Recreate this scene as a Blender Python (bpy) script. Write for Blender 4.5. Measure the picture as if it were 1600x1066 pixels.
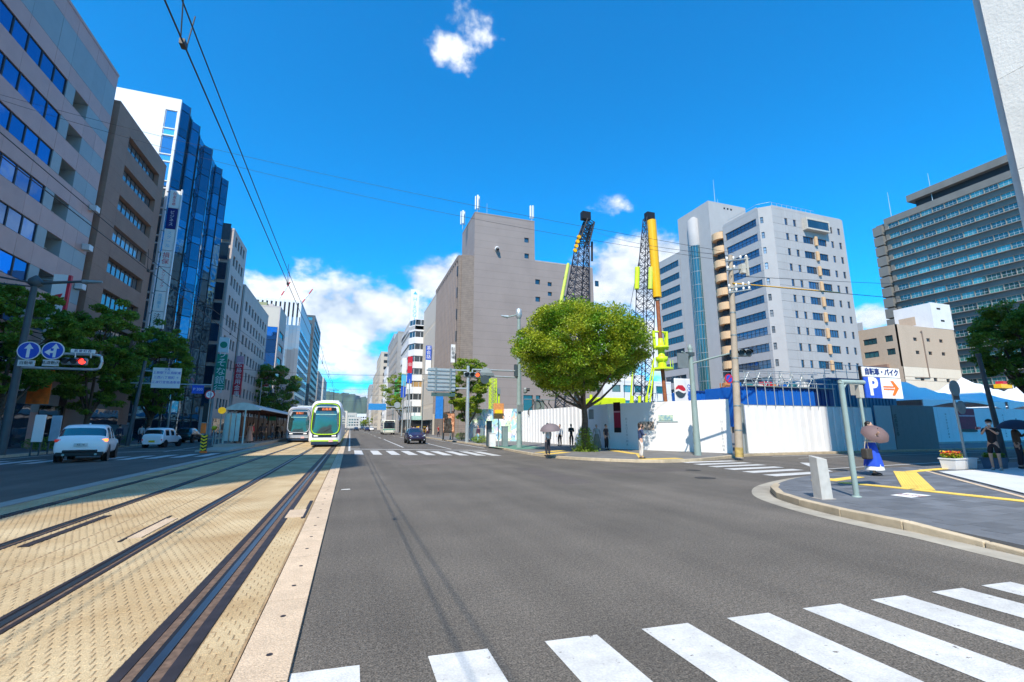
import bpy, math, random
import numpy as np
from mathutils import Vector, Matrix, Euler
R = math.radians
random.seed(7); rng = np.random.default_rng(7)
for o in list(bpy.data.objects): bpy.data.objects.remove(o)
scene = bpy.context.scene
C = scene.collection

# ------------------------------------------------------------------ camera
F, CX, CY, HX, HY, EYE = 711.0, 800.0, 533.0, 547.0, 667.0, 1.6
pitch = math.atan((HY-CY)/F); yaw = math.atan((CX-HX)/math.hypot(F, HY-CY))
cam = bpy.data.cameras.new('camera'); cam_o = bpy.data.objects.new('camera', cam); C.objects.link(cam_o)
cam.sensor_width = 36; cam.lens = 36*F/1600; cam.clip_start = 0.1; cam.clip_end = 9000
cam_o.location = (0, 0, EYE); cam_o.rotation_euler = Euler((R(90)+pitch, 0, -yaw), 'XYZ')
scene.camera = cam_o
fw = Vector((math.sin(yaw)*math.cos(pitch), math.cos(yaw)*math.cos(pitch), math.sin(pitch)))
rt = Vector((math.cos(yaw), -math.sin(yaw), 0)); up = rt.cross(fw)
def ray(x, y): return fw*F + rt*(x-CX) - up*(y-CY)
def G(x, y, z=0):
    d = ray(x, y); t = (z-EYE)/d.z; return (d.x*t, d.y*t)
def onx(x, y, X):
    d = ray(x, y); t = X/d.x; return (d.y*t, EYE+d.z*t)
def ony(x, y, Y):
    d = ray(x, y); t = Y/d.y; return (d.x*t, EYE+d.z*t)
def azel(x, y):
    d = ray(x, y).normalized(); return (math.atan2(d.x, d.y), math.asin(d.z))

# ------------------------------------------------------------------ sun, sky, exposure
SUN_AZ, SUN_EL = 36.0, 50.0      # azimuth the light travels towards, elevation
sun = bpy.data.lights.new('sun', 'SUN'); sun.energy = 4.7; sun.angle = R(0.53); sun.color = (1, .90, .76)
sun_o = bpy.data.objects.new('sun', sun); C.objects.link(sun_o)
ldir = Vector((math.sin(R(SUN_AZ))*math.cos(R(SUN_EL)), math.cos(R(SUN_AZ))*math.cos(R(SUN_EL)), -math.sin(R(SUN_EL))))
sun_o.rotation_euler = ldir.to_track_quat('-Z', 'Y').to_euler()
w = bpy.data.worlds.new('World'); scene.world = w; w.use_nodes = True
nt = w.node_tree; nt.nodes.clear()
def nd(nt, t, **k):
    n = nt.nodes.new(t)
    for a, v in k.items(): setattr(n, a, v)
    return n
def sk(n, i, v, nt):
    s = n.inputs[i]
    if isinstance(v, bpy.types.NodeSocket): nt.links.new(v, s)
    else: s.default_value = v
def mth(nt, op, a, b=None, c=None, clamp=False):
    n = nd(nt, 'ShaderNodeMath', operation=op, use_clamp=clamp); sk(n, 0, a, nt)
    if b is not None: sk(n, 1, b, nt)
    if c is not None: sk(n, 2, c, nt)
    return n.outputs[0]
sky = nd(nt, 'ShaderNodeTexSky', sky_type='NISHITA'); sky.sun_disc = False
sky.sun_elevation = R(SUN_EL); sky.sun_rotation = R(SUN_AZ+180); sky.air_density = 1.0; sky.dust_density = .4; sky.ozone_density = 3.0
tint = nd(nt, 'ShaderNodeMix', data_type='RGBA', blend_type='MULTIPLY'); tint.inputs[0].default_value = 1
nt.links.new(sky.outputs[0], tint.inputs[6]); tint.inputs[7].default_value = (.05, 1.36, 2.12, 1)
tc = nd(nt, 'ShaderNodeTexCoord'); sp = nd(nt, 'ShaderNodeSeparateXYZ'); nt.links.new(tc.outputs['Generated'], sp.inputs[0])
az = mth(nt, 'ARCTAN2', sp.outputs[0], sp.outputs[1]); el = mth(nt, 'ARCSINE', sp.outputs[2])
cmb = nd(nt, 'ShaderNodeCombineXYZ'); sk(cmb, 0, az, nt); sk(cmb, 1, mth(nt, 'MULTIPLY', el, 1.5), nt)
def noise(scale, det=8, rough=.6, loc=0):
    n = nd(nt, 'ShaderNodeTexNoise'); n.inputs['Scale'].default_value = scale; n.inputs['Detail'].default_value = det; n.inputs['Roughness'].default_value = rough
    mp = nd(nt, 'ShaderNodeMapping'); mp.inputs['Location'].default_value = (loc, loc*.7, loc*.3); nt.links.new(cmb.outputs[0], mp.inputs[0]); nt.links.new(mp.outputs[0], n.inputs['Vector'])
    return n.outputs[0]
clouds = [  # x, y, half width, half height in the photograph, strength
    (535, 492, 125, 62, 1.15), (430, 462, 75, 36, 1.0), (620, 492, 80, 42, 1.0), (690, 440, 55, 40, .95), (560, 560, 75, 16, .75), (600, 590, 85, 16, .75), (540, 610, 80, 10, .6), (640, 548, 60, 10, .6), (1000, 545, 120, 55, .9), (575, 625, 110, 22, .8), (575, 575, 90, 26, .75),
    (728, 22, 60, 52, .5), (704, 70, 40, 30, .5), (963, 320, 34, 20, .6), (1010, 430, 115, 66, 1.35), (1060, 405, 50, 36, .9), (935, 455, 50, 34, .9), (1370, 498, 60, 22, .95), (1330, 540, 120, 30, .8), (300, 560, 120, 50, .7), (1500, 560, 140, 30, .7)]
M = None
for cx, cy, rx, ry, st in clouds:
    a0, e0 = azel(cx, cy); ra = abs(azel(cx+rx, cy)[0]-azel(cx-rx, cy)[0])/2; re = abs(azel(cx, cy+ry)[1]-azel(cx, cy-ry)[1])/2
    dx = mth(nt, 'MULTIPLY', mth(nt, 'SUBTRACT', az, a0), 1/ra); dy = mth(nt, 'MULTIPLY', mth(nt, 'SUBTRACT', el, e0), 1/re)
    d = mth(nt, 'SQRT', mth(nt, 'ADD', mth(nt, 'MULTIPLY', dx, dx), mth(nt, 'MULTIPLY', dy, dy)))
    f = mth(nt, 'MULTIPLY', mth(nt, 'SUBTRACT', 1.25, d), st*1.1)
    M = f if M is None else mth(nt, 'MAXIMUM', M, f)
# broken cumulus goes on low round the rest of the horizon, outside the frame
far_az = mth(nt, 'GREATER_THAN', mth(nt, 'ABSOLUTE', mth(nt, 'SUBTRACT', az, R(19))), R(62))
band = mth(nt, 'SUBTRACT', .75, mth(nt, 'ABSOLUTE', mth(nt, 'MULTIPLY', mth(nt, 'SUBTRACT', el, .17), 4.0)))
band = mth(nt, 'ADD', band, mth(nt, 'MULTIPLY', mth(nt, 'SUBTRACT', noise(2.2, 2, .5, 5), .62), 3))
M = mth(nt, 'MAXIMUM', M, mth(nt, 'ADD', mth(nt, 'MULTIPLY', mth(nt, 'SUBTRACT', band, -3), far_az), -3))
nz = noise(9, 10, .58, 1.7); nz2 = noise(30, 6, .6, 4.1)
den = mth(nt, 'ADD', M, mth(nt, 'MULTIPLY', mth(nt, 'SUBTRACT', nz, .5), 2.6))
den = mth(nt, 'ADD', den, mth(nt, 'MULTIPLY', mth(nt, 'SUBTRACT', nz2, .5), .7))
mr = nd(nt, 'ShaderNodeMapRange', interpolation_type='SMOOTHSTEP'); sk(mr, 0, den, nt); mr.inputs[1].default_value = .12; mr.inputs[2].default_value = .85
dens = mr.outputs[0]
thick = nd(nt, 'ShaderNodeMapRange'); sk(thick, 0, mth(nt, 'ADD', mth(nt, 'MULTIPLY', nz, 1.0), mth(nt, 'MULTIPLY', noise(5, 4, .5, 9), .8)), nt); thick.inputs[1].default_value = .74; thick.inputs[2].default_value = 1.02
ccol = nd(nt, 'ShaderNodeMix', data_type='RGBA'); sk(ccol, 0, thick.outputs[0], nt); ccol.inputs[6].default_value = (3.9, 4.9, 6.2, 1); ccol.inputs[7].default_value = (9.0, 9.2, 9.5, 1)
mx = nd(nt, 'ShaderNodeMix', data_type='RGBA'); sk(mx, 0, mth(nt, 'MULTIPLY', dens, .96), nt); nt.links.new(tint.outputs[2], mx.inputs[6]); nt.links.new(ccol.outputs[2], mx.inputs[7])
bg = nd(nt, 'ShaderNodeBackground'); nt.links.new(mx.outputs[2], bg.inputs[0]); bg.inputs[1].default_value = .1
wo = nd(nt, 'ShaderNodeOutputWorld'); nt.links.new(bg.outputs[0], wo.inputs[0])
scene.view_settings.view_transform = 'Standard'; scene.view_settings.look = 'None'; scene.view_settings.gamma = 1; scene.view_settings.use_curve_mapping = False
scene.view_settings.exposure = 0.48
scene.cycles.max_bounces = 6; scene.cycles.transparent_max_bounces = 8

# ------------------------------------------------------------------ materials
MATS = {}
def mat(name, col, rough=.7, metal=0, var=.12, vscale=3, bump=0, bscale=30, spec=.4, emit=None, es=1, rand=0, col2=None, stain=0, trans=0):
    if name in MATS: return MATS[name]
    m = bpy.data.materials.new(name); m.use_nodes = True; t = m.node_tree; b = t.nodes['Principled BSDF']
    MATS[name] = m
    b.inputs['Roughness'].default_value = rough; b.inputs['Metallic'].default_value = metal
    b.inputs['Specular IOR Level'].default_value = spec
    g = nd(t, 'ShaderNodeTexCoord'); geo = nd(t, 'ShaderNodeNewGeometry')
    n = nd(t, 'ShaderNodeTexNoise'); n.inputs['Scale'].default_value = vscale; n.inputs['Detail'].default_value = 6; t.links.new(geo.outputs['Position'], n.inputs['Vector'])
    mx = nd(t, 'ShaderNodeMix', data_type='RGBA'); c = Vector(col)
    c2 = Vector(col2) if col2 else c
    a = c*(1-var); bb = c2*(1+var)
    mx.inputs[6].default_value = (*a, 1); mx.inputs[7].default_value = (*[min(1, v) for v in bb], 1)
    mrr = nd(t, 'ShaderNodeMapRange'); t.links.new(n.outputs[0], mrr.inputs[0]); mrr.inputs[1].default_value = .3; mrr.inputs[2].default_value = .7
    t.links.new(mrr.outputs[0], mx.inputs[0]); out = mx.outputs[2]
    if rand:
        oi = nd(t, 'ShaderNodeObjectInfo'); hv = nd(t, 'ShaderNodeHueSaturation'); 
        v = mth(t, 'ADD', 1-rand, mth(t, 'MULTIPLY', oi.outputs['Random'], 2*rand)); t.links.new(v, hv.inputs['Value']); t.links.new(out, hv.inputs['Color']); out = hv.outputs[0]
    if stain:
        n2 = nd(t, 'ShaderNodeTexNoise'); n2.inputs['Scale'].default_value = .35; n2.inputs['Detail'].default_value = 8; n2.inputs['Roughness'].default_value = .7
        mp = nd(t, 'ShaderNodeMapping'); mp.inputs['Scale'].default_value = (1, 1, .3); t.links.new(geo.outputs['Position'], mp.inputs[0]); t.links.new(mp.outputs[0], n2.inputs['Vector'])
        r2 = nd(t, 'ShaderNodeMapRange'); t.links.new(n2.outputs[0], r2.inputs[0]); r2.inputs[1].default_value = .42; r2.inputs[2].default_value = .68; r2.inputs[3].default_value = 1; r2.inputs[4].default_value = 1-stain
        hv = nd(t, 'ShaderNodeHueSaturation'); t.links.new(r2.outputs[0], hv.inputs['Value']); t.links.new(out, hv.inputs['Color']); out = hv.outputs[0]
    t.links.new(out, b.inputs['Base Color'])
    if bump:
        bn = nd(t, 'ShaderNodeTexNoise'); bn.inputs['Scale'].default_value = bscale; bn.inputs['Detail'].default_value = 4; t.links.new(geo.outputs['Position'], bn.inputs['Vector'])
        bu = nd(t, 'ShaderNodeBump'); bu.inputs['Strength'].default_value = bump; bu.inputs['Distance'].default_value = .02; t.links.new(bn.outputs[0], bu.inputs['Height']); t.links.new(bu.outputs[0], b.inputs['Normal'])
    if emit: b.inputs['Emission Color'].default_value = (*emit, 1); b.inputs['Emission Strength'].default_value = es
    if trans: b.inputs['Transmission Weight'].default_value = trans
    return m
def mglass(name, col, rough=.03, metal=.0, spec=1.0, wav=.004, rand=.5):
    if name in MATS: return MATS[name]
    m = bpy.data.materials.new(name); m.use_nodes = True; t = m.node_tree; b = t.nodes['Principled BSDF']; MATS[name] = m
    b.inputs['Roughness'].default_value = rough; b.inputs['Metallic'].default_value = metal; b.inputs['Specular IOR Level'].default_value = spec; b.inputs['IOR'].default_value = 1.7
    oi = nd(t, 'ShaderNodeObjectInfo'); hv = nd(t, 'ShaderNodeHueSaturation'); hv.inputs['Color'].default_value = (*col, 1)
    t.links.new(mth(t, 'ADD', 1-rand, mth(t, 'MULTIPLY', mth(t, 'POWER', oi.outputs['Random'], 2), 2.2*rand)), hv.inputs['Value']); t.links.new(hv.outputs[0], b.inputs['Base Color'])
    geo = nd(t, 'ShaderNodeNewGeometry'); bn = nd(t, 'ShaderNodeTexNoise'); bn.inputs['Scale'].default_value = .8; bn.inputs['Detail'].default_value = 1; t.links.new(geo.outputs['Position'], bn.inputs['Vector'])
    bu = nd(t, 'ShaderNodeBump'); bu.inputs['Strength'].default_value = .25; bu.inputs['Distance'].default_value = wav*10; t.links.new(bn.outputs[0], bu.inputs['Height']); t.links.new(bu.outputs[0], b.inputs['Normal'])
    return m
asphalt = mat('asphalt', (.122, .108, .091), .85, var=.13, vscale=.5, bump=.5, bscale=90, stain=.2)
def speckle(m, scale, lo, hi):
    t = m.node_tree; b = t.nodes['Principled BSDF']; src = b.inputs['Base Color'].links[0].from_socket
    geo = nd(t, 'ShaderNodeNewGeometry'); v = nd(t, 'ShaderNodeTexNoise'); v.inputs['Scale'].default_value = scale; v.inputs['Detail'].default_value = 2; t.links.new(geo.outputs['Position'], v.inputs['Vector'])
    r2 = nd(t, 'ShaderNodeMapRange'); t.links.new(v.outputs[0], r2.inputs[0]); r2.inputs[1].default_value = .3; r2.inputs[2].default_value = .7; r2.inputs[3].default_value = lo; r2.inputs[4].default_value = hi
    hv = nd(t, 'ShaderNodeHueSaturation'); t.links.new(r2.outputs[0], hv.inputs['Value']); t.links.new(src, hv.inputs['Color']); t.links.new(hv.outputs[0], b.inputs['Base Color'])
speckle(asphalt, 75, .35, 1.7); speckle(asphalt, 28, .75, 1.28)
def streaks(m, sc=(1.1, .04, 1), lo=.84, hi=1.1):
    t = m.node_tree; b = t.nodes['Principled BSDF']; src = b.inputs['Base Color'].links[0].from_socket
    geo = nd(t, 'ShaderNodeNewGeometry'); mp = nd(t, 'ShaderNodeMapping'); mp.inputs['Scale'].default_value = sc
    v = nd(t, 'ShaderNodeTexNoise'); v.inputs['Scale'].default_value = 1; v.inputs['Detail'].default_value = 5; t.links.new(geo.outputs['Position'], mp.inputs[0]); t.links.new(mp.outputs[0], v.inputs['Vector'])
    r2 = nd(t, 'ShaderNodeMapRange'); t.links.new(v.outputs[0], r2.inputs[0]); r2.inputs[1].default_value = .35; r2.inputs[2].default_value = .65; r2.inputs[3].default_value = lo; r2.inputs[4].default_value = hi
    hv = nd(t, 'ShaderNodeHueSaturation'); t.links.new(r2.outputs[0], hv.inputs['Value']); t.links.new(src, hv.inputs['Color']); t.links.new(hv.outputs[0], b.inputs['Base Color'])
streaks(asphalt)
paint = mat('road_paint', (.62, .62, .60), .6, var=.06, vscale=8, bump=.3, bscale=80, stain=.12)
speckle(paint, 55, .88, 1.06); speckle(paint, 6, .90, 1.04)
streaks(paint, (.25, 2.2, 1), .88, 1.02)
def chips(m, col, scale=11, th=.625):
    t = m.node_tree; b = t.nodes['Principled BSDF']; src = b.inputs['Base Color'].links[0].from_socket
    geo = nd(t, 'ShaderNodeNewGeometry'); v = nd(t, 'ShaderNodeTexNoise'); v.inputs['Scale'].default_value = scale; v.inputs['Detail'].default_value = 10; v.inputs['Roughness'].default_value = .72; t.links.new(geo.outputs['Position'], v.inputs['Vector'])
    mr_ = nd(t, 'ShaderNodeMapRange'); t.links.new(v.outputs[0], mr_.inputs[0]); mr_.inputs[1].default_value = th; mr_.inputs[2].default_value = th+.02
    x = nd(t, 'ShaderNodeMix', data_type='RGBA'); t.links.new(mr_.outputs[0], x.inputs[0]); t.links.new(src, x.inputs[6]); x.inputs[7].default_value = (*col, 1); t.links.new(x.outputs[2], b.inputs['Base Color'])
chips(paint, (.16, .145, .13))
yellow_tile = mat('tactile_yellow', (.72, .50, .10), .7, var=.1, vscale=4, stain=.15)
bed = mat('track_block', (.45, .31, .155), .85, var=.13, vscale=.9, bump=.5, bscale=120, col2=(.50, .40, .245), stain=.14)
speckle(bed, 60, .82, 1.12)
bed_dark = mat('track_joint', (.32, .22, .12), .9, var=.3, vscale=9)
curbc = mat('kerb_concrete', (.52, .43, .30), .85, var=.12, vscale=5, bump=.4, bscale=60, rand=.06, stain=.3)
strip_m = mat('track_edge_concrete', (.60, .465, .33), .85, var=.08, vscale=4, bump=.5, bscale=70, rand=.06, stain=.15)
speckle(strip_m, 80, .75, 1.12)
iron = mat('rail_side', (.035, .03, .034), .6, metal=.3, var=.3, vscale=6)
rail_m = mat('rail_head', (.16, .20, .23), .3, metal=.9, var=.1)
rust = mat('rail_rust', (.13, .085, .06), .8, var=.4, vscale=20)
darkpave = mat('pavement_slate', (.125, .135, .15), .75, var=.12, vscale=3, bump=.3, bscale=60, rand=.22, stain=.1)
pave2 = mat('pavement_grey', (.17, .165, .16), .8, var=.15, vscale=1.5, bump=.3, bscale=40, stain=.15)
lightpave = mat('pavement_white', (.60, .62, .62), .7, var=.06, vscale=1, rand=.05, stain=.1)
ground_m = mat('city_ground', (.16, .155, .15), .9, var=.2, vscale=.05)
white_p = mat('white_panel', (.82,.82,.82), .5, var=.03, vscale=1, rand=.02, stain=.07)
white_r = mat('white_render', (.72, .72, .72), .7, var=.04, vscale=.6, stain=.08)
steel = mat('steel_grey', (.30, .34, .34), .45, metal=.5, var=.08, stain=.15)
steel_l = mat('steel_light', (.50, .54, .54), .4, metal=.5, var=.06, stain=.15)
pole_green = mat('pole_greygreen', (.27, .35, .33), .5, var=.08, stain=.2)
pole_dark = mat('pole_dark', (.055, .08, .09), .5, var=.1)
black = mat('black', (.012, .012, .014), .5, var=.1)
wire_m = mat('wire', (.02, .022, .025), .5, var=0)
rubber = mat('rubber', (.02, .02, .02), .8, var=.1)
blue_s = mat('sign_blue', (.02, .09, .52), .4, var=.03)
white_s = mat('sign_white', (.78, .78, .76), .45, var=.02)
red_s = mat('sign_red', (.55, .02, .04), .45, var=.05)
green_s = mat('sign_green', (.02, .26, .16), .45, var=.05)
orange_s = mat('sign_orange', (.85, .17, .02), .5, var=.05)
yellow_s = mat('sign_yellow', (.85, .58, .02), .45, var=.05)
cyan_s = mat('sign_cyan', (.10, .48, .68), .45, var=.05)
lamp_off = mat('lamp_off', (.02, .03, .035), .2, var=0)
lamp_red = mat('lamp_red', (.6, .02, .01), .4, emit=(1, .03, .02), es=3)
lamp_or = mat('lamp_orange', (.6, .08, .02), .4, emit=(1, .14, .04), es=1.2)
lime = mat('lime_paint', (.60, .78, .02), .4, var=.06)
yel_c = mat('crane_yellow', (.85, .47, .01), .4, var=.05)
brown_rod = mat('rod_rust', (.30, .10, .04), .7, var=.3, vscale=4)
navy = mat('lattice_navy', (.022, .028, .045), .5, var=.1)
pane = mglass('window_glass', (.02, .035, .05))
pane_b = mglass('window_glass_blue', (.03, .16, .42), metal=.75, rand=.25)
pane_c = mglass('window_glass_curtain', (.07, .20, .31), metal=.88, wav=.012, rand=.3)
pane_gov = mglass('window_glass_mint', (.07, .24, .22), metal=.3, rand=.6)
pane_m = mglass('window_glass_slate', (.06, .11, .18), metal=.5, rand=.4)
pane_t = mglass('window_glass_teal', (.06, .20, .22), metal=.45, rand=.5)
pane_w = mglass('window_glass_pale', (.30, .33, .36), metal=.2, rand=.5)
frame_d = mat('frame_dark', (.04, .045, .05), .4, metal=.4, var=.05)
frame_l = mat('frame_light', (.6, .6, .6), .4, metal=.3, var=.05)

# ------------------------------------------------------------------ mesh helpers
TMP = bpy.data.scenes.new('tmp')
def evaluated(o):
    """the mesh of an object after its modifiers, worked out in a small scene of its own"""
    TMP.collection.objects.link(o); vl = TMP.view_layers[0]; vl.update(); me = bpy.data.meshes.new_from_object(o.evaluated_get(vl.depsgraph)); bpy.data.objects.remove(o); return me
class MB:
    def __init__(s): s.v = []; s.f = []; s.m = []; s.sm = []
    def add(s, vs, fs, m=0, smooth=False):
        b = len(s.v); s.v += [tuple(v) for v in vs]
        for f in fs: s.f.append([b+i for i in f]); s.m.append(m); s.sm.append(smooth)
    def box(s, x0, y0, z0, x1, y1, z1, m=0):
        s.add([(x0,y0,z0),(x1,y0,z0),(x1,y1,z0),(x0,y1,z0),(x0,y0,z1),(x1,y0,z1),(x1,y1,z1),(x0,y1,z1)],
              [(3,2,1,0),(4,5,6,7),(0,1,5,4),(1,2,6,5),(2,3,7,6),(3,0,4,7)], m)
    def cbox(s, c, sz, m=0, rot=None):
        x, y, z = [a/2 for a in sz]; c = Vector(c); pts = []
        for p in [(-x,-y,-z),(x,-y,-z),(x,y,-z),(-x,y,-z),(-x,-y,z),(x,-y,z),(x,y,z),(-x,y,z)]:
            p = Vector(p)
            if rot is not None: p = rot @ p
            pts.append(c+p)
        s.add(pts, [(3,2,1,0),(4,5,6,7),(0,1,5,4),(1,2,6,5),(2,3,7,6),(3,0,4,7)], m)
    def quad(s, a, b, c, d, m=0): s.add([a, b, c, d], [(0,1,2,3)], m)
    def prism(s, poly, z0, z1, m=0, bottom=True):
        n = len(poly); area = sum(poly[i][0]*poly[(i+1)%n][1]-poly[(i+1)%n][0]*poly[i][1] for i in range(n))
        if area < 0: poly = poly[::-1]
        vs = [(p[0],p[1],z0) for p in poly]+[(p[0],p[1],z1) for p in poly]
        fs = [tuple(range(n,2*n))]+[(i,(i+1)%n,n+(i+1)%n,n+i) for i in range(n)]
        if bottom: fs.append(tuple(range(n-1,-1,-1)))
        s.add(vs, fs, m)
    def tube(s, p, q, r0, r1=None, n=8, m=0, caps=True, smooth=True):
        r1 = r0 if r1 is None else r1; p = Vector(p); q = Vector(q); d = (q-p)
        if d.length < 1e-6: return
        d.normalize(); a = d.orthogonal().normalized(); b = d.cross(a)
        vs = []
        for c, r in ((p, r0), (q, r1)):
            for i in range(n):
                t = 2*math.pi*i/n; vs.append(c+(a*math.cos(t)+b*math.sin(t))*r)
        s.add(vs, [(i,(i+1)%n,n+(i+1)%n,n+i) for i in range(n)], m, smooth)
        if caps: s.add([v for v in vs], [tuple(range(n-1,-1,-1)), tuple(range(n,2*n))], m)
    def path(s, pts, r, n=6, m=0):
        for a, b in zip(pts[:-1], pts[1:]): s.tube(a, b, r, n=n, m=m, caps=False)
    def lathe(s, prof, c=(0,0,0), n=16, m=0, axis='Z', smooth=True):
        vs = []; c = Vector(c)
        for r, z in prof:
            for i in range(n):
                t = 2*math.pi*i/n; x, y = r*math.cos(t), r*math.sin(t)
                vs.append(c+(Vector((x,y,z)) if axis=='Z' else Vector((x,z,y)) if axis=='Y' else Vector((z,x,y))))
        fs = []
        for k in range(len(prof)-1):
            for i in range(n): fs.append((k*n+i, k*n+(i+1)%n, (k+1)*n+(i+1)%n, (k+1)*n+i))
        s.add(vs, fs, m, smooth)
        s.add(vs[:n], [tuple(range(n-1,-1,-1))], m); s.add(vs[-n:], [tuple(range(n))], m)
    def sphere(s, c, r, m=0, n=12, k=8):
        rx, ry, rz = r if hasattr(r, '__len__') else (r, r, r)
        vs = []; 
        for j in range(1, k):
            t = math.pi*j/k
            for i in range(n):
                a = 2*math.pi*i/n; vs.append((c[0]+rx*math.sin(t)*math.cos(a), c[1]+ry*math.sin(t)*math.sin(a), c[2]+rz*math.cos(t)))
        fs = [(j*n+i, (j+1)*n+i, (j+1)*n+(i+1)%n, j*n+(i+1)%n) for j in range(k-2) for i in range(n)]
        tp = len(vs); vs += [(c[0],c[1],c[2]+rz),(c[0],c[1],c[2]-rz)]
        fs += [(tp, i, (i+1)%n) for i in range(n)]+[(tp+1, (k-2)*n+(i+1)%n, (k-2)*n+i) for i in range(n)]
        s.add(vs, fs, m, True)
    def mesh(s, name, mats):
        me = bpy.data.meshes.new(name); me.from_pydata(s.v, [], s.f)
        for m in (mats if isinstance(mats, (list, tuple)) else [mats]): me.materials.append(m)
        me.polygons.foreach_set('material_index', s.m); me.polygons.foreach_set('use_smooth', s.sm); me.update(); return me
    def build(s, name, mats, parent=None, loc=(0,0,0), rz=0):
        return ob(name, s.mesh(name, mats), parent, loc, rz)
def ob(name, data, parent=None, loc=(0,0,0), rz=0):
    o = bpy.data.objects.new(name, data); C.objects.link(o); o.location = loc
    if rz: o.rotation_euler = (0, 0, rz)
    if parent: o.parent = parent
    return o
def tag(o, label=None, cat=None, group=None, kind=None):
    if label: o['label'] = label
    if cat: o['category'] = cat
    if group: o['group'] = group
    if kind: o['kind'] = kind
    return o
def thing(name, label, cat, loc=(0,0,0), rz=0, group=None):
    return tag(ob(name, None, None, loc, rz), label, cat, group)
def struct(name, mb, mats, parent=None):
    o = mb.build(name, mats, parent)
    if not parent: o['kind'] = 'structure'
    return o
def copy_tree(o, parent=None):
    c = o.copy(); C.objects.link(c)
    if parent: c.parent = parent
    for ch in o.children: copy_tree(ch, c)
    return c
def bevel(o, w=.01, seg=2):
    m = o.modifiers.new('bevel', 'BEVEL'); m.width = w; m.segments = seg; m.limit_method = 'ANGLE'; return o
def text(s, size, m, parent, loc, rot, name='lettering', vertical=False, ext=.004, sx=1, align='CENTER', bold=0, line=1.0):
    cu = bpy.data.curves.new('txt', 'FONT'); cu.body = '\n'.join(s) if vertical else s
    cu.size = size; cu.align_x = align; cu.align_y = 'CENTER'; cu.extrude = ext; cu.offset = bold; cu.space_line = line; cu.resolution_u = 3
    t = bpy.data.objects.new('t', cu); me = evaluated(t)
    me.materials.clear(); me.materials.append(m)
    o = ob(name, me, parent, loc); o.rotation_euler = rot; o.scale = (sx, 1, 1); return o
FX, FY, FXn = (R(90), 0, R(90)), (R(90), 0, 0), (R(90), 0, R(-90))   # faces +X, faces -Y, faces -X

# ------------------------------------------------------------------ facades
WC = {}
def win_mesh(w, h, cols, rows, fm, pm, rec=.0, t=.06):
    k = (round(w, 2), round(h, 2), cols, rows, fm.name, pm.name, t)
    if k in WC: return WC[k]
    f = MB(); d = .09
    for i in range(cols+1): x = (w-t)*i/cols; f.box(x, 0, 0, x+t, d, h)
    for j in range(rows+1):
        z = (h-t)*j/rows
        for i in range(cols): x = (w-t)*i/cols; f.box(x+t, .004, z, x+(w-t)/cols, d-.004, z+t)
    p = MB(); cw = (w-t)/cols
    for i in range(cols): p.box(i*cw+t, .05, t, (i+1)*cw, .07, h-t)
    WC[k] = (f.mesh('window', fm), p.mesh('pane', pm)); return WC[k]
def window(parent, a, ox, oy, u, z, w, h, cols=1, rows=1, fm=None, pm=None, rec=.15, t=.06):
    f, p = win_mesh(w, h, cols, rows, fm or frame_d, pm or pane, t=t)
    ca, sa = math.cos(a), math.sin(a)
    o = ob('window', f, parent, (ox+u*ca-rec*sa, oy+u*sa+rec*ca, z), a); ob('pane', p, o); return o
def facade(parent, a, ox, oy, W, H, rects, wm, z0=0, th=.3, panels=None, wins=True, name='wall', jit=.0, gap=.012, fm=None, pm=None, rec=.16, mats2=None, pick=None):
    """wall in local (u, inward, z) turned by a; rects = (u0,z0,u1,z1,cols,rows[,pane material]) openings"""
    us = sorted({0, round(W, 3)} | {round(v, 3) for r in rects for v in (r[0], r[2]) if 0 <= v <= W}); zs = sorted({round(z0, 3), round(H, 3)} | {round(v, 3) for r in rects for v in (r[1], r[3]) if z0 <= v <= H})
    if panels:
        us = sorted(set(us) | {round(v, 3) for v in panels[0]}); zs = sorted(set(zs) | {round(v, 3) for v in panels[1]})
        us = [v for i, v in enumerate(us) if i == 0 or v-us[i-1] > .02]; zs = [v for i, v in enumerate(zs) if i == 0 or v-zs[i-1] > .02]
    mb = MB(); n = 0; cache = {}
    for i in range(len(us)-1):
        run = None
        for j in range(len(zs)-1):
            cu, cz = (us[i]+us[i+1])/2, (zs[j]+zs[j+1])/2
            if any(r[0] < cu < r[2] and r[1] < cz < r[3] for r in rects):
                continue
            if panels:
                k = (round(us[i+1]-us[i], 2), round(zs[j+1]-zs[j], 2), pick(cu, cz) if pick else 0)
                if n < 300:
                    if k not in cache:
                        b = MB(); b.box(gap/2, 0, gap/2, k[0]-gap/2, th, k[1]-gap/2); cache[k] = b.mesh('panel', (mats2[k[2]] if mats2 else wm))
                    ca, sa = math.cos(a), math.sin(a); d = random.uniform(-jit, jit)
                    ob('panel', cache[k], parent, (ox+us[i]*ca-d*sa, oy+us[i]*sa+d*ca, zs[j]), a); n += 1
                    continue
            mb.box(us[i], 0, zs[j], us[i+1], th, zs[j+1])
    if mb.v: mb.build(name, wm, parent, (ox, oy, 0), a)
    if wins:
        for r in rects: window(parent, a, ox, oy, r[0], r[1], r[2]-r[0], r[3]-r[1], r[4] if len(r) > 4 else 1, r[5] if len(r) > 5 else 1, fm, r[6] if len(r) > 6 else pm, rec)
def core(parent, x0, y0, x1, y1, H, m, th=.3, faces=''):
    mb = MB(); g = lambda c: th-.004 if c in faces else 0
    mb.box(x0+g('w'), y0+g('s'), 0, x1-g('e'), y1-g('n'), H-.01); return mb.build('core', m, parent)
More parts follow.
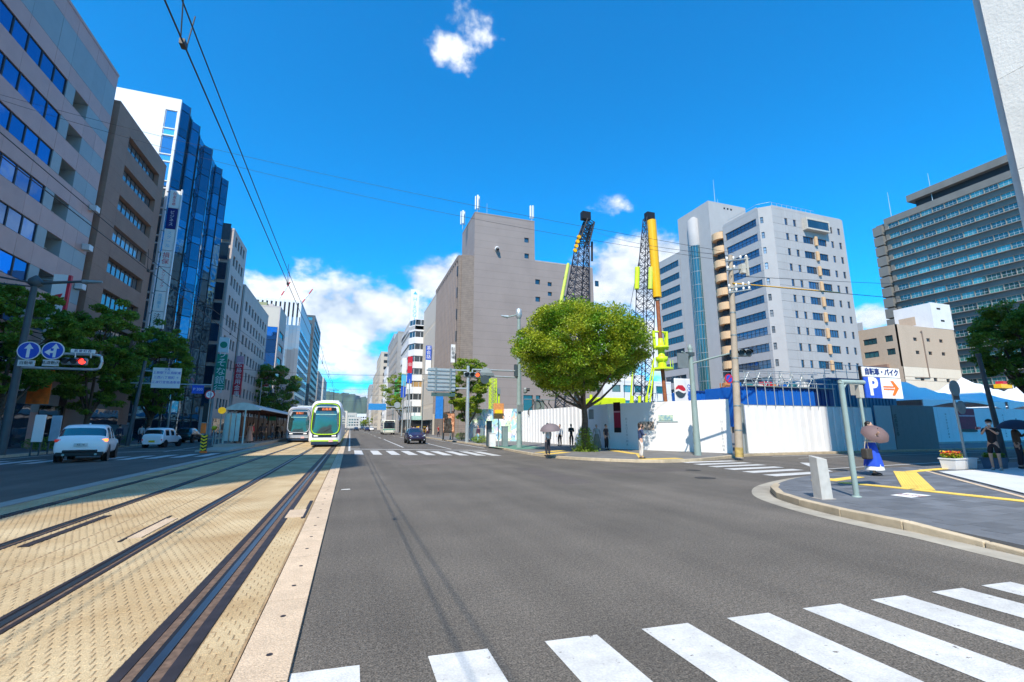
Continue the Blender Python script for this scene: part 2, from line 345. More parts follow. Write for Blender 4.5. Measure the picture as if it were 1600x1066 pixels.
def parapet(parent, x0, y0, x1, y1, z, m, h=.5, t=.35, o=.05):
    mb = MB(); mb.box(x0-o, y0-o, z, x1+o, y0+t, z+h); mb.box(x0-o, y1-t, z, x1+o, y1+o, z+h); mb.box(x0-o, y0+t, z, x0+t, y1-t, z+h); mb.box(x1-t, y0+t, z, x1+o, y1-t, z+h)
    return mb.build('parapet', m, parent)

def sheet(name, poly, z, m, kind='structure'):
    mb = MB(); mb.add([(p[0], p[1], z) for p in poly], [tuple(range(len(poly)))]); o = mb.build(name, m)
    if o.data.polygons[0].normal.z < 0: o.data.flip_normals()
    o['kind'] = kind; return o

# ================================================================== GROUND, ROADS, TRACKS
sheet('ground', [(-3500,-800),(3500,-800),(3500,4200),(-3500,4200)], -.03, ground_m)
sheet('road', [(-17,-60),(14,-60),(14,900),(-17,900)], 0, asphalt)
sheet('side_street', [(14,11),(400,11),(400,21),(14,21)], -.004, asphalt)

def offset_poly(pts, d):
    out = []
    for i, p in enumerate(pts):
        a = Vector(pts[max(0, i-1)]); b = Vector(pts[min(len(pts)-1, i+1)]); t = (b-a).normalized(); n = Vector((-t.y, t.x)); out.append((p[0]+n.x*d, p[1]+n.y*d))
    return out
def resample(pts, step):
    out = [Vector(pts[0])]; acc = 0
    for a, b in zip(pts[:-1], pts[1:]):
        a, b = Vector(a), Vector(b); L = (b-a).length; k = step-acc
        while k < L: out.append(a.lerp(b, k/L)); k += step
        acc = (acc+L) % step if L >= 0 else acc
        acc = L-(k-step)
    out.append(Vector(pts[-1])); return [tuple(v) for v in out]
def catmull(pts, n=5):
    out = []
    P = [pts[0]]+list(pts)+[pts[-1]]
    for i in range(1, len(P)-2):
        for k in range(n):
            t = k/n; q = [Vector(P[i+j]) for j in (-1, 0, 1, 2)]
            out.append(tuple(.5*((2*q[1])+(q[2]-q[0])*t+(2*q[0]-5*q[1]+4*q[2]-q[3])*t*t+(3*q[1]-q[0]-3*q[2]+q[3])*t**3)))
    return out+[tuple(pts[-1])]
def kerb(parent, pts, step, w, h, side, maxn=200, drop=None):
    """kerb stones along a chain, each a stone of its own; side=+1 puts the thickness to the left of the chain"""
    fine = resample(pts, step); n = 0
    for a, b in zip(fine[:-1], fine[1:]):
        if n >= maxn: break
        a, b = Vector(a), Vector(b); L = (b-a).length
        if L < .05: continue
        t = (b-a)/L; nn = Vector((-t.y, t.x))*side; g = t*.006
        h0 = drop(a) if drop else h; h1 = drop(b) if drop else h
        p = [a+g, b-g, b-g+nn*w, a+g+nn*w]; c = (a+b)/2
        mb = MB(); vs = [(q.x-c.x, q.y-c.y, -.05) for q in p]+[(q.x-c.x, q.y-c.y, z) for q, z in zip(p, (h0, h1, h1, h0))]
        if side > 0: fs = [(4,5,6,7),(0,1,5,4),(1,2,6,5),(2,3,7,6),(3,0,4,7)]
        else: fs = [(7,6,5,4),(4,5,1,0),(5,6,2,1),(6,7,3,2),(7,4,0,3)]
        mb.add(vs, fs); o = mb.build('kerb_stone', curbc, parent, (c.x, c.y, 0)); bevel(o, .015, 2); n += 1

# the far corner pavement
fk = catmull([(10.5,62),(10.6,44.6),(10.4,33.4),(9.95,26.6),(10.0,22.9),(10.7,20.6),(12.3,18.4),(14.0,17.7),(16.3,18.2),(19.5,19.6),(21.8,20.2),(26,20.3),(60,20.3)], 4)
mb = MB(); mb.prism([(12,400),(10.7,100)]+[(p[0]+.1, p[1]+.1) for p in fk]+[(300,20.4),(300,400)], -.04, .10); pv = struct('corner_pavement', mb, pave2)
kerb(pv, fk, 1.2, .16, .13, 1, 120)
kerb(pv, [(12,250),(10.5,62)], 3, .16, .13, 1, 70)
# the near island pavement with its slate slabs
ck = catmull([(6.2,-3),(7.6,1.6),(8.05,3.6),(8.3,4.7),(8.36,5.4),(8.52,6.4),(8.85,7.4),(9.38,8.4),(10.35,9.35),(11.5,10.05),(13.2,10.75),(15.6,11.35),(18,11.7),(23,11.9),(60,11.9)], 5)
mb = MB(); mb.prism([(p[0]+.1, p[1]-.08) for p in ck]+[(60,-30),(6,-30)], -.04, .1175); near = struct('near_pavement', mb, darkpave)
def drop(p):
    p = Vector(p)
    if p.y < 4.6: return max(.035, .13-(4.6-p.y)*.1)
    if p.x > 10.6: return max(.03, .13-(p.x-10.6)*.06)
    return .135
kerb(near, ck[8:], 1.1, .17, .13, -1, 26, drop)
inner = [Vector(p) for p in offset_poly(ck, -.2)]
def inside(x, y):
    c = False; poly = [(p.x, p.y) for p in inner]+[(60,-30),(6,-30)]; j = len(poly)-1
    for i in range(len(poly)):
        if (poly[i][1] > y) != (poly[j][1] > y) and x < (poly[j][0]-poly[i][0])*(y-poly[i][1])/(poly[j][1]-poly[i][1])+poly[i][0]: c = not c
        j = i
    return c
sm = MB(); sw, sd = .596, .296; sm.box(0, 0, -.03, sw, sd, 0); slab_me = sm.mesh('paving_slab', darkpave); cnt = 0
lt = lambda x: 6.27+(x-14.35)*.93       # edge of the white tiles in front of the tower
cand = []
for j in range(60):
    for i in range(30):
        x = 8.2+i*.6+(.3 if j % 2 else 0); y = .5+j*.3
        if y+.3 < lt(x+.6)-.12: continue
        if all(inside(a, b) for a, b in [(x,y),(x+sw,y),(x,y+sd),(x+sw,y+sd)]): cand.append((x*x+y*y, x, y))
cand.sort()
for _, x, y in [c for c in cand if c[1] > 7.5][:300]:
    ob('paving_slab', slab_me, near, (x, y, .1205+random.uniform(-.0015, .0015)))
rest = MB()
for _, x, y in [c for c in cand if c[1] > 7.5][300:]: z = .1205+random.uniform(-.0015, .0015); rest.box(x, y, .1, x+sw, y+sd, z)
if rest.v: tag(rest.build('paving_slabs', darkpave, near), kind='stuff')
# gutter apron round the island
ga = offset_poly(ck, .42); gb = offset_poly(ck, .02); mb = MB()
for i in range(len(ck)-1): mb.quad((*ga[i], .004), (*gb[i], .005), (*gb[i+1], .005), (*ga[i+1], .004))
gu = mb.build('gutter', mat('gutter_concrete', (.36,.33,.27), .85, var=.15, vscale=3, stain=.3)); gu['kind'] = 'structure'
for p in gu.data.polygons: pass
# white tiled forecourt
wt = MB(); wt.prism([(18.75,10.2),(24.5,10.25),(60,10.3),(60,-30),(9.5,-30),(9.5,1.75)], .05, .1235); fore = struct('forecourt', wt, lightpave)
sm = MB(); sm.box(0, 0, -.03, .896, .896, 0); tile_me = sm.mesh('floor_tile', lightpave)
for i in range(14):
    for j in range(12):
        x = 13.5+i*.9; y = -.2+j*.9
        if y+.9 < 1.75+(x-9.5)*.914-.1 and y+.9 < 10.15: ob('floor_tile', tile_me, fore, (x, y, .1275+random.uniform(-.001, .001)))
mb = MB(); mb.box(0, 0, 0, 13.2, .05, .012); g = mb.build('drain_line', frame_d, fore, (9.5, 1.84, .122), math.atan2(8.45, 9.25))
mb = MB(); mb.box(0, 0, 0, 13.2, .12, .01); mb.build('edging', strip_m, fore, (9.35, 1.98, .122), math.atan2(8.45, 9.25))
# yellow tactile tiles, each a tile
tac = MB(); tac.box(0,0,0,.298,.298,.012)
for a in range(5):
    for b in range(5): tac.lathe([(.018,0),(.012,.005)], (.04+a*.055,.04+b*.055,.012), 6)
tac_me = tac.mesh('tactile_tile', yellow_tile)
tp = tag(ob('tactile_paving', None, None, (12.9, 7, .1245)), kind='structure')
tac2 = MB(); tac2.box(0,0,0,.298,.298,.009); flat_me = tac2.mesh('tactile_tile', yellow_tile)
def tactile(p, q, wdt, me=tac_me, z=.1245):
    a, b = Vector(p), Vector(q); L = (b-a).length; t = (b-a)/L; an = math.atan2(t.y, t.x); n = Vector((-t.y, t.x))
    for i in range(int(L/.3)):
        for k in range(wdt):
            c = a+t*.3*i+n*(k-wdt/2)*.3; o = ob('tactile_tile', me, tp, (c.x-12.9, c.y-7, z-.1245), an)
tactile((12.55,9.1), (12.85,7.6), 1); tactile((12.8,7.5), (12.95,4.6), 1); tactile((13.0,7.55), (17.6,10.55), 2); tactile((17.7,10.45), (20.5,10.85), 1); tactile((12.7,9.5),(14.6,9.95),1); tactile((12.3,9.6),(13.4,9.75),1)
tactile((16.0,26.3),(15.2,22.2),2,flat_me,.1025); tactile((15.2,22.2),(13.6,19.6),1,flat_me,.1025); tactile((13.0,18.7),(15.4,18.7),2,flat_me,.1025); tactile((10.6,25.5),(13.1,27.3),2,flat_me,.1025); tactile((10.4,23.9),(12.4,25.4),2,flat_me,.1025)
# small white notice painted on the slabs
sg = sheet('pavement_marking', [(11.27,7.11),(12.02,7.22),(12.07,6.78),(11.28,6.71)], .1285, white_s)
text('禁煙', .26, mat('mark_grey', (.25,.1,.1), .6), sg, (11.66,6.96,.129), (0,0,R(-80)), ext=.0005)

# ------------------------------------------------------------------ tram track bed
XE0, XE1 = -6.45, -.63
mb = MB(); mb.box(XE0, -8, -.01, XE1, 420, .0105); tb = struct('track_bed', mb, bed_dark)
RX = [-1.14, -2.58, -4.34, -5.79]
mb = MB(); lanes = []
edges = [XE0]+[]; gaps = [(-5.79-.115,-5.79+.115), (-4.34-.115,-4.34+.115), (-3.53,-3.51), (-3.17,-3.15), (-2.58-.115,-2.58+.12), (-1.14-.215,-1.14+.20)]
segs = []; x = XE0
for a, b in gaps: segs.append((x, a)); x = b
segs.append((x, XE1-.015))
V = []; Fc = []
for (a, b) in segs:
    n = max(1, round((b-a)/.085)); bw = (b-a)/n; 
    Yv = 1.5; r = 0
    while Yv < 34:
        if abs(Yv % 5) < .0: pass
        off = bw/2 if r % 2 else 0
        ys = .012 if abs((Yv-5.1) % 4.9) < .12 else 0
        for i in range(-1, n+1):
            x0 = a+i*bw+off; x1 = x0+bw
            x0 = max(x0, a); x1 = min(x1, b)
            if x1-x0 < .02: continue
            h = .018+rng.uniform(-.002, .002); k = len(V); y0 = Yv+ys; y1 = Yv+.098; t1 = rng.uniform(-.003,.003); e = .010
            V += [(x0,y0,.008),(x1,y0,.008),(x1,y1,.008),(x0,y1,.008),(x0+e,y0+e,h-.0055+t1),(x1-e,y0+e,h-.0055-t1),(x1-e*.7,y1-e,h),(x0+e*.7,y1-e,h)]
            Fc += [(k+4,k+5,k+6,k+7),(k,k+1,k+5,k+4),(k+1,k+2,k+6,k+5),(k+2,k+3,k+7,k+6),(k+3,k,k+4,k+7)]
        Yv += .0995; r += 1
me = bpy.data.meshes.new('paving_blocks'); me.from_pydata(V, [], Fc); me.materials.append(bed); me.update()
tag(ob('paving_blocks', me, tb), kind='stuff')
mb = MB()
for a, b in segs:
    y = 34.1
    while y < 418: mb.box(a, y, .004, b, y+4.9, .017); y += 4.915
tag(mb.build('far_slabs', bed, tb), kind='stuff')
for k, rx in enumerate(RX):
    m = MB(); m.box(-.030, -8, -.005, .030, 418, .026); m.build('rail', rail_m, tb, (rx, 0, 0))
    m = MB(); m.box(-.068, -8, 0, -.032, 418, .0135); m.build('flangeway', black, tb, (rx, 0, .002))
    m = MB(); m.box(.032, -8, 0, .065 if k else .10, 418, .014); m.build('rail_bed', rust, tb, (rx, 0, .002))
    if k == 0:
        m = MB(); m.box(-.135, -8, 0, -.070, 418, .0125); m.build('rail_bed', rust, tb, (rx, 0, .003))
        m = MB(); m.box(-.213, -8, 0, -.137, 418, .018); m.build('rail_strip', iron, tb, (rx, 0, .003))
        m = MB(); m.box(.102, -8, 0, .190, 418, .018); m.build('rail_strip', iron, tb, (rx, 0, .003))
    else:
        m = MB(); m.box(-.112, -8, 0, -.070, 418, .016); m.build('rail_strip', iron, tb, (rx, 0, .003))
        m = MB(); m.box(.067, -8, 0, .112, 418, .016); m.build('rail_strip', iron, tb, (rx, 0, .003))
m = MB(); m.box(-.99,9.3,.003,-.70,10.1,.028); m.build('rail_joint_cover', strip_m, tb); m = MB(); m.box(-.72,9.2,.003,-.66,11.2,.0275); m.build('rail_joint_plate', iron, tb)
m = MB(); m.box(-2.93,8.4,.003,-2.76,9.9,.0265); m.build('rail_joint_cover', strip_m, tb); m = MB(); m.box(-2.97,8.2,.003,-2.935,10.2,.0275); m.build('rail_joint_plate', iron, tb)
m = MB(); m.box(-4.1,8.3,.003,-3.98,10.6,.0265); m.build('rail_joint_plate', iron, tb)
# edge strip of concrete slabs along the bed
sm = MB(); sm.box(-.168, .006, -.02, .168, 1.494, .03); 
so = sm.mesh('edge_slab', strip_m); hm = MB(); hm.lathe([(.022,0),(.022,.003)], (0,0,0), 10); hole = hm.mesh('bolt', iron)
for i in range(60):
    y = -1+i*1.5; o = ob('edge_slab', so, tb, (-.445, y, random.uniform(-.002,.002))); 
    for q in ((.4, 1.1) if y < 30 else ()): b_ = ob('bolt', hole, o, (0.01, q, .03))
sm = MB(); sm.box(-.613, 89, 0, -.277, 418, .03); sm.build('edge_strip', strip_m, tb)
sm = MB()
for i in range(70): sm.box(-6.85, -4+i*1.5, -.01, -6.46, -2.51+i*1.5, .03+random.uniform(-.002,.002))
tag(sm.build('edge_slabs', mat('edge_grey', (.33,.32,.29), .85, var=.12, vscale=4), tb), kind='stuff')

# ------------------------------------------------------------------ painted markings
def crosswalk(name, quads, z=.004):
    root = tag(ob(name, None), kind='structure')
    for q in quads:
        mb = MB(); c = Vector(q[0]); mb.add([(p[0]-c.x, p[1]-c.y, 0) for p in q], [(0,1,2,3)]); o = mb.build('stripe', paint, root, (c.x, c.y, z))
        if o.data.polygons[0].normal.z < 0: o.data.flip_normals()
nx = [-.27,.62,1.49,2.31,3.12,3.92,4.72,5.5,6.2,6.85]
crosswalk('near_crosswalk', [[(x,3.62-.072*x),(x+.43,3.62-.072*(x+.43)),(x+.43,-1.5),(x,-1.5)] for x in nx])
fx = [.35,1.38,2.36,3.3,4.24,5.12,5.99,6.86,7.65]
crosswalk('far_crosswalk', [[(x,34.1-.56*x),(x+.5,34.1-.56*(x+.5)),(x+.5,29.1-.5*(x+.5)),(x,29.1-.5*x)] for x in fx])
crosswalk('left_crosswalk', [[(x,32.9+.55*(x+8)),(x+.5,32.9+.55*(x+8.5)),(x+.5,29.5+.58*(x+8.5)),(x,29.5+.58*(x+8))] for x in [-7.9-.95*k for k in range(10)]])
crosswalk('side_crosswalk', [[(13.3+.23*k,11.75+1.12*k),(15.9+.3*k,12.0+1.08*k),(15.9+.3*k,12.5+1.08*k),(13.3+.23*k,12.3+1.12*k)] for k in range(6)])
def line(p, q, wd, name='lane_line', z=.004):
    a, b = Vector(p), Vector(q); t = (b-a).normalized(); n = Vector((-t.y, t.x))*wd/2
    sheet(name, [tuple(a+n), tuple(b+n), tuple(b-n), tuple(a-n)], z, paint)
line((.05,33.2),(.05,420),.14); line((.1,36.1),(9.0,30.9),.4,'stop_line')
line((4.05,37.5),(4.2,62),.14); line((7.0,33.4),(7.3,52),.14); line((9.7,34),(10.0,62),.12)
for k in range(18):
    for X in (4.2, 7.4): line((X,68+k*14),(X,74+k*14),.14)
line((-16.2,20),(-16.2,120),.14); line((-11.3,36),(-11.5,44),.14); line((-11.9,52),(-11.9,58),.14); line((-7.4,35),(-7.4,120),.12); line((-16.3,35.5),(-7.6,39.2),.35,'stop_line')
line((17,13.1),(60,16.5),.13); line((22,19.6),(60,19.7),.12); line((16.5,12.4),(19.5,15.7),.35,'stop_line'); line((22,18.0),(40,18.5),.1)
def manhole(x, y, r=.32, z=.001):
    mb = MB(); mb.lathe([(r,-.002),(r,.004)], (0,0,0), 24); mb.lathe([(r*.86,.004),(r*.86,.006)], (0,0,0), 24, 1)
    for i in range(5): mb.box(-r*.6,-r*.6+i*r*.3-.01,.0061,r*.6,-r*.6+i*r*.3+.01,.009, 1)
    return mb.build('manhole_cover', [iron, mat('cast_iron', (.07,.065,.06), .6, metal=.4, var=.2, vscale=20)], None, (x, y, z))
tag(manhole(*G(1102,747)), 'round iron manhole cover in the road nearest the side street crosswalk', 'manhole cover', 'manhole covers')
tag(manhole(*G(1083,735), .28), 'round iron manhole cover farther out in the road, behind the nearer cover', 'manhole cover', 'manhole covers')

patch_a = mat('asphalt_patch', (.104, .090, .081), .85, var=.12, vscale=1, bump=.4, bscale=80); speckle(patch_a, 75, .45, 1.5)
patch_b = mat('asphalt_worn', (.138, .118, .104), .85, var=.12, vscale=1, bump=.4, bscale=80); speckle(patch_b, 75, .45, 1.5)
sheet('road_patch', [(2.2,20.5),(5.4,20.3),(5.5,23.0),(2.3,23.2)], .0015, patch_b); sheet('road_patch', [(5.9,12.2),(6.9,12.15),(7.1,17.5),(6.1,17.6)], .0015, patch_a)
sheet('road_patch', [(-13.8,14),(-12.6,14),(-12.6,25),(-13.8,25)], .0015, patch_a); sheet('road_patch', [(8.2,14.5),(12.2,14.2),(12.1,15.3),(8.3,15.6)], .0015, patch_a)
crack = mat('tar_seam', (.045, .04, .037), .6, var=.2)
def seam(pts, wd=.012):
    fine = catmull(pts, 6); mb = MB(); rg = np.random.default_rng(int(abs(pts[0][0]*97)+3)); fine = [(p[0]+rg.uniform(-.02,.02), p[1]+rg.uniform(-.02,.02)) for p in fine]
    a = offset_poly(fine, wd/2); b_ = offset_poly(fine, -wd/2)
    for i in range(len(fine)-1): mb.quad((*b_[i], .0025), (*b_[i+1], .0025), (*a[i+1], .0025), (*a[i], .0025))
    o = mb.build('road_seam', crack); o['kind'] = 'structure'
seam([(-.2,8.6),(2.6,8.55),(5.6,8.5),(8.6,8.45)],.006); seam([(.4,12),(4.2,12.0),(8.3,12.05)],.010); seam([(10,16.3),(12,13.5),(12.6,11.6)],.02)
# ------------------------------------------------------------------ left pavement
mb = MB(); mb.prism([(-17.1,-60),(-17.1,900),(-60,900),(-60,-60)], -.04, .12); lp = struct('left_pavement', mb, pave2)
kerb(lp, [(-17,10),(-17,150)], 2, .16, .14, 1, 80)
mb = MB(); mb.prism([(10.3,29.5),(10.2,35),(13.5,36.5),(13.6,30.5)], .09, .106); struct('green_pavement', mb, mat('green_paving', (.10,.24,.17), .8, var=.1, stain=.1))

# ================================================================== BUILDINGS
pink = mat('stone_pink', (.50,.32,.285), .45, var=.05, vscale=1, rand=.05); greyb = mat('stone_bluegrey', (.28,.335,.35), .4, var=.05, vscale=1, rand=.05)
brown = mat('tile_brown', (.31,.19,.14), .7, var=.06, vscale=1, rand=.03, stain=.1)
concrete = mat('concrete_grey', (.37,.34,.31), .8, var=.08, vscale=1, stain=.15, rand=.03)
lgrey = mat('tile_lightgrey', (.54,.46,.42), .7, var=.05, stain=.1, rand=.03)
cream = mat('tile_cream', (.56,.50,.42), .7, var=.04, stain=.08)
hosp = mat('render_palegrey', (.39,.375,.365), .7, var=.03, vscale=.5, stain=.06, rand=.02)
taupe = mat('tile_taupe', (.29,.245,.225), .75, var=.05, vscale=.4, stain=.06)
taupe2 = mat('brick_taupe', (.25,.20,.165), .8, var=.12, vscale=2)
govw = mat('gov_concrete', (.185,.175,.155), .75, var=.08, vscale=.3, stain=.12)
beige = mat('beige_render', (.50,.385,.285), .8, var=.05, stain=.08); beige_l = mat('beige_light', (.72,.61,.48), .8, var=.04, stain=.06)
towerw = mat('tower_stone', (.74,.72,.66), .8, var=.07, vscale=1.5, bump=.6, bscale=12, rand=.03)
def courses(m, per=.6, depth=.75, wd=.03):      # thin horizontal tile joints
    t = m.node_tree; b = t.nodes['Principled BSDF']; src = b.inputs['Base Color'].links[0].from_socket
    geo = nd(t, 'ShaderNodeNewGeometry'); s = nd(t, 'ShaderNodeSeparateXYZ'); t.links.new(geo.outputs['Position'], s.inputs[0])
    f = mth(t, 'LESS_THAN', mth(t, 'FRACT', mth(t, 'MULTIPLY', s.outputs[2], 1/per)), wd/per)
    v = mth(t, 'SUBTRACT', 1, mth(t, 'MULTIPLY', f, 1-depth)); hv = nd(t, 'ShaderNodeHueSaturation'); t.links.new(v, hv.inputs['Value']); t.links.new(src, hv.inputs['Color']); t.links.new(hv.outputs[0], b.inputs['Base Color'])
courses(taupe, 1.25, .80, .06); courses(taupe2, .3, .78, .05); courses(brown, .4, .93, .04)

# ---- pink and blue-grey office at the left edge
XF = -22
b = thing('office_building', 'long pink and blue-grey stone office block with blue ribbon windows at the left edge', 'building', (XF, 30, 0)); bx, by = 0, -2
rects = []
for k in range(9):
    z = 26.25-2.95*k
    n = 8
    for i in range(n): u = 12.05-1.45*(i+1); rects.append((u+.0, z, u+1.44, z+1.42, 1, 1))
pr = [(13.1, 26.2-2.95*k, 14.95, 27.6-2.95*k) for k in range(9)]
us = [0,1.6,4.5,7.4,10.3,12.05,13.1,14.95,16.7,18.4]; zs = sorted([26.25-2.95*k for k in range(9)]+[27.67-2.95*k for k in range(9)]+[29.0,31.7,1.2])
pick = lambda u, z: 1 if (29.0 < z < 31.7) or (u > 12.05 and any(26.2-2.95*k < z < 27.7-2.95*k for k in range(9))) else 0
zs = [0]+zs+[33.1]; pc = {}
for z0_, z1_ in zip(zs[:-1], zs[1:]):
    if z1_-z0_ < .03: continue
    cz = (z0_+z1_)/2; winband = any(26.25-2.95*k < cz < 27.67-2.95*k for k in range(9)); spans = [(0,.45),(12.05,13.1),(14.95,16.7),(16.7,18.4)] if winband else list(zip([0,1.6,4.5,7.4,10.3,12.05,14.95,16.7],[1.6,4.5,7.4,10.3,12.05,14.95,16.7,18.4]))
    for u0, u1 in spans:
        k_ = (round(u1-u0,2), round(z1_-z0_,2), pick((u0+u1)/2, cz))
        if k_ not in pc: m = MB(); m.box(.01,0,.01,k_[0]-.01,.3,k_[1]-.01); pc[k_] = m.mesh('panel', [pink, greyb][k_[2]])
        ob('panel', pc[k_], b, (bx-random.uniform(0,.012), by+u0, z0_), R(90))
for r in rects: window(b, R(90), bx, by, *r[:2], r[2]-r[0], r[3]-r[1], 1, 1, frame_d, pane_b, .06, .05)
for r in pr:
    m = MB(); m.box(-1.4, 0, 0, -.3, 1.85, 1.4); 
    m2 = MB(); m2.quad((-1.3,0,0),(-1.3,1.85,0),(-1.3,1.85,1.4),(-1.3,0,1.4)); m2.quad((-1.3,1.85,0),(0,1.85,0),(0,1.85,1.4),(-1.3,1.85,1.4),1); m2.quad((-1.3,0,0),(0,0,0),(0,0,1.4),(-1.3,0,1.4),1); m2.quad((-1.3,0,1.4),(-1.3,1.85,1.4),(0,1.85,1.4),(0,0,1.4),1); m2.quad((-1.3,0,0),(0,0,0),(0,1.85,0),(-1.3,1.85,0),1)
    rc = m2.build('recess', [frame_d, greyb], b, (0, by+r[0], r[1])); m3 = MB(); m3.box(-.8,.1,.55,-.76,1.75,.62); m3.build('rail_bar', steel_l, rc)
m = MB(); m.box(-14,-2.0,0,-1.42,16.38,33.0); m.box(-1.42,-2.0,27.7,-.305,16.38,33.0); m.build('core', greyb, b)
m = MB(); m.box(-1.42,-2.0,0,-.31,11.0,27.69); m.box(-1.42,13.05,0,-.31,16.38,27.69); m.build('core', greyb, b)
m = MB(); m.box(-14,-42,0,-.02,-2.02,33.05); m.build('rear_wing', pink, b)
m = MB(); m.box(-14,-41,33.05,-.3,-32,46.5); m.build('added_shade_tower', pink, b)  # unseen tall block, added so its shadow reaches across the tracks
parapet(b, -14, -42, 0, 16.4, 33.1, pink, .25, .3, .03)
m = MB(); m.tube((-1,6.5,33),(-1,6.5,38.5),.06,.03); m.build('roof_aerial', steel_l, b)
for zz in (19.6, 16.1, 12.7):
    m = MB(); m.box(.02,15.5,zz,.55,16.1,zz+.5); bevel(m.build('wall_lamp', frame_l, b), .03)
for q in range(4):
    m = MB(); m.box(.02, 2+q*4, .12, .06, 5+q*4, 3.2); m.build('shop_window', pane, b)
# ---- brown building
b = thing('office_building', 'dark brown tiled office block with deep-set window bands behind the street trees', 'building', (-21.8, 47, 0))
rects = [(2.5, 27.75-3.06*k, 9.8, 29.2-3.06*k, 8, 1) for k in range(8)]
facade(b, R(90), 0, 0, 11.3, 30.9, rects, brown, th=.6, rec=.45, pm=pane_w, panels=([0,2.5,9.8],[]))
m = MB(); m.prism([(0,11.3),(-.75,12.9),(-14,12.9),(-14,0),(-.6,0),(-.6,11.3)],0,30.89); m.build('core', brown, b)
parapet(b, -14, 0, -.02, 11.3, 30.9, brown, .25, .3, .02)
for k in range(8):
    for i in (1,3,5):
        m = MB(); m.box(-1.5,3+i*1.2,27.75-3.06*k+1.1,-.9,3.6+i*1.2,27.75-3.06*k+1.14)
m = MB(); m.box(.02,3,.12,.05,9,3.2); m.build('shop_window', pane, b)
# white and red banner sign on the brown building's near corner
t = thing('blade_sign', 'white blade sign with red edge hanging over the trees by the brown block', 'sign', (-20.9, 41.6, 0))
m = MB(); m.box(-.42,-.12,7.3,.42,.12,12.7); m.build('sign_board', white_s, t); m = MB(); m.box(.42,-.12,7.3,.6,.12,12.7); m.build('edge_board', red_s, t)
m = MB(); m.prism([(-.25,0),(-.1,.22),(.28,.35),(.2,.05),(-.1,-.1)],-.06,.05); o = m.build('emblem', red_s, t, (0,-.13,10.9)); o.rotation_euler = (R(90),0,0)
for zz in (7.6, 12.2): m = MB(); m.box(-1.4,-.05,zz,-.42,.05,zz+.1); m.build('bracket', steel, t)
# ---- stack of blade signs between brown and glass
pts = [(267,287),(262,315),(257,348),(250,381),(246,408),(240,447),(236,480),(232,508)]
zz = [onx(x, y, -21.2)[1] for x, y in pts]
t = thing('blade_sign_stack', 'tall stack of white, navy and cyan tenant signs between brown block and glass tower', 'sign', (-21.2, 60.2, 0))
cols = [white_s, blue_s, white_s, white_s, white_s, white_s, white_s]; txt = [('住友生命',red_s),('ビジネス',white_s),('スクール',cyan_s),('損保',red_s),('クリニック',red_s),('司法書士',cyan_s),('法律',frame_d)]
for k in range(7):
    m = MB(); m.box(-.5,-.18,zz[k+1]+.04,.5,.18,zz[k]-.04); o = m.build('sign_panel', cols[k] if k != 1 else mat('navy', (.01,.02,.16), .4), t)
    h = zz[k]-zz[k+1]; s, mm = txt[k]; text(list(s), h/len(s)*.72, mm, o, (0,-.19,(zz[k]+zz[k+1])/2), FY, vertical=True, line=1.05)
m = MB(); m.box(.52,-.15,zz[-1],.66,.15,zz[0]+.2); m.build('edge_tube', frame_l, t)
for k in range(8): m = MB(); m.box(-.9,-.04,zz[k]-.3,-.5,.04,zz[k]-.2); m.build('bracket', steel, t)

# ---- blue glass tower with the saw-tooth front
H = 41.8
b = thing('glass_tower', 'tall blue mirror-glass tower with saw-tooth front and white panelled side', 'building', (-22, 62, 0))
zig = [(-.42,-.4),(.25,.5),(-.35,2.7),(-.38,3.4),(.25,4.4),(-.45,6.9),(-.42,9),(.4,9.9),(-.25,11.8),(-.32,14.7),(.36,15.5),(-.3,18.2),(.4,19.2),(-.6,20.6)]
m = MB(); m.prism([(p[0]-.12, p[1]) for p in zig]+[(-12,20.6),(-12,-.38)], 0, H-.15); m.build('core', mat('tower_core', (.02,.05,.1), .3), b)
nfl = 12; fh = H/nfl
for a_, c_ in zip(zig[:-1], zig[1:]):
    a_, c_ = Vector(a_), Vector(c_); L = (c_-a_).length; an = math.atan2(c_.y-a_.y, c_.x-a_.x)
    n_ = 1 if L < 3.2 else 2; wv = L/n_
    m = MB(); m.box(.03,0,.03,wv-.03,.05,fh*.68); g1 = m.mesh('glass_panel', pane_c); m = MB(); m.box(.03,0,0,wv-.03,.05,fh*.28); g2 = m.mesh('spandrel', pane_c)
    f = MB()
    for i in range(n_+1): f.box(i*wv-.025,-.03,0,i*wv+.025,.03,H)
    for k in range(nfl): f.box(0,-.02,k*fh-.02,L,.03,k*fh+.02); f.box(0,-.02,k*fh+fh*.70,L,.03,k*fh+fh*.70+.03)
    f.build('mullions', frame_d, b, (a_.x, a_.y, 0), an)
    if c_.x < a_.x: m = MB(); m.box(L-.45,-.07,0,L+.02,-.035,H); m.build('dark_fin', mat('fin_navy', (.01,.02,.05), .15, spec=.8), b, (a_.x, a_.y, 0), an)
    for k in range(nfl):
        for i in range(n_):
            p = a_.lerp(c_, i/n_); o = ob('glass_panel', g1, b, (p.x, p.y, k*fh), an); o2 = ob('spandrel', g2, b, (p.x, p.y, k*fh+fh*.715), an)
rects = []
for k in range(11): rects += [(10.1, 2+k*fh+.95, 11.35, 2+k*fh+3.38, 1, 1), (10.1, 2+k*fh+.02, 11.35, 2+k*fh+.85, 1, 1)]
facade(b, 0, -12, -.7, 11.6, H+.1, rects, mat('white_metal_panel', (.72,.74,.77), .35, var=.02, rand=.03), panels=([i*.72 for i in range(15)],[14,28]), gap=.05, th=.3, fm=frame_l, pm=mglass('window_sky', (.25,.5,.75), metal=.8), rec=.08)
m = MB(); m.box(-12,2,H-.14,-3.4,14,H+1.2); m.build('roof_plant', white_r, b)
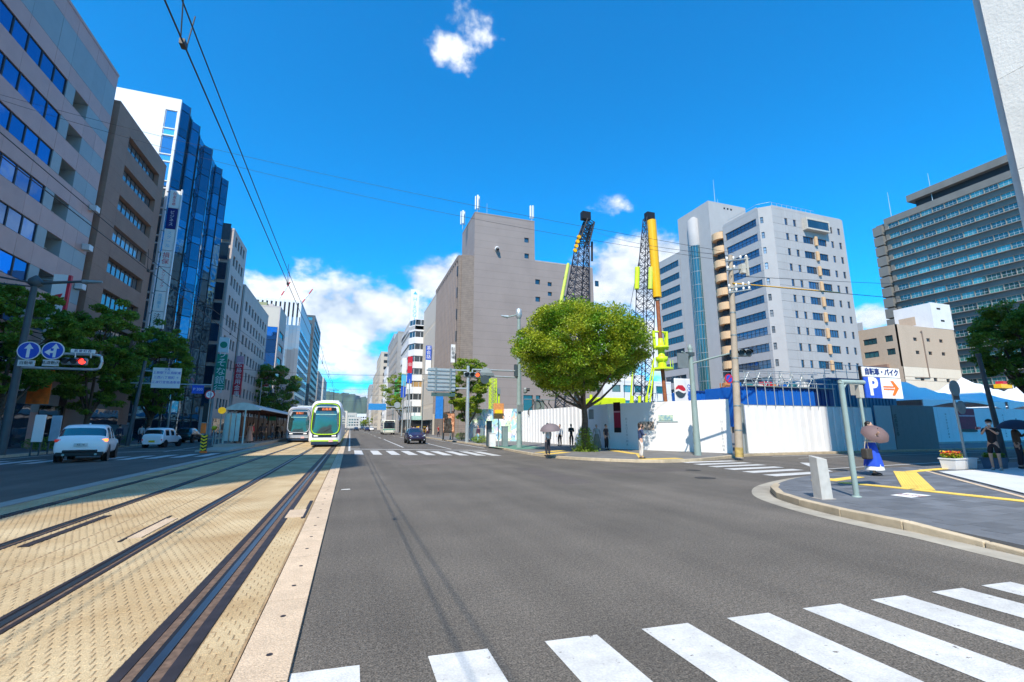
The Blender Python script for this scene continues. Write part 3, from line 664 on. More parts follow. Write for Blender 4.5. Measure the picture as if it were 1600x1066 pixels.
m = MB(); m.tube((-9,-.75,H-3),(-9,-1.1,H-3.2),.18); m.build('vent', black, b)

def block(name, label, x0, y0, x1, y1, Hh, wm, street='e', rows=8, fz=3.4, z1=3.8, wh=1.6, cols=None, cw=1.4, gapw=1.0, marg=.8, pm=None, fm=None, front=True, group=None, cat='building', sub=1, par=.4, rec=.18, frontcols=None):
    """plain city block: street face towards the road, end face towards the camera (-Y), windows cut into both"""
    b = thing(name, label, cat, (x0 if street == 'w' else x1, y0, 0), group=group); W = y1-y0; D = x1-x0
    def grid(Wd, sh=0):
        n = max(1, int((Wd-2*marg+gapw)/(cw+gapw))); rem = (Wd-n*cw-(n-1)*gapw)/2; r = []
        for k in range(rows):
            z = z1+k*fz
            if z+wh > Hh-.5: break
            for i in range(n): r.append((rem+i*(cw+gapw), z, rem+i*(cw+gapw)+cw, z+wh, sub, 1))
        return r
    if street == 'e': facade(b, R(90), 0, 0, W, Hh, grid(W), wm, pm=pm, fm=fm, rec=rec)
    else: facade(b, R(-90), 0, W, W, Hh, grid(W), wm, pm=pm, fm=fm, rec=rec)
    xo = -D if street == 'e' else 0
    if front: facade(b, 0, xo+(0 if street == 'e' else .31), 0, D-.31, Hh, grid(D-.31), wm, pm=pm, fm=fm, rec=rec)
    m = MB()
    if street == 'e': m.box(-D, .3, 0, -.3, W, Hh-.02)
    else: m.box(.3, .3, 0, D, W, Hh-.02)
    m.build('core', wm, b)
    if par: parapet(b, xo, 0, xo+D, W, Hh, wm, par, .3, .03)
    m = MB(); m.box(xo+D*.3, W*.3, Hh, xo+D*.7, W*.6, Hh+2); m.build('roof_plant', wm, b)
    sx = .01 if street == 'e' else -.05
    m = MB(); m.box(sx, .8, .15, sx+.04, W-.8, 3.0); m.build('shop_window', pane, b)
    return b
# g3: grey tiled block with pale windows, its glass side bay
b = block('office_building', 'grey tiled office block with paired square windows just beyond the glass tower', -34, 89.7, -22, 100.5, 36.6, lgrey, rows=9, fz=3.7, z1=4.6, wh=1.9, cw=1.35, gapw=.75, pm=pane_w, front=False)
for k in range(9):
    m = MB(); m.box(-2.2,-.25,5+k*3.7,-.5,-.2,8.1+k*3.7); m.build('glass_panel', pane_c, b)
m = MB(); m.box(-12,0,0,-2.3,.29,36.58); m.build('end_wall', brown, b)
t = thing('blade_sign', 'tall green bank blade sign with white characters and a round emblem above', 'sign', (-21.2, 88.6, 0))
z = [onx(330, y, -21.2)[1] for y in (512, 540, 543, 606)]
m = MB(); m.box(-.75,-.2,z[3],.75,.2,z[2]); o = m.build('sign_board', green_s, t); text(list('りそな銀行'), 1.5, white_s, o, (0,-.21,(z[3]+z[2])/2), FY, vertical=True, line=1.0)
m = MB(); m.box(-.75,-.2,z[1],.75,.2,z[0]); o = m.build('sign_board', white_s, t); m = MB(); m.lathe([(.55,-.03),(.55,.03)], (0,-.23,(z[0]+z[1])/2), 20, axis='Y'); m.build('emblem', green_s, o)
m = MB(); m.box(-.9,-.1,z[3],-.76,.1,z[0]); m.build('mast', steel, t)
# g4
b = block('office_building', 'pale concrete block with dense rows of dark square windows behind the tram stop', -34, 102.6, -22, 131, 29.9, lgrey, rows=8, fz=3.55, z1=4.0, wh=2.0, cw=1.75, gapw=1.5, pm=pane_w, front=False)
m = MB(); m.box(-12,0,0,-.3,.29,29.88); m.build('end_wall', brown, b)
t = thing('blade_sign', 'red blade sign with white characters left of the dense windowed block', 'sign', (-21.2, 101.4, 0))
za, zb = onx(371, 567, -21.2)[1], onx(366, 616, -21.2)[1]
m = MB(); m.box(-.7,-.2,zb,.7,.2,za); o = m.build('sign_board', red_s, t); text(list('広島信用金庫'), 1.05, white_s, o, (0,-.21,(za+zb)/2), FY, vertical=True, line=1.08)
m = MB(); m.box(-.6,-.15,za,.6,.15,za+1.6); m.build('sign_cap', mat('sign_pink', (.5,.3,.38), .5), t)
t = thing('blade_sign', 'smaller red blade sign at the far end of the dense windowed block', 'sign', (-21.2, 131.6, 0))
za, zb = onx(416, 577, -21.2)[1], onx(413, 603, -21.2)[1]
m = MB(); m.box(-.8,-.2,zb,.8,.2,za); o = m.build('sign_board', red_s, t); text(list('質大黒'), 1.4, white_s, o, (0,-.21,(za+zb)/2), FY, vertical=True)
# g5
b = block('office_building', 'beige office block with a blue glass side bay in the left row', -31, 149, -22, 163, 37, lgrey, rows=7, fz=4.0, z1=4.5, wh=2.0, cw=9, gapw=1, sub=6, pm=pane_t, front=False)
m = MB(); m.box(-9,0,31,-.3,.29,36.98); m.build('end_wall', cream, b)
for k in range(8):
    for i in range(3): m = MB(); m.box(-9+i*2.9,-.1,31-3.9*(k+1),-9+i*2.9+2.85,.25,31-3.9*k-.1); m.build('glass_panel', pane_b if k < 3 else pane_t, b)
m = MB(); m.box(-8,1,37,-4,5,38.6); m.build('roof_sign', mat('olive', (.3,.3,.16), .6), b)
# g6
b = block('tower_block', 'tall tower with white slotted crown and silvery glass body in the left row', -39, 199, -22, 249, 45.5, mat('silver_clad', (.30,.33,.37), .25, metal=.5, var=.08, stain=.15), rows=11, fz=3.8, z1=4, wh=2.6, cw=3.6, gapw=.3, pm=pane_w, fm=frame_l, front=False, par=0)
for i in range(13): m = MB(); m.box(-17+i*1.35,-.2,0,-17+i*1.35+1.3,.25,42); m.build('glass_panel', pane_w if i > 7 else pane_t, b)
m = MB(); m.box(-16.9,.4,42,-.2,49.9,52.2); m.build('crown_core', black, b)
for i in range(11): m = MB(); m.box(-17+i*1.62,0,42,-17+i*1.62+.95,.5,52); m.build('fin', white_r, b)
m = MB(); m.box(-17,.1,49.8+1.7,0,50,52.6); m.build('crown_top', white_r, b)
m = MB(); m.box(-.3,.5,42,.02,50,51.5); m.build('crown_side', mat('clad2',(.34,.36,.39),.4,metal=.3), b)
for (x0, y0, x1, y1, n) in [(-33,215,-26,220,1), (-27,230,-20,240,2)]:
    t = thing('roof_crane', ['red and white luffing crane on the tower roof, its jib rising to the left cloud','red and white roof crane, the farther of the two on the slotted tower'][n-1], 'crane', (x0, y0, 52.6))
    m = MB(); m.tube((0,0,0),(0,0,3.4),.5,.4); m.build('mast', white_s, t)
    L = 4
    for i in range(L):
        m = MB(); p = Vector((0,0,3.4)); q = Vector((4+2*n-2,0,10+2*n)); m.tube(p.lerp(q,i/L), p.lerp(q,(i+1)/L), .28, n=6); m.build('jib', red_s if i % 2 or i == L-1 else white_s, t)
# g7, g8 and farther blocks of the left row
block('tower_block', 'dark grey glass tower beyond the slotted tower', -31, 268, -22, 318, 62, mat('dark_clad', (.09,.095,.10), .35, var=.1), rows=16, fz=3.7, z1=4, wh=1.8, cw=3.0, gapw=.6, pm=pane_t, front=True)
block('apartment_building', 'brown apartment block with balconies, last tall one before the left sky gap', -28, 330, -22, 372, 38, concrete, rows=9, fz=3.8, z1=5, wh=2.2, cw=2.6, gapw=1.8, pm=pane, front=True)
block('apartment_building', 'pale slim apartment block farthest down the left side', -30, 392, -22, 440, 40, cream, rows=9, fz=3.8, z1=5, wh=2.0, cw=2, gapw=2.2, pm=pane, front=True)
block('low_block', 'low grey podium block under the slotted tower beside the street tree', -30, 166, -22, 196, 16, concrete, rows=3, fz=4, z1=4.5, wh=2.2, cw=2.4, gapw=1.2, pm=pane_t, front=True)
block('low_block', 'small block filling the gap between the dense windowed block and the blue bay', -32, 134, -23, 148, 14, concrete, rows=3, fz=4, z1=4, wh=2, cw=2, gapw=1.2, pm=pane, front=True)

# ---- right side: taupe building
b = thing('office_building', 'large windowless taupe tiled building with roof tower and phone aerials', 'building', (15.1, 67.2, 0))
holes = [(10.5,z,11.35,z+.85) for z in (32.0,29.0,24.9,21.9,19.1,16.0,13.0)]; 
low = [h for h in holes if h[3] < 28.5]+[(12.75,24.8,13.5,25.5),(12.75,23.1,13.5,23.8),(10.4,5.6,11.2,6.5),(17.3,5.6,18.1,6.5),(15.4,8.9,16.2,9.8),(8.3,3.0,9.9,6.5),(13.6,8.9,14.4,9.7)]+[(15.7,25.7,16.3,26.7,1,1,pane_w),(15.7,22.6,16.3,23.4,1,1,pane_w),(21.9,25.8,22.6,26.8)]
facade(b, 0, 2.0, 0, 21.4, 28.9, [(r[0]-0, *r[1:]) for r in low], taupe, th=.3, rec=.2)
facade(b, 0, 2.0, 0, 12.4-1.95, 35.9, [(8.6,z,9.4,z+.85,1,1) for z in (32.0,29.2)], taupe, z0=28.9)
m = MB(); m.box(2.0,.3,0,23.4,22,28.88); m.box(2.0,.3,28.88,12.45,9,35.88); m.build('core', taupe, b)
m = MB(); m.box(0,0,0,1.995,20,28.5); m.build('brick_pier', taupe2, b)
for i in range(15): m = MB(); m.box(-.45,2.0+i*1.28,4,0,2.5+i*1.28,28.3); m.build('fin', taupe, b)
m = MB(); m.box(-.46,1.2,27.9,-.0,21.2,28.6); m.box(-.5,.2,0,-.01,.9,28.4); m.build('fascia', taupe2, b)
for i in range(7): m = MB(); m.box(-.62,.3,4+i*3.5,-.5,.75,5.6+i*3.5); m.build('stair_window', frame_d, b)
parapet(b, 2, 0, 12.45, 9, 35.9, taupe, .2, .25, .03); m = MB(); m.box(12.5,.02,28.9,23.4,.25,29.1); m.build('coping', concrete, b)
m = MB(); m.lathe([(.32,0),(.34,-.45),(.3,-.5)], (5.7,-.02,30.1), 16, axis='Y'); m.build('vent_cowl', white_s, b)
m = MB(); m.tube((5.7,-.5,30.1),(5.75,-.6,29.8),.26); m.build('vent_mouth', black, b)
def aerial(x, y, z, n, h=2.2, label=''):
    t = thing('phone_aerial', label, 'antenna', (15.1+x, 67.2+y, z), group=None)
    m = MB(); m.tube((0,0,0),(0,0,h+1.0),.05); m.build('pole', steel_l, t)
    for i in range(n):
        a = 2*math.pi*i/n+.4; m = MB(); m.box(-.14,-.08,1.0,.14,.08,1.0+h); bevel(m.build('antenna_panel', white_s, t, (.32*math.cos(a), .32*math.sin(a), 0), a+1.57), .04)
aerial(.9, 4, 34.5, 3, 2.4, 'leftmost cluster of white phone aerial panels on the taupe roof tower')
aerial(2.6, .8, 36.0, 3, 2.4, 'white phone aerial cluster at the left front corner of the taupe roof tower')
aerial(12.3, .8, 36.0, 4, 2.2, 'white phone aerial cluster at the right corner of the taupe roof tower')
t = tag(MB.build((lambda m: (m.tube((0,0,0),(0,0,2.6),.04,.02), m)[1])(MB()), 'lightning_rod', steel_l, None, (19.5, 68.5, 36)), 'thin pale lightning rod standing between the aerials on the taupe tower', 'lightning rod')
# R2 cream
b = block('office_building', 'cream building with rows of tiny square windows behind the taupe building', 15.1, 89.6, 27, 107, 28.4, cream, street='w', rows=7, fz=5.6, z1=5.4, wh=.8, cw=.55, gapw=.8, front=False, par=.2)
t = thing('blade_sign', 'blue blade sign with white characters on the cream building', 'sign', (14.4, 93.5, 0))
za, zb = ony(681, 541, 93.5)[1], ony(681, 563, 93.5)[1]
m = MB(); m.box(-.55,-.15,zb,.55,.15,za); o = m.build('sign_board', blue_s, t); text(list('英会話'), .9, white_s, o, (0,-.16,(za+zb)/2), FY, vertical=True); m = MB(); m.box(-.55,-.15,zb-3,.55,.15,zb-.05); m.build('sign_board', white_s, t)
t = thing('blade_sign', 'narrow white blade sign with dark characters on the brick pier of the taupe building', 'sign', (14.2, 68.0, 0))
za, zb = ony(715, 539, 68)[1], ony(715, 567, 68)[1]
m = MB(); m.box(-.32,-.12,zb,.32,.12,za); o = m.build('sign_board', white_s, t); text(list('駐車場'), .62, frame_d, o, (0,-.13,(za+zb)/2), FY, vertical=True)
# R3 white banded
b = thing('office_building', 'white building with dark ribbon windows and chamfered corner', 'building', (12, 107, 0))
m = MB(); m.prism([(1.25,.3),(5.2,.3),(12,.3),(12,20),(.3,20),(.3,2.6)],0,24.3); m.build('core', frame_d, b)
segs3 = [((0,20),(0,2.4)),((0,2.4),(1.1,0)),((1.1,0),(5.2,0))]
for k in range(8):
    z = 3.2+k*2.95
    for (p, q) in segs3:
        p, q = Vector(p), Vector(q); L = (q-p).length; an = math.atan2(q.y-p.y, q.x-p.x)
        m = MB(); m.box(.02,0,z-1.45+1.5,L-.02,.28,z+1.55); m.build('spandrel', white_r, b, (p.x,p.y,0), an)
        n = max(1, int(L/1.15))
        for i in range(n): window(b, an, p.x, p.y, i*L/n+.02, z+1.56, L/n-.04, 1.33, 1, 1, frame_l, pane if k != 2 else mglass('window_amber', (.3,.18,.06)), .14, .05)
m = MB(); m.prism([(1.1,0),(12,0),(12,20),(0,20),(0,2.4)],24.31,25.2); m.build('parapet', white_r, b)
t = thing('roof_sign', 'tall white rooftop sign with cyan letters above the banded white building', 'sign', (13.4, 112, 25.2))
m = MB(); m.box(-1.05,-.3,.6,.95,.3,10.2); o = m.build('sign_board', white_s, t); text(list('HIROGIN'), 1.25, cyan_s, o, (0,-.31,4.6), FY, vertical=True, line=.82); m = MB(); m.prism([(-.5,0),(.5,0),(0,.8)],-.02,.02); o2 = m.build('emblem', cyan_s, o, (0,-.32,9.0)); o2.rotation_euler = (R(90),0,0)
for x in (-.8,.7): m = MB(); m.tube((x,0,0),(x,0,.6),.1); m.build('leg', steel, t)
# shops awning and farther right blocks
for lab, X, Y0, Y1, Hh, wm, kw in [
    ('dark and pale tower with a blue glass strip behind the banner poles', 13, 150, 185, 32, concrete, dict(rows=9, fz=3.4, wh=1.9, cw=2.2, gapw=1.0, pm=pane_b)),
    ('grey net-wrapped building site tower in the right row', 16, 205, 240, 42, mat('grey_net', (.36,.40,.42), .8, var=.06), dict(rows=11, fz=3.6, wh=1.0, cw=3.2, gapw=.3, pm=pane_w)),
    ('white block with blue and pink horizontal fins in the right row', 12.5, 188, 204, 25, white_r, dict(rows=8, fz=2.9, wh=1.5, cw=2.5, gapw=.2, pm=pane_b)),
    ('tall cream-white block with rounded balconies in the right row', 13, 245, 285, 40, cream, dict(rows=11, fz=3.4, wh=1.6, cw=2.4, gapw=2.0, pm=pane)),
    ('cream block with blind side wall at the far end of the right row', 13, 290, 330, 34, cream, dict(rows=9, fz=3.4, wh=1.4, cw=1.4, gapw=3, pm=pane)),
    ('dark grey slab block closing the right row near the hills', 14, 420, 460, 38, concrete, dict(rows=10, fz=3.5, wh=1.8, cw=2.6, gapw=1, pm=pane_t)),
    ('white hotel block far down the right row', 14, 340, 400, 24, white_r, dict(rows=6, fz=3.4, wh=1.6, cw=2, gapw=1.6, pm=pane))]:
    block('city_block', lab, X, Y0, X+14, Y1, Hh, wm, street='w', **kw)
g = thing('site_hoarding', 'bright green construction netting above the far street tree', 'netting', (12.2, 128, 0)); m = MB(); m.box(0,0,8,.4,16,15.5); m.box(0.4,0,8,4,.3,15.5); m.build('net', mat('green_net', (.06,.50,.10), .7, var=.1), g)
m = MB(); [m.tube((x,y,0),(x,y,15.8),.06) for x, y in ((-.05,0),(-.05,8),(-.05,16),(4,-.05))]; m.build('scaffold', steel, g)
# far city across the river of asphalt: small blocks closing the street
fb = [(-3,640,16,14,cream),(8,660,14,19,white_r),(24,640,13,27,concrete),(38,650,18,38,lgrey),(-20,700,15,24,beige_l),(-38,720,14,40,lgrey),(60,700,18,44,cream),(14,820,22,22,beige_l),(-60,660,20,50,concrete),(-6,900,16,27,cream),(85,760,22,50,white_r)]
names = ['small cream','white','grey mid-rise','pale grey','white slab','tall pale','cream corner','beige','large grey','distant white','right-hand white']
for (X, Y, W, Hh, wm), nmn in zip(fb, names):
    b = thing('far_block', nmn+' block closing the end of the street below the hills', 'building', (X, Y, 0)); nfl = int(Hh/3.4)
    facade(b, 0, 0, 0, W, Hh, [(1+i*3.2, 3+k*3.4, 3.2+i*3.2, 4.7+k*3.4, 1, 1) for k in range(nfl-1) for i in range(int((W-1)/3.2))], wm); m = MB(); m.box(0,.3,0,W,14,Hh-.02); m.build('core', wm, b)

# ---- pale grey hospital-like building on the right
FP = 3.84
b = thing('office_building', 'large pale grey eleven-storey building with orange balconies above the blue site cabins', 'building', (92, 75, 0))
rects = []
for k in range(10):
    z = 49.4-FP*k
    rects += [(3.85,z,4.75,z+1.75,1,2),(6.65,z,7.55,z+1.75,1,2),(18.95,z,19.85,z+1.75,1,2),(21.75,z,22.65,z+1.75,1,2)]
    if k: rects += [(9.3,z,12.7,z+1.75,4,1),(13.8,z,17.2,z+1.75,4,1)]
facade(b, 0, 0, 0, 24, 53.7, rects, hosp, pm=pane_m, panels=([0,3,8.6,18.2,24],[53.2-FP*k for k in range(14)]), gap=.03)
m = MB(); m.box(9.6,-1.2,48.8,17.4,-.02,49.2); m.box(9.6,-1.2,51.3,17.4,-.02,51.8); m.box(9.6,-1.2,49.2,9.9,0,51.3); m.box(17.1,-1.2,49.2,17.4,0,51.3); m.build('bay_frame', mat('bay_beige', (.5,.45,.38), .6), b)
for i in range(8): m = MB(); m.box(9.95+i*.895,-1.1,49.22,9.95+i*.895+.85,-1.0,51.28); m.build('bay_pane', pane, b)
orange_b = mat('balcony_orange', (.62,.40,.22), .6, var=.04)
for k in range(1, 10): m = MB(); m.box(12.85,-.5,49.0-FP*k,13.65,-.02,51.4-FP*k); bevel(m.build('balcony_box', orange_b, b), .1, 2)
# chamfer and left face (street side)
cp = (-2.1, 2.0)
L = math.hypot(2.1, 2.0); facade(b, math.atan2(-2.0, 2.1), -2.1, 2.0, L, 53.7, [(.3,49.6-FP*k,.95,51.2-FP*k,1,2) for k in range(10)], hosp, pm=pane_w)
facade(b, R(-90), -2.1, 13.2, 11.2, 53.7, [(.8,49.4-FP*k,10.4,51.3-FP*k,8,2) for k in range(11)], hosp, pm=pane_m, rec=.2, panels=([0,.8,10.4],[53.2-FP*k for k in range(14)]), gap=.03)
m = MB(); m.prism([(-1.8,2.2),(.2,.35),(23.98,.31),(23.98,13),(-1.8,13.2)],0,53.68); m.build('core', hosp, b)
m = MB(); m.box(.5,.3,53.7,23.9,.5,54.1); m.box(-2,2.5,53.7,-1.8,13,54.1); m.build('parapet', hosp, b)
for i in range(18):
    if i < 9: m = MB(); m.tube((i*1.6+1,.6,54),(i*1.6+1,.6,55),.04); m.build('rail_post', steel_l, b)
m = MB(); m.tube((.4,.6,55),(15,.6,55),.04); m.tube((-1.5,2.8,55),(.4,.6,55),.04); m.tube((-1.5,12,55),(-1.5,2.8,55),.04); m.build('roof_rail', steel_l, b)
for k in range(12):
    z = 50.6-FP*k
    if z < 0: break
    m = MB(); pr_ = [(2.0,0),(2.0,1.9)]; m.lathe(pr_, (-1.2,15.2,z), 24, smooth=False); m.build('stair_balcony', orange_b, b)
m = MB(); m.lathe([(1.4,0),(1.4,53)], (-.6,15.2,0), 12); m.build('stair_core', black, b)
# lift tower and rear wing
facade(b, R(-90), -2.1, 30, 12.6, 63.3, [], hosp); facade(b, 0, -1.8, 17.4, 13, 63.3, [(5+i*1.2,61.6,5.7+i*1.2,62.2,1,1) for i in range(3)], hosp)
m = MB(); m.box(-1.8,17.7,0,11.2,30,63.2); m.build('tower_core', hosp, b)
m = MB(); m.lathe([(1.7,2),(1.7,52)], (-2.0,23.6,0), 20, smooth=True); m.build('stair_glass', pane_t, b); m = MB(); m.lathe([(1.75,52),(1.75,60),(.6,61)], (-2.0,23.6,0), 20); m.build('stair_cap', hosp, b)
for k in range(14): m = MB(); m.lathe([(1.78,2+k*FP),(1.78,2.15+k*FP)], (-2.0,23.6,0), 20); m.build('stair_ring', steel, b)
for a in range(7): t_ = math.pi/2+.3+a*.42; m = MB(); m.tube((-2+1.76*math.cos(t_),23.6+1.76*math.sin(t_),2),(-2+1.76*math.cos(t_),23.6+1.76*math.sin(t_),52),.05); m.build('stair_mullion', steel, b)
facade(b, R(-90), -2.1, 40.6, 10.5, 53.2, [(.5,49.0-FP*k,9.6,50.9-FP*k,8,1) for k in range(12)], hosp, pm=pane, panels=([0,.5,9.6],[52.8-FP*k for k in range(14)]), gap=.03)
m = MB(); m.box(-1.8,30,0,11,40.6,53.1); m.build('wing_core', hosp, b)
for x, y, z0_, h in ((3,20,63,9),(6,22,63,4.5)): m = MB(); m.tube((x,y,z0_),(x,y,z0_+h),.09,.03); m.build('roof_aerial', steel_l, b)

# ---- government slab, far right
b = thing('office_tower', 'huge dark grey government slab with teal window ribbons at the far right', 'building', (171, 97, 0))
rects = []; nb = 17
for k in range(17):
    z = 68.5-3.67*k
    for i in range(17 if k else 17): rects.append((1.0+i*3.2, z, 4.15+i*3.2, z+1.9, 3, 2, pane_gov))
facade(b, R(-90), 0, 0, 56, 72.6, rects, govw, pm=pane_t, rec=.35, th=.5, fm=frame_l)
for k in range(18): m = MB(); m.box(-.75,-56,68.3-3.67*k,-.01,0,68.45-3.67*k); m.build('ledge', mat('gov_ledge', (.32,.29,.26), .7, var=.1), b)
m = MB(); m.box(.5,-56,0,18,0,72.5); m.build('core', govw, b)
for k in range(19): m = MB(); m.box(-1.2,.3,1+k*3.67,1.2,3.2,4.2+k*3.67); m.build('stair_fin', govw, b)
m = MB(); m.box(.6,.1,0,14,3,71.3); m.build('stair_tower', govw, b)
m = MB(); m.box(2,-54,72.5,16,-9,75.4); m.build('roof_storey', black, b); m = MB(); m.box(.2,-55,75.4,18,-7.5,77.6); m.build('roof_slab', govw, b)
for y, h in ((-2,4),(-14,4.5),(-43,9)): m = MB(); m.tube((1,y,72),(1,y,78+h),.12,.05); m.build('roof_aerial', steel_l, b)
# ---- beige building
b = thing('apartment_building', 'beige and cream low-rise with white roof storey between the pale and the dark buildings', 'building', (130.5, 75, 0))
def wl(pts, w_=1.5, h_=.9):
    r = []
    for x, y in pts: X, Z = ony(1300+.4127*x, 200+.4127*y, 75); r.append((X-130.5-w_/2, Z-h_/2, X-130.5+w_/2, Z+h_/2, 2, 1))
    return r
facade(b, 0, 0, 0, 23.5, 16.6, [r for r in wl([(335,908),(383,911),(432,914),(343,950),(393,953),(441,957)]) if r[3] < 16.4], beige_l, panels=([0,8,16],[]), gap=.03)
facade(b, 0, 0, 0, 23.5, 27.5, wl([(315,800),(365,803),(413,807),(325,850),(373,853),(423,856)]), beige, z0=16.62)
lw = []
for x0_, x1_, y0_ in ((118,170,806),(200,230,795),(122,178,855),(208,240,845)):
    ya = onx(1300+.4127*x1_, 200+.4127*y0_, 130.5); yb = onx(1300+.4127*x0_, 200+.4127*y0_, 130.5); lw.append((17-(yb[0]-75), ya[1]-.8, 17-(ya[0]-75), ya[1]+.8, 3, 1))
facade(b, R(-90), 0, 17, 17, 27.5, [r for r in lw if r[0] > 0], beige, pm=pane_t)
m = MB(); m.box(.3,.3,0,23.5,17,27.4); m.build('core', beige, b)
facade(b, 0, 15.4, 0, 8.4, 34.7, wl([]), white_r, z0=27.6); m = MB(); m.box(15.4,.3,27.5,23.8,9,34.6); m.build('roof_storey', white_r, b)
for x, z in ((17.8,32.9),(18.8,29.6)): m = MB(); m.box(x,-.03,z,x+1.5,0,z+.5); m.build('slot_window', frame_d, b)
m = MB(); m.box(15.37,4,29.2,15.4,8,31.6); m.build('louvre', beige, b)
m = MB(); m.box(0,8,27.5,.2,17,29.7); m.build('roof_screen', frame_l, b)
m = MB(); m.path([(9.2,-.1,26),(9.6,-.1,26.4),(9.8,-.1,14),(4,-.1,13.8)],.14); m.build('flue', mat('flue', (.2,.15,.12), .6), b)
m = MB(); m.box(-.8,3,14.2,-.01,9,17.5); m.build('balcony', brown, b)
# ---- pale stone tower, right edge
b = thing('stone_tower', 'rough pale stone tower rising out of the top right corner', 'building', (18.0, 6.6, 0))
facade(b, R(-90), 0, 0, 30, 60, [], towerw, panels=([i*2.2 for i in range(14)],[i*3.0 for i in range(20)]), gap=.012, th=.25)
facade(b, 0, .26, 0, 29.7, 60, [], towerw, th=.25, name='north_wall')
m = MB(); m.box(.25,-30,0,30,-.01,59.9); m.build('core', towerw, b)
m = MB(); m.box(-.03,-14,.13,-.01,-1,3.6); m.build('shop_window', pane, b)
# low hall seen over the fence right of the plane tree
b = block('low_block', 'white low building behind the lime drilling rig', 52, 88, 70, 96, 11.5, white_r, street='w', rows=3, fz=3.4, z1=2.4, wh=1.6, cw=2.2, gapw=.7, pm=pane_t)

# ---- hills at the end of the street
mb = MB(); hp = [(-2600,40),(-1900,120),(-1300,190),(-800,230),(-400,225),(-180,212),(-80,206),(0,196),(60,186),(120,176),(180,168),(300,150),(500,150),(800,170),(1200,130),(1700,150),(2300,90),(3000,30)]
prof = catmull(hp, 6); rows_ = []
for j, (dy, s) in enumerate([(0,0),(150,.45),(300,.8),(450,1),(700,.9),(1000,0)]):
    rows_.append([(p[0]*(1+.02*j)+rng.uniform(-15,15), 2500+dy+rng.uniform(-30,30), (p[1]+rng.uniform(-6,6)*(s > .3))*s-2) for p in prof])
n = len(prof); vs = [v for r in rows_ for v in r]; mb.add(vs, [(j*n+i, j*n+i+1, (j+1)*n+i+1, (j+1)*n+i) for j in range(5) for i in range(n-1)], 0, True)
struct('hills', mb, mat('forest_hill', (.055,.085,.045), .95, var=.3, vscale=.01))

# ================================================================== FENCES AND BUILDING SITE
def wall_run(root, p, q, h, step, m, name='panel', th=.06, gap=.012, z=.1):
    a, b_ = Vector(p), Vector(q); L = (b_-a).length; n = max(1, round(L/step)); st = L/n; an = math.atan2((b_-a).y, (b_-a).x); t = (b_-a)/L
    mb = MB(); mb.box(gap/2, 0, 0, st-gap/2, th, h); me = mb.mesh(name, m)
    for i in range(n): c = a+t*st*i; ob(name, me, root, (c.x-root.location.x, c.y-root.location.y, z), an)
def corrug(root, p, q, h, step, m, z=.1, name='panel', d=.07):
    a, b_ = Vector(p), Vector(q); L = (b_-a).length; n = max(1, round(L/step)); st = L/n; an = math.atan2((b_-a).y, (b_-a).x); t = (b_-a)/L
    pr = [(0,d),(.04*st,0),(.56*st,0),(.62*st,d),(st-.012,d)]; mb = MB()
    for (x0,y0),(x1,y1) in zip(pr[:-1], pr[1:]): mb.quad((x0,y0,0),(x1,y1,0),(x1,y1,h),(x0,y0,h)); mb.quad((x1,y1+.01,0),(x0,y0+.01,0),(x0,y0+.01,h),(x1,y1+.01,h)); mb.quad((x0,y0,h),(x1,y1,h),(x1,y1+.01,h),(x0,y0+.01,h))
    me = mb.mesh(name, m)
    for i in range(n): c = a+t*st*i; ob(name, me, root, (c.x-root.location.x, c.y-root.location.y, z), an)
# painted mural hoarding
art = mat('mural', (.80,.80,.78), .5, var=.02)
t_ = art.node_tree; bs = t_.nodes['Principled BSDF']; src = bs.inputs['Base Color'].links[0].from_socket; geo = nd(t_, 'ShaderNodeNewGeometry')
for i, (c, sc_, th_, lo) in enumerate([((.25,.60,.72),1.1,.60,0),((.55,.75,.45),1.7,.64,7),((.12,.30,.55),2.3,.67,13),((.75,.50,.35),1.9,.67,21),((.60,.45,.65),2.6,.69,33),((.1,.12,.2),2.2,.71,44)]):
    n_ = nd(t_, 'ShaderNodeTexNoise'); n_.inputs['Scale'].default_value = sc_; n_.inputs['Detail'].default_value = 3; n_.inputs['Distortion'].default_value = 1.2
    mp = nd(t_, 'ShaderNodeMapping'); mp.inputs['Location'].default_value = (lo, lo, lo); mp.inputs['Scale'].default_value = (1, 1, .6); t_.links.new(geo.outputs['Position'], mp.inputs[0]); t_.links.new(mp.outputs[0], n_.inputs['Vector'])
    mx_ = nd(t_, 'ShaderNodeMix', data_type='RGBA'); t_.links.new(mth(t_, 'MULTIPLY', mth(t_, 'GREATER_THAN', n_.outputs[0], th_-.05), .8), mx_.inputs[0]); t_.links.new(src, mx_.inputs[6]); mx_.inputs[7].default_value = (*c, 1); src = mx_.outputs[2]
t_.links.new(src, bs.inputs['Base Color'])
f = thing('mural_hoarding', 'white hoarding painted with blue and green abstract mural under the taupe building', 'hoarding', (12.4, 50, 0))
wall_run(f, (12.4,50), (16.9,46.2), 3.4, .95, art)
f = thing('site_hoarding', 'long white site hoarding behind the plane tree, posters on its sunny part', 'hoarding', (17, 30, 0))
corrug(f, (16.95,46.1), (17.7,33.5), 3.15, .62, white_p); wall_run(f, (17.7,33.4), (17.2,28.6), 3.1, 1.2, white_p); wall_run(f, (17.2,28.5), (20.85,21.2), 3.1, 8.2, white_p, gap=.006)
m = MB(); [m.tube((x,y,0),(x,y,3.3),.04) for x, y in ((17.55-17,40-30),(18-17,33-30),(18-17,29-30),(21-17,22-30))]; m.build('brace', steel, f)
W0, W1 = Vector((17.2,28.5)), Vector((20.85,21.2)); wt_ = (W1-W0).normalized(); wn = Vector((wt_.y, -wt_.x)); wn = -wn if wn.x > 0 else wn; wang = math.atan2(wt_.y, wt_.x)
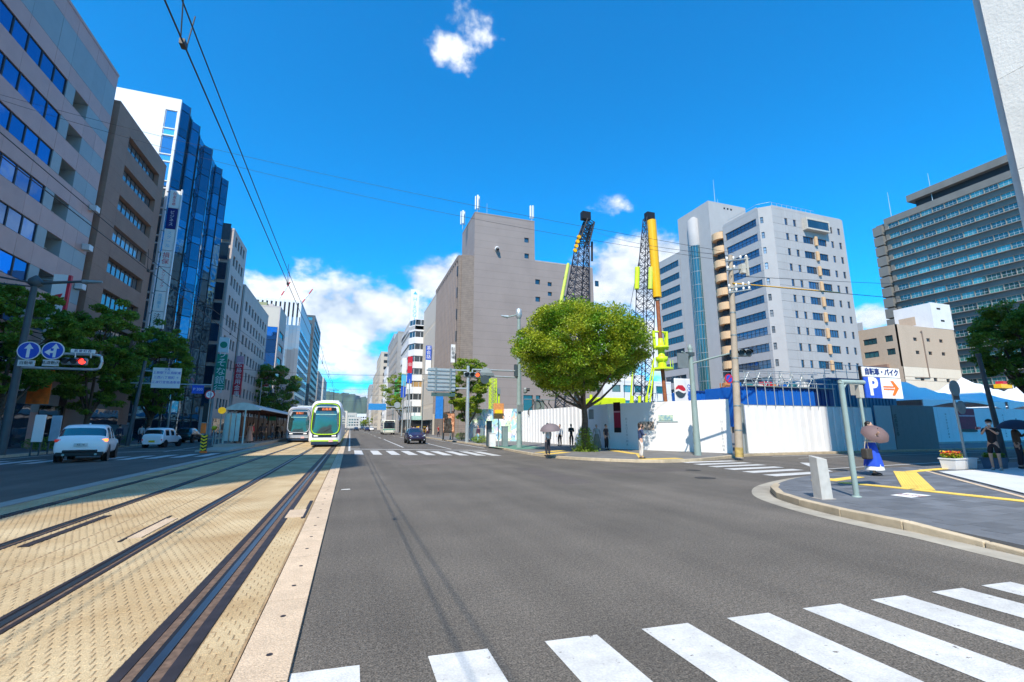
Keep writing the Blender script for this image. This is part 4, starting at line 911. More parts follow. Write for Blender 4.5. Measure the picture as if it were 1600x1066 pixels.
def onwall(px, py):          # the point of the chamfered white wall at a pixel of the photograph
    d = ray(px, py); A = np.array([[d.x, -wt_.x], [d.y, -wt_.y]]); s_ = np.linalg.solve(A, [W0.x, W0.y]); return s_[1], EYE+d.z*s_[0]
def poster(px0, py0, px1, py1, m, label, cat='poster', name='wall_poster', th=.02, extra=None):
    u0, z0 = onwall(px0, py0); u1, z1 = onwall(px1, py1); c = W0+wt_*u0+wn*.035
    t = thing(name, label, cat, (c.x, c.y, min(z0, z1)), wang); mb = MB(); mb.box(0, 0, 0, abs(u1-u0), th, abs(z1-z0)); mb.build('board', m, t)
    if extra: extra(t, abs(u1-u0), abs(z1-z0))
    return t
crim = mat('banner_crimson', (.28,.01,.04), .6, var=.15, vscale=3)
def ex1(t, w_, h_):
    m = MB(); m.box(0,-.006,h_*.66,w_,-.002,h_*.7); m.build('stripe', mat('pinkish', (.6,.3,.35), .6), t); m = MB(); m.box(0,-.006,0,w_,-.002,h_*.16); m.build('foot_band', black, t); m = MB(); m.box(0,-.006,h_*.72,w_,-.002,h_); m.build('head_band', mat('banner_dark', (.03,.005,.01), .6), t)
poster(958.5, 629, 971, 676, crim, 'tall crimson and black banner hanging on the white hoarding beside the tree trunk', name='banner', extra=ex1)
photo_m = mat('photo_print', (.10,.085,.075), .5, var=.7, vscale=7, col2=(.45,.36,.30))
poster(1000, 659, 1022.5, 672, photo_m, 'dark landscape photo print on the white hoarding behind the phone user in navy')
sky_m = mat('blue_print', (.05,.38,.68), .5, var=.3, vscale=5, col2=(.6,.65,.4))
def ex2(t, w_, h_): m = MB(); m.box(-.15,0,-.1,w_+.3,.02,-.03); m.build('caption', mat('cap', (.4,.5,.5), .6), t)
poster(1029, 649, 1052, 657, sky_m, 'small blue and green picture sign alone on the sunlit white hoarding', extra=ex2)
def lettering_strip(px, py0, py1, m, label, chars):
    u, z0 = onwall(px, py1); _, z1 = onwall(px, py0); c = W0+wt_*u+wn*.03; t = thing('painted_lettering', label, 'lettering', (c.x, c.y, 0), wang)
    text(list(chars), (z1-z0)/len(chars)*.9, m, t, (0, -.01, (z0+z1)/2), (R(90),0,0), vertical=True, line=1.0, ext=.002)
lettering_strip(1132, 653, 708, mat('letter_grey', (.42,.43,.44), .6), 'column of faint grey vertical lettering on the white hoarding near the concrete pole', 'HIROSHIMA')
lettering_strip(981, 650, 700, mat('letter_dim', (.35,.37,.40), .6), 'column of faint grey lettering on the shaded hoarding right of the crimson banner', 'HIROSHIMA')
poster(920, 640, 928, 655, mat('notice_grey', (.25,.3,.33), .6), 'small grey notice on the white hoarding left of the plane tree trunk')
# corrugated hoarding along the side street
f = thing('corrugated_hoarding', 'white corrugated hoarding below the blue site cabins, half in shadow', 'hoarding', (21.9, 21, 0))
corrug(f, (21.9,21), (32.8,21), 2.75, .6, white_p, .1)
m = MB(); m.box(-.55,-.0,.1,-.1,.08,2.9); m.build('gate_panel', steel_l, f); m = MB(); m.box(-.3,-.04,.1,-.2,-.0,2.95); m.build('gate_post', steel, f)
gm = MB(); gm.tube((0,0,0),(0,0,1.55),.025); gme = gm.mesh('upright', steel_l)
for i in range(15): ob('upright', gme, f, (.2+i*.72, -.03, 2.8))
m = MB(); m.tube((.1,-.03,4.15),(7.8,-.03,4.3),.03); m.build('top_rail', steel_l, f)
m = MB(); m.box(-.1,.08,2.83,10.9,.16,2.9); m.build('waler', steel, f)
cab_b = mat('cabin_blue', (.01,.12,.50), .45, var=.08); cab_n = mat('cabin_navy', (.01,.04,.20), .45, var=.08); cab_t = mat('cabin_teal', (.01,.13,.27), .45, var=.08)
def cabin(x0, x1, y0, y1, z0, z1, m_, label, g=None):
    t = thing('site_cabin', label, 'site cabin', (x0, y0, 0), group=None); L = x1-x0
    m = MB(); m.box(0,0,z0,L,y1-y0,z1); m.build('shell', m_, t)
    rb = MB(); rb.box(0,-.04,z0+.1,.07,0,z1-.1); rme = rb.mesh('rib', m_)
    for i in range(int(L/.35)): ob('rib', rme, t, (.15+i*.35, 0, 0))
    m = MB(); m.box(-.02,-.06,z1-.12,L+.02,-.002,z1+.02); m.box(-.02,-.06,z0,L+.02,-.002,z0+.12); m.build('edge_rail', cab_n, t)
    return t
cabin(22.3, 25.9, 22.2, 24.6, 1.6, 4.05, cab_b, 'bright blue site cabin above the corrugated hoarding, nearest the concrete pole')
cabin(26.0, 29.2, 22.2, 24.6, 1.6, 4.1, cab_b, 'middle bright blue site cabin, next to the dark navy one')
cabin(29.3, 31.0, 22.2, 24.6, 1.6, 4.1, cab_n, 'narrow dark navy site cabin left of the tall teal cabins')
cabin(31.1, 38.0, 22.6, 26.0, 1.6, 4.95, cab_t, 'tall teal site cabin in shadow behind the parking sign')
cabin(25.5, 31.5, 29.5, 32.0, 1.6, 4.4, cab_b, 'blue cabin farther back, seen over the white hoarding left of the concrete pole')
t = thing('roof_guardrail', 'galvanised guard rail and loose scaffolding on top of the blue cabins', 'scaffolding', (22.3, 22.2, 4.1))
for i in range(9):
    m = MB(); x = i*1.0; m.tube((x,0,.05),(x,0,1.0),.025); m.tube((x,.9,0),(x,.9,1.0),.025); m.build('post', steel_l, t)
for z_ in (.55, 1.0): m = MB(); m.tube((0,0,z_),(8.6,0,z_+.1),.022); m.tube((0,.9,z_),(8.6,.9,z_+.1),.022); m.build('rail', steel_l, t)
m = MB()
for i in range(7): m.tube((1.2+i*.95,.4,.05),(1.8+i*.95,.4,.95),.025); m.tube((2.3+i*.95,.4,.05),(1.7+i*.95,.4,.95),.025)
m.build('braces', steel_l, t); m = MB(); m.box(1,-.15,0,8.7,1,.07); m.build('deck', steel, t)
gds = [mat('crate_orange',(.55,.22,.08),.6), cab_b, mat('crate_teal',(.03,.22,.26),.6), white_s, red_s]
for i in range(9): m = MB(); w_ = random.uniform(.3,.7); h_ = random.uniform(.25,.6); m.box(0,0,0,w_,.5,h_); bevel(tag(m.build('stacked_crate', gds[i % 5], None, (22.9+i*.85, 23.4, 4.12)), ['orange','blue','teal','white','red'][i % 5]+' stores box on the cabin roof, '+['nearest the concrete pole','second from the pole','third from the pole','fourth along','midway along','sixth along','seventh along','eighth along','farthest right'][i], 'crate', 'boxes on the cabin roof'), .02)
t = thing('roof_guardrail', 'guard rail on the tall teal cabin', 'scaffolding', (31.1, 22.7, 4.95))
for i in range(7): m = MB(); m.tube((i*1.1,0,0),(i*1.1,0,1.0),.02); m.build('post', steel_l, t)
m = MB(); m.tube((0,0,1),(6.8,0,1),.02); m.tube((0,0,.5),(6.8,0,.5),.02); m.build('rail', steel_l, t)
# round drink advert board
d_ = ray(1067, 613); k_ = 30/d_.y; bx_, bz_ = d_.x*k_, EYE+d_.z*k_
t = thing('advert_board', 'white round-cornered advert panel with red and dark swirl above the hoarding', 'sign', (bx_, 30, bz_-1.1))
m = MB(); m.box(-.75,0,0,.95,.12,2.2); bevel(m.build('board', white_s, t), .1, 3)
m = MB(); m.lathe([(.5,-.02),(.5,.0)], (-.25,-.02,1.15), 24, axis='Y'); m.build('disc', mat('swirl_dark', (.05,.08,.1), .5), t, (0,0,0))
m = MB(); m.prism([(-.49,.08),(-.2,.16),(.1,.02),(.3,-.02),(.5,.06),(.42,.25),(.2,.45),(-.2,.45),(-.42,.25)],0,.02); m.prism([(-.52,-.12),(-.2,0),(.1,-.14),(.3,-.2),(.52,-.1),(.5,.055),(.3,-.025),(.1,.015),(-.2,.155),(-.5,.075)],0,.021,1); o = m.build('swirl', [red_s, white_s], t, (-.25,-.045,1.2)); o.rotation_euler = (R(90),0,0)
text('GOGO', .42, cab_b, t, (.62,-.02,1.1), (R(90),R(-90),0))
# dark gate and recessed wall
f = thing('site_gate', 'dark grey sliding site gate panels in the shadow right of the parking sign', 'gate', (33, 21, 0))
gate_l = mat('gate_light', (.42,.47,.50), .5, var=.03); gate_d = mat('gate_dark', (.17,.19,.20), .6, var=.04)
wall_run(f, (33,21), (34.6,21), 2.9, 1.6, gate_l); wall_run(f, (34.7,21), (39.3,21.1), 2.95, .9, gate_d, gap=.006); text(list('SITEGATE')[:0] or ['広','島','市','工','事'], .3, frame_d, f, (1.9,-.05,1.7), FY, vertical=True)
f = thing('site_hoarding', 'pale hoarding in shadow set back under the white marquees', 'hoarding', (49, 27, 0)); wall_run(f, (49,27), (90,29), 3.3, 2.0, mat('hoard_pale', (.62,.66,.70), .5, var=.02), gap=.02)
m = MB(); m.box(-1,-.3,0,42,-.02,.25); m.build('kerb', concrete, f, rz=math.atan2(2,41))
t = thing('banner', 'crimson and black poster on the pale set-back hoarding behind the round sign', 'poster', (0,0,0))
u0, z0_ = ony(1500, 675, 27.3); u1, z1_ = ony(1520, 639, 27.3); t.location = (u0, 27.25, z0_)
m = MB(); m.box(0,0,0,u1-u0,.03,z1_-z0_); m.build('board', crim, t); m = MB(); m.box(0,-.01,(z1_-z0_)*.66,u1-u0,0,(z1_-z0_)*.72); m.build('stripe', mat('pinkish',(.6,.3,.35),.6), t); m = MB(); m.box(0,-.01,0,u1-u0,0,(z1_-z0_)*.12); m.build('foot_band', black, t)
for px, lab in ((1484,'left of the crimson poster'),(1584,'right of the photographer')):
    u, _ = ony(px, 675, 27); t = thing('painted_lettering', 'column of dark vertical lettering on the pale hoarding '+lab, 'lettering', (u, 26.95+(u-49)*2/41, 0)); text(list('HIROSHIMA'), .26, frame_d, t, (0,-.01,1.7), FY, vertical=True, ext=.002)
# marquees
tent = mat('tent_white', (.78,.80,.82), .6, var=.02)
def marquee(x, y, w_, h0, h1, label):
    t = thing('marquee', label, 'tent', (x, y, 0), group='white peaked marquees behind the hoarding'); n = 12; vs = []; fs = []; r_ = w_/2
    for j in range(n+1):
        for i in range(n+1):
            a, b_ = i/n*2-1, j/n*2-1; d = max(abs(a), abs(b_)); z = h0+(h1-h0)*(1-d)**1.55; vs.append((a*r_, b_*r_, z))
    fs = [(j*(n+1)+i, j*(n+1)+i+1, (j+1)*(n+1)+i+1, (j+1)*(n+1)+i) for j in range(n) for i in range(n)]
    m = MB(); m.add(vs, fs, 0, True); m.build('canopy', tent, t)
    for s_ in (-1, 1):      # curved valance
        m = MB(); pts = [(-r_+w_*i/14, s_*r_, h0-.9+.75*math.sin(math.pi*i/14)) for i in range(15)]
        for p, q in zip(pts[:-1], pts[1:]): m.quad(p, q, (q[0], q[1], h0+.01), (p[0], p[1], h0+.01))
        m.build('valance', tent, t); 
    for sx in (-1, 1):
        for sy in (-1, 1): m = MB(); m.tube((sx*(r_-.05),sy*(r_-.05),0),(sx*(r_-.05),sy*(r_-.05),h0),.06); m.build('pole', steel_l, t)
marquee(*ony(1505, 600, 38)[:1], 38, 14.5, 4.4, 8.2, 'white peaked marquee with curved front behind the round sign on its post')
marquee(ony(1505,600,38)[0]-14.6, 38.2, 14.5, 4.4, 7.9, 'white marquee left of the tallest one, beside the parking sign')
marquee(ony(1505,600,38)[0]+14.6, 38.2, 14.5, 4.3, 8.0, 'white marquee at the right edge beside the dark lamp post')
marquee(ony(1505,600,38)[0]-7, 53, 14.5, 4.6, 8.6, 'white marquee in the second row behind the two left peaks')

# ---- cranes
def lattice(t, p0, p1, w0, w1, n, m_ch, m_lc, r=.07, name='boom'):
    p0, p1 = Vector(p0), Vector(p1); d = (p1-p0).normalized(); a = d.cross(Vector((0,1,0))).normalized(); b_ = d.cross(a)
    def cn(k, i): 
        c = p0.lerp(p1, k/n); w_ = (w0+(w1-w0)*k/n)/2; s = [(1,1),(1,-1),(-1,-1),(-1,1)][i]; return c+a*w_*s[0]+b_*w_*s[1]
    for i in range(4): m = MB(); m.tube(cn(0,i), cn(n,i), r, r*.8, 6); m.build('chord', m_ch, t)
    m = MB()
    for k in range(n):
        for i in range(4): j = (i+1) % 4; m.tube(cn(k,i), cn(k+1,j), r*.5, n=4, caps=False); m.tube(cn(k+1,i), cn(k+1,j), r*.4, n=4, caps=False); m.tube(cn(k,j), cn(k+1,i), r*.4, n=4, caps=False)
    m.build('lacing', m_lc, t)
def base(t, x, y, lab=None):
    m = MB(); m.box(-1.9,-2.6,0,-1.2,2.6,1.0); m.box(1.2,-2.6,0,1.9,2.6,1.0); bevel(m.build('track', black, t, (x,y,0)), .25, 3)
    m = MB(); m.box(-1.4,-2.2,1.1,1.4,2.4,2.9); bevel(m.build('house', lime, t, (x,y,0)), .1); m = MB(); m.box(-1.5,-3.0,1.3,-.5,-1.4,3.1); bevel(m.build('cab', pane, t, (x,y,0)), .1)
Yc = 42
def at(px, py, Y): X, Z = ony(px, py, Y); return Vector((X, Y, Z))
t = thing('crawler_crane', 'navy lattice crane boom leaning right above the plane tree, lime panel at its foot', 'crane', (0, 0, 0))
foot = at(888, 640, Yc); top = at(913, 343, Yc); t.location = (foot.x, Yc, 0); L0 = t.location.copy()
mid = foot.lerp(top, .55); neck = foot.lerp(top, .86)
lattice(t, Vector((0,0,2.4)), mid-L0, 2.2, 1.9, 12, navy, navy, .09); lattice(t, mid-L0, neck-L0, 1.9, 1.1, 8, navy, navy, .08); lattice(t, neck-L0, top+Vector((.6,0,-.2))-L0, 1.1, .9, 5, black, black, .09)
m = MB(); m.cbox(at(915,338,Yc)-L0, (1.0,.6,.9)); m.build('head', black, t)
a_, c_ = at(877,470,Yc-1.0)-L0, at(888,412,Yc-1.0)-L0; m = MB(); m.tube(a_-(c_-a_)*.3, c_, .2, .17, 8); m.build('cylinder', mat('lime_dull',(.55,.68,.10),.5), t)
m = MB()
for k, (x0, x1) in enumerate(((918,921),(920,924),(916,918))): m.tube(at(x0,338,Yc)-L0, at(x1,560,Yc)-L0, .03, n=4)
m.build('cable', wire_m, t); m = MB(); m.tube(at(917,385,Yc)-L0, at(926,385,Yc)-L0, .05); m.build('crossbar', red_s, t); m = MB(); m.tube(at(925,378,Yc)-L0, at(925,408,Yc)-L0, .12); m.build('hook', black, t)
m = MB(); [m.lathe([(.22,0),(.22,.15)], at(905-k*2,370+k*7,Yc-.9)-L0, 10, axis='Y') for k in range(4)]; m.build('sheaves', yel_c, t)
base(t, 0, 0)
Yc = 45
t = thing('drilling_crane', 'lattice crane with orange telescopic rod and lime drilling unit beside it', 'crane', (0, 0, 0))
foot = at(1003, 640, Yc); top = at(1012, 342, Yc); t.location = (foot.x, Yc, 0); L0 = t.location.copy()
mid = foot.lerp(top, .6); w_ = 1.55
lattice(t, Vector((0,0,2.4)), mid-L0, w_, w_, 16, navy, navy, .07); lattice(t, mid-L0, top-L0, w_, .8, 11, navy, navy, .07)
m = MB(); m.cbox(at(1015,339,Yc)-L0, (1.1,.7,1.0)); m.build('head', black, t)
m = MB(); m.tube(at(1018,345,Yc-.9)-L0, at(1027,465,Yc-.9)-L0, .54, .52, 18); m.build('rod_casing', yel_c, t)
m = MB(); m.tube(at(1027,463,Yc-.9)-L0, at(1032,535,Yc-.9)-L0, .24, .24, 12); m.build('kelly_rod', brown_rod, t); m = MB(); m.lathe([(.3,0),(.3,.3)], at(1027.3,470,Yc-.9)-L0, 12); m.build('rod_collar', steel, t)
c0 = at(1033,545,Yc-.9)-L0
m = MB(); m.lathe([(.45,-1.6),(.7,-1.4),(.7,-1.0),(.4,-.9),(.4,-.1),(.9,0),(.9,.25),(.35,.4),(.3,1.2)], c0, 16); m.build('rotary_drive', lime, t)
m = MB()
for sx in (-.85, .85): m.tube(c0+Vector((sx,0,-.1)), c0+Vector((sx*1.1,0,2.1)), .17); m.tube(c0+Vector((sx,.3,0)), c0+Vector((sx,.3,2.0)), .08)
m.tube(c0+Vector((-.95,0,2.0)), c0+Vector((.95,0,2.0)), .12); m.build('drive_frame', lime, t)
m = MB(); m.lathe([(1.25,-2.5),(1.25,-2.3)], c0, 20); m.lathe([(.5,-2.3),(.5,-1.6)], c0, 12); m.build('platform', lime, t)
m = MB(); [m.tube(c0+Vector((1.2*math.cos(a),1.2*math.sin(a),-2.3)), c0+Vector((1.2*math.cos(a),1.2*math.sin(a),-1.4)), .03) for a in np.arange(0,6.28,.7)]; m.build('handrail', lime, t)
m = MB(); m.tube(c0+Vector((0,0,-2.4)), c0+Vector((.25,0,-8)), .22, n=10); m.build('drill_rod', brown_rod, t)
for s_, (x0,x1) in enumerate(((980,1000),(1000,1021))):
    for yy in (.0,): m = MB(); m.tube(at(410/2+800 if 0 else (996 if s_ == 0 else 1017), 418, Yc-.8)-L0, at((995 if s_ == 0 else 1016), 452, Yc-.8)-L0, .30, n=8); m.build('side_tank', lime if s_ == 0 else mat('lime_dull',(.5,.6,.1),.5), t)
for q in ((985,600,990,560),(1008,605,1022,560),(1012,628,1022,575)):
    m = MB(); m.tube(at(q[0],q[1]+30,Yc-1)-L0, at(q[2],q[3],Yc-1)-L0, .09); m.build('strut', lime, t)
m = MB(); m.tube(at(1010,345,Yc)-L0, at(978,515,Yc)-L0, .03, n=4); m.tube(at(978,515,Yc)-L0, at(975,640,Yc)-L0, .03, n=4); m.build('cable', wire_m, t)
base(t, 0, 0)
t = thing('drill_rig', 'lime yellow machine body just showing over the hoarding right of the tree trunk', 'machine', (at(955,640,32).x, 32, 0))
m = MB(); m.box(-1.6,0,0,1.7,2,2.9); m.prism([(-1.2,0),(1.4,0),(1.4,2),(-1.2,2)],2.9,3.9); bevel(m.build('house', lime, t), .08)
for x in (-1.9, 1.9, 2.6, 3.3): m = MB(); m.tube((x,.2,0),(x+.25,.2,4.1),.13); m.build('post', lime, t)
t = thing('lime_mast', 'slim lime yellow ladder mast standing in front of the taupe wall', 'mast', (at(770,640,55).x, 55, 0))
za = at(770,592,55).z; 
lattice(t, (0,0,0), (0,0,za), .75, .75, 16, lime, lime, .06); m = MB(); m.tube((.8,0,0),(.8,0,za-1.5),.12); m.build('leader', lime, t); m = MB(); m.box(.35,-.3,za-1.9,.9,.3,za-1.2); m.build('bracket', steel, t); m = MB(); m.tube((-1.0,0,0),(-1.0,0,za-.5),.05); m.build('ladder', steel_l, t)
t = thing('scaffold_frame', 'white lattice scaffold frames behind the lime drilling unit', 'scaffolding', (at(1040,640,52).x, 52, 0))
m = MB()
for i in range(8):
    m.tube((-3+i*.9,0,0),(-3+i*.9,0,6.3),.05,n=5)
for k in range(6): m.tube((-3,0,.8+k*1.05),(3.3,0,.8+k*1.05),.05,n=5)
m.build('frame', white_s, t)
for k in range(4): m = MB(); m.tube((-3+1.8*k,0,1),(-1.4+1.8*k,0,6),.04,n=5); m.build('diagonal', steel_l, t)
t = thing('hose_tangle', 'looping black cables and hoses above the corrugated white hoarding', 'cables', (at(850,640,44).x, 44, 0))
for k in range(5):
    m = MB(); x = -1.6+k*.85; pts = [(x+.35*math.sin(i*1.1+k), .2*k-.4, 1.5+i*.36) for i in range(9)]; m.path(pts, .05); m.build('hose', wire_m, t)
m = MB(); m.box(-.6,.6,0,.3,1.2,4.3); m.build('cabinet', steel, t); m = MB(); m.tube((-2,.5,4.4),(2.2,.5,4.4),.05); m.build('rail', steel, t)

# ================================================================== TREES AND PLANTS
def leafmat(name, col, col2, var=.35, tr=.35):
    m = bpy.data.materials.new(name); m.use_nodes = True; t = m.node_tree; b = t.nodes['Principled BSDF']; b.inputs['Roughness'].default_value = .5; b.inputs['Specular IOR Level'].default_value = .35
    geo = nd(t, 'ShaderNodeNewGeometry'); n = nd(t, 'ShaderNodeTexNoise'); n.inputs['Scale'].default_value = .8; n.inputs['Detail'].default_value = 3; t.links.new(geo.outputs['Position'], n.inputs['Vector'])
    r = nd(t, 'ShaderNodeMapRange'); t.links.new(n.outputs[0], r.inputs[0]); r.inputs[1].default_value = .38; r.inputs[2].default_value = .62
    mx_ = nd(t, 'ShaderNodeMix', data_type='RGBA'); t.links.new(r.outputs[0], mx_.inputs[0]); mx_.inputs[6].default_value = (*col, 1); mx_.inputs[7].default_value = (*col2, 1)
    hv = nd(t, 'ShaderNodeHueSaturation'); t.links.new(mth(t, 'ADD', 1-var, mth(t, 'MULTIPLY', geo.outputs['Random Per Island'], 2*var)), hv.inputs['Value']); t.links.new(mx_.outputs[2], hv.inputs['Color']); t.links.new(hv.outputs[0], b.inputs['Base Color'])
    tl = nd(t, 'ShaderNodeBsdfTranslucent'); h2 = nd(t, 'ShaderNodeHueSaturation'); h2.inputs['Value'].default_value = 1.5; t.links.new(hv.outputs[0], h2.inputs['Color']); t.links.new(h2.outputs[0], tl.inputs['Color'])
    ms = nd(t, 'ShaderNodeMixShader'); ms.inputs[0].default_value = tr; t.links.new(b.outputs[0], ms.inputs[1]); t.links.new(tl.outputs[0], ms.inputs[2]); t.links.new(ms.outputs[0], t.nodes['Material Output'].inputs[0]); return m
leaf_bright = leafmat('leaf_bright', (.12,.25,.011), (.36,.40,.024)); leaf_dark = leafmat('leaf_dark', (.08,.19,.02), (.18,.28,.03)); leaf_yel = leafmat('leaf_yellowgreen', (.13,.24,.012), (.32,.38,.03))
bark = mat('bark', (.10,.075,.055), .95, var=.4, vscale=9, bump=1, bscale=14)
def leaves(pts, size, rg, up_=.35):
    """one leaf-sized rhombus per point, random pose biased upwards"""
    n = len(pts); nr = rg.normal(size=(n,3)); nr[:,2] = np.abs(nr[:,2])+up_; nr /= np.linalg.norm(nr, axis=1)[:,None]
    t = rg.normal(size=(n,3)); t -= nr*(t*nr).sum(1)[:,None]; t /= np.linalg.norm(t, axis=1)[:,None]; b_ = np.cross(nr, t); s = size*rg.uniform(.6,1.35,(n,1))
    v = np.empty((n,4,3)); v[:,0] = pts-t*s; v[:,1] = pts+b_*s*.45; v[:,2] = pts+t*s; v[:,3] = pts-b_*s*.45
    return v.reshape(-1,3)
def leafmesh(name, V, m):
    n = len(V)//4; me = bpy.data.meshes.new(name); me.vertices.add(len(V)); me.vertices.foreach_set('co', V.ravel()); me.loops.add(4*n); me.loops.foreach_set('vertex_index', np.arange(4*n))
    me.polygons.add(n); me.polygons.foreach_set('loop_start', np.arange(0,4*n,4)); me.polygons.foreach_set('loop_total', np.full(n,4)); me.materials.append(m); me.update(); me.validate(); return me
def tree(x, y, h, cw, cb, lm, label, n_cl=120, per=170, leaf=.11, seed=1, z=.1, name='street_tree', trunk_r=.28, lean=0, squash=1.0, group=None, skirt=False, fork=None, lobe=(.75,1.12)):
    rg = np.random.default_rng(seed); t = thing(name, label, 'tree', (x, y, z), group=group)
    cz = (cb+h)/2; rz_ = (h-cb)/2; rx = cw/2; fk_ = fork or cb*.85
    # crown clumps: spread through an uneven lobed volume
    lobes = [(rg.normal(size=3), rg.uniform(*lobe)) for _ in range(18)]; lobes = [(d/np.linalg.norm(d), s) for d, s in lobes]
    cl = []
    while len(cl) < n_cl:
        d = rg.normal(size=3); d /= np.linalg.norm(d); w_ = np.array([max(0, (d*l[0]).sum())**6 for l in lobes]); sc = (w_*np.array([l[1] for l in lobes])).sum()/max(w_.sum(), 1e-3) if w_.sum() > .02 else .85
        r_ = rg.uniform(.35,1)**.45*sc
        p = np.array([d[0]*rx*r_, d[1]*rx*r_*.95, cz+d[2]*rz_*r_])
        if p[2] < cb-.2 + .25*abs(p[0])/rx*0: continue
        cl.append(p)
    V = []
    for p in cl:
        cr = rg.uniform(.5,1.15)*cw*.068+.10; k = int(per*rg.uniform(.7,1.3)); q = rg.normal(size=(k,3)); q /= np.linalg.norm(q, axis=1)[:,None]; q *= (rg.uniform(.2,1,(k,1))**.5)*cr*np.array([1.15,1.15,.62]); V.append(leaves(p+q, leaf, rg))
    V = np.concatenate(V); ob('crown', leafmesh('crown', V, lm), t)
    m = MB(); segs = 7; pts = [Vector((lean*i/segs+math.sin(i*1.3+seed)*.05*trunk_r*3, math.cos(i*1.1+seed)*.04, fk_*i/segs)) for i in range(segs+1)]
    for i in range(segs): r0 = trunk_r*(1.35 if i == 0 else 1.0)*(1-.35*i/segs); r1 = trunk_r*(1-.35*(i+1)/segs); m.tube(pts[i], pts[i+1], r0, r1, 10, caps=False)
    m.build('trunk', bark, t); m = MB(); top_ = pts[-1]
    pick_ = rg.permutation(len(cl))[:min(len(cl), 34)]; mains = []
    for i in range(7): a = i*2*math.pi/7+rg.uniform(-.3,.3); e = top_+Vector((math.cos(a)*rx*.42, math.sin(a)*rx*.42, (h-fk_)*rg.uniform(.16,.5))); mains.append(e); md = top_.lerp(e,.5)+Vector((0,0,-.15*rx*.3)); m.tube(top_+Vector((0,0,-.1)), md, trunk_r*.42, trunk_r*.3, 7, caps=False); m.tube(md, e, trunk_r*.3, trunk_r*.19, 7, caps=False)
    e = top_+Vector((0,0,(h-fk_)*.6)); mains.append(e); m.tube(top_, e, trunk_r*.5, trunk_r*.2, 7, caps=False)
    for i in pick_: c = Vector(cl[i]); s = min(mains, key=lambda q: (q-c).length); md = s.lerp(c,.5)+Vector(rg.uniform(-.15,.15,3)); m.tube(s, md, trunk_r*.17, trunk_r*.1, 5, caps=False); m.tube(md, c, trunk_r*.1, .015, 5, caps=False)
    m.build('limbs', bark, t)
    if skirt:
        q = rg.normal(size=(3200,3)); q = q/np.linalg.norm(q, axis=1)[:,None]*rg.uniform(.3,1,(3200,1)); hgt_ = rg.uniform(0,1,3200)**1.6
        q[:,0] *= .85*(1-hgt_*.72)+.1; q[:,1] *= .85*(1-hgt_*.72)+.1; q[:,2] = hgt_*1.45; ob('ivy', leafmesh('ivy', leaves(q, .055, rg), leaf_yel), t)
    return t
tree(13.9, 25.9, 9.8, 10.6, 3.0, leaf_bright, 'big round bright green plane tree on the corner, ivy round its foot', n_cl=300, per=360, leaf=.082, seed=8, lobe=(.58,1.2), trunk_r=.25, skirt=True, fork=2.7)
tree(11.9, 48.5, 9.3, 4.6, 1.9, leaf_yel, 'narrow yellow-green tree behind the sign gantry, right of the dark car', n_cl=130, per=200, leaf=.10, seed=9, trunk_r=.2)
tree(12.3, 120, 15.5, 11, 4.5, leaf_bright, 'round green tree far down the right pavement below the green netting', n_cl=120, per=110, leaf=.2, seed=12)
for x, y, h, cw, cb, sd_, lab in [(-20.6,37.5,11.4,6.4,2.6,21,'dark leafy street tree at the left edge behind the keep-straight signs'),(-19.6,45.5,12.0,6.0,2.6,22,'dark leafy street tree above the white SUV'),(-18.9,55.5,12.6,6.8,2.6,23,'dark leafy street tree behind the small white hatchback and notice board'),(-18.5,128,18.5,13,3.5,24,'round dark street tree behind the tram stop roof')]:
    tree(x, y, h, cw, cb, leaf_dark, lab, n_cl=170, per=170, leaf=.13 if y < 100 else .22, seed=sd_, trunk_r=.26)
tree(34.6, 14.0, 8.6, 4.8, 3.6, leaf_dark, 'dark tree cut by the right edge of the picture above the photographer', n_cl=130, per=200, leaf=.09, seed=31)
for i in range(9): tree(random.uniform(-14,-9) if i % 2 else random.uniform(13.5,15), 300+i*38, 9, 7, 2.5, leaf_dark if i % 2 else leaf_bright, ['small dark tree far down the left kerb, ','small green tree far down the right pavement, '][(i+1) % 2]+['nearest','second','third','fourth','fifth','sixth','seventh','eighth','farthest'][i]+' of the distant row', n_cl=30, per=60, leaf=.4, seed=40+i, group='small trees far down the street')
def shrub(name, x, y, w_, h_, n, m_, label, leaf=.05, z=.1, cat='shrub'):
    rg = np.random.default_rng(int(abs(x*31+y*7))); t = thing(name, label, cat, (x, y, z)); q = rg.normal(size=(n,3)); q /= np.linalg.norm(q, axis=1)[:,None]; q *= rg.uniform(.3,1,(n,1))**.5*np.array([w_/2,w_/2,h_/2]); q[:,2] += h_/2; ob('foliage', leafmesh('foliage', leaves(q, leaf, rg), m_), t)
    m = MB(); [m.tube((0,0,0),(random.uniform(-w_,w_)*.3,random.uniform(-w_,w_)*.3,h_*.8),.02,.008,5) for _ in range(6)]; m.build('stems', bark, t); return t
shrub('shrub', 11.8, 42.6, 2.0, .7, 1500, leaf_yel, 'low clipped shrub at the foot of the gantry pole'); shrub('shrub', 12.1, 52, 1.6, .9, 1200, leaf_dark, 'dark low shrub beside the orange poster stand')
for i, (x, y) in enumerate([(-18.2,29.5),(-18.3,38),(-18.2,47),(-18.3,58)]): shrub('hedge', x, y, 2.4, .9, 1800, leaf_dark, 'dark hedge clump on the left pavement '+['at the left edge','behind the white SUV','behind the small white hatchback','beyond the notice board post'][i])

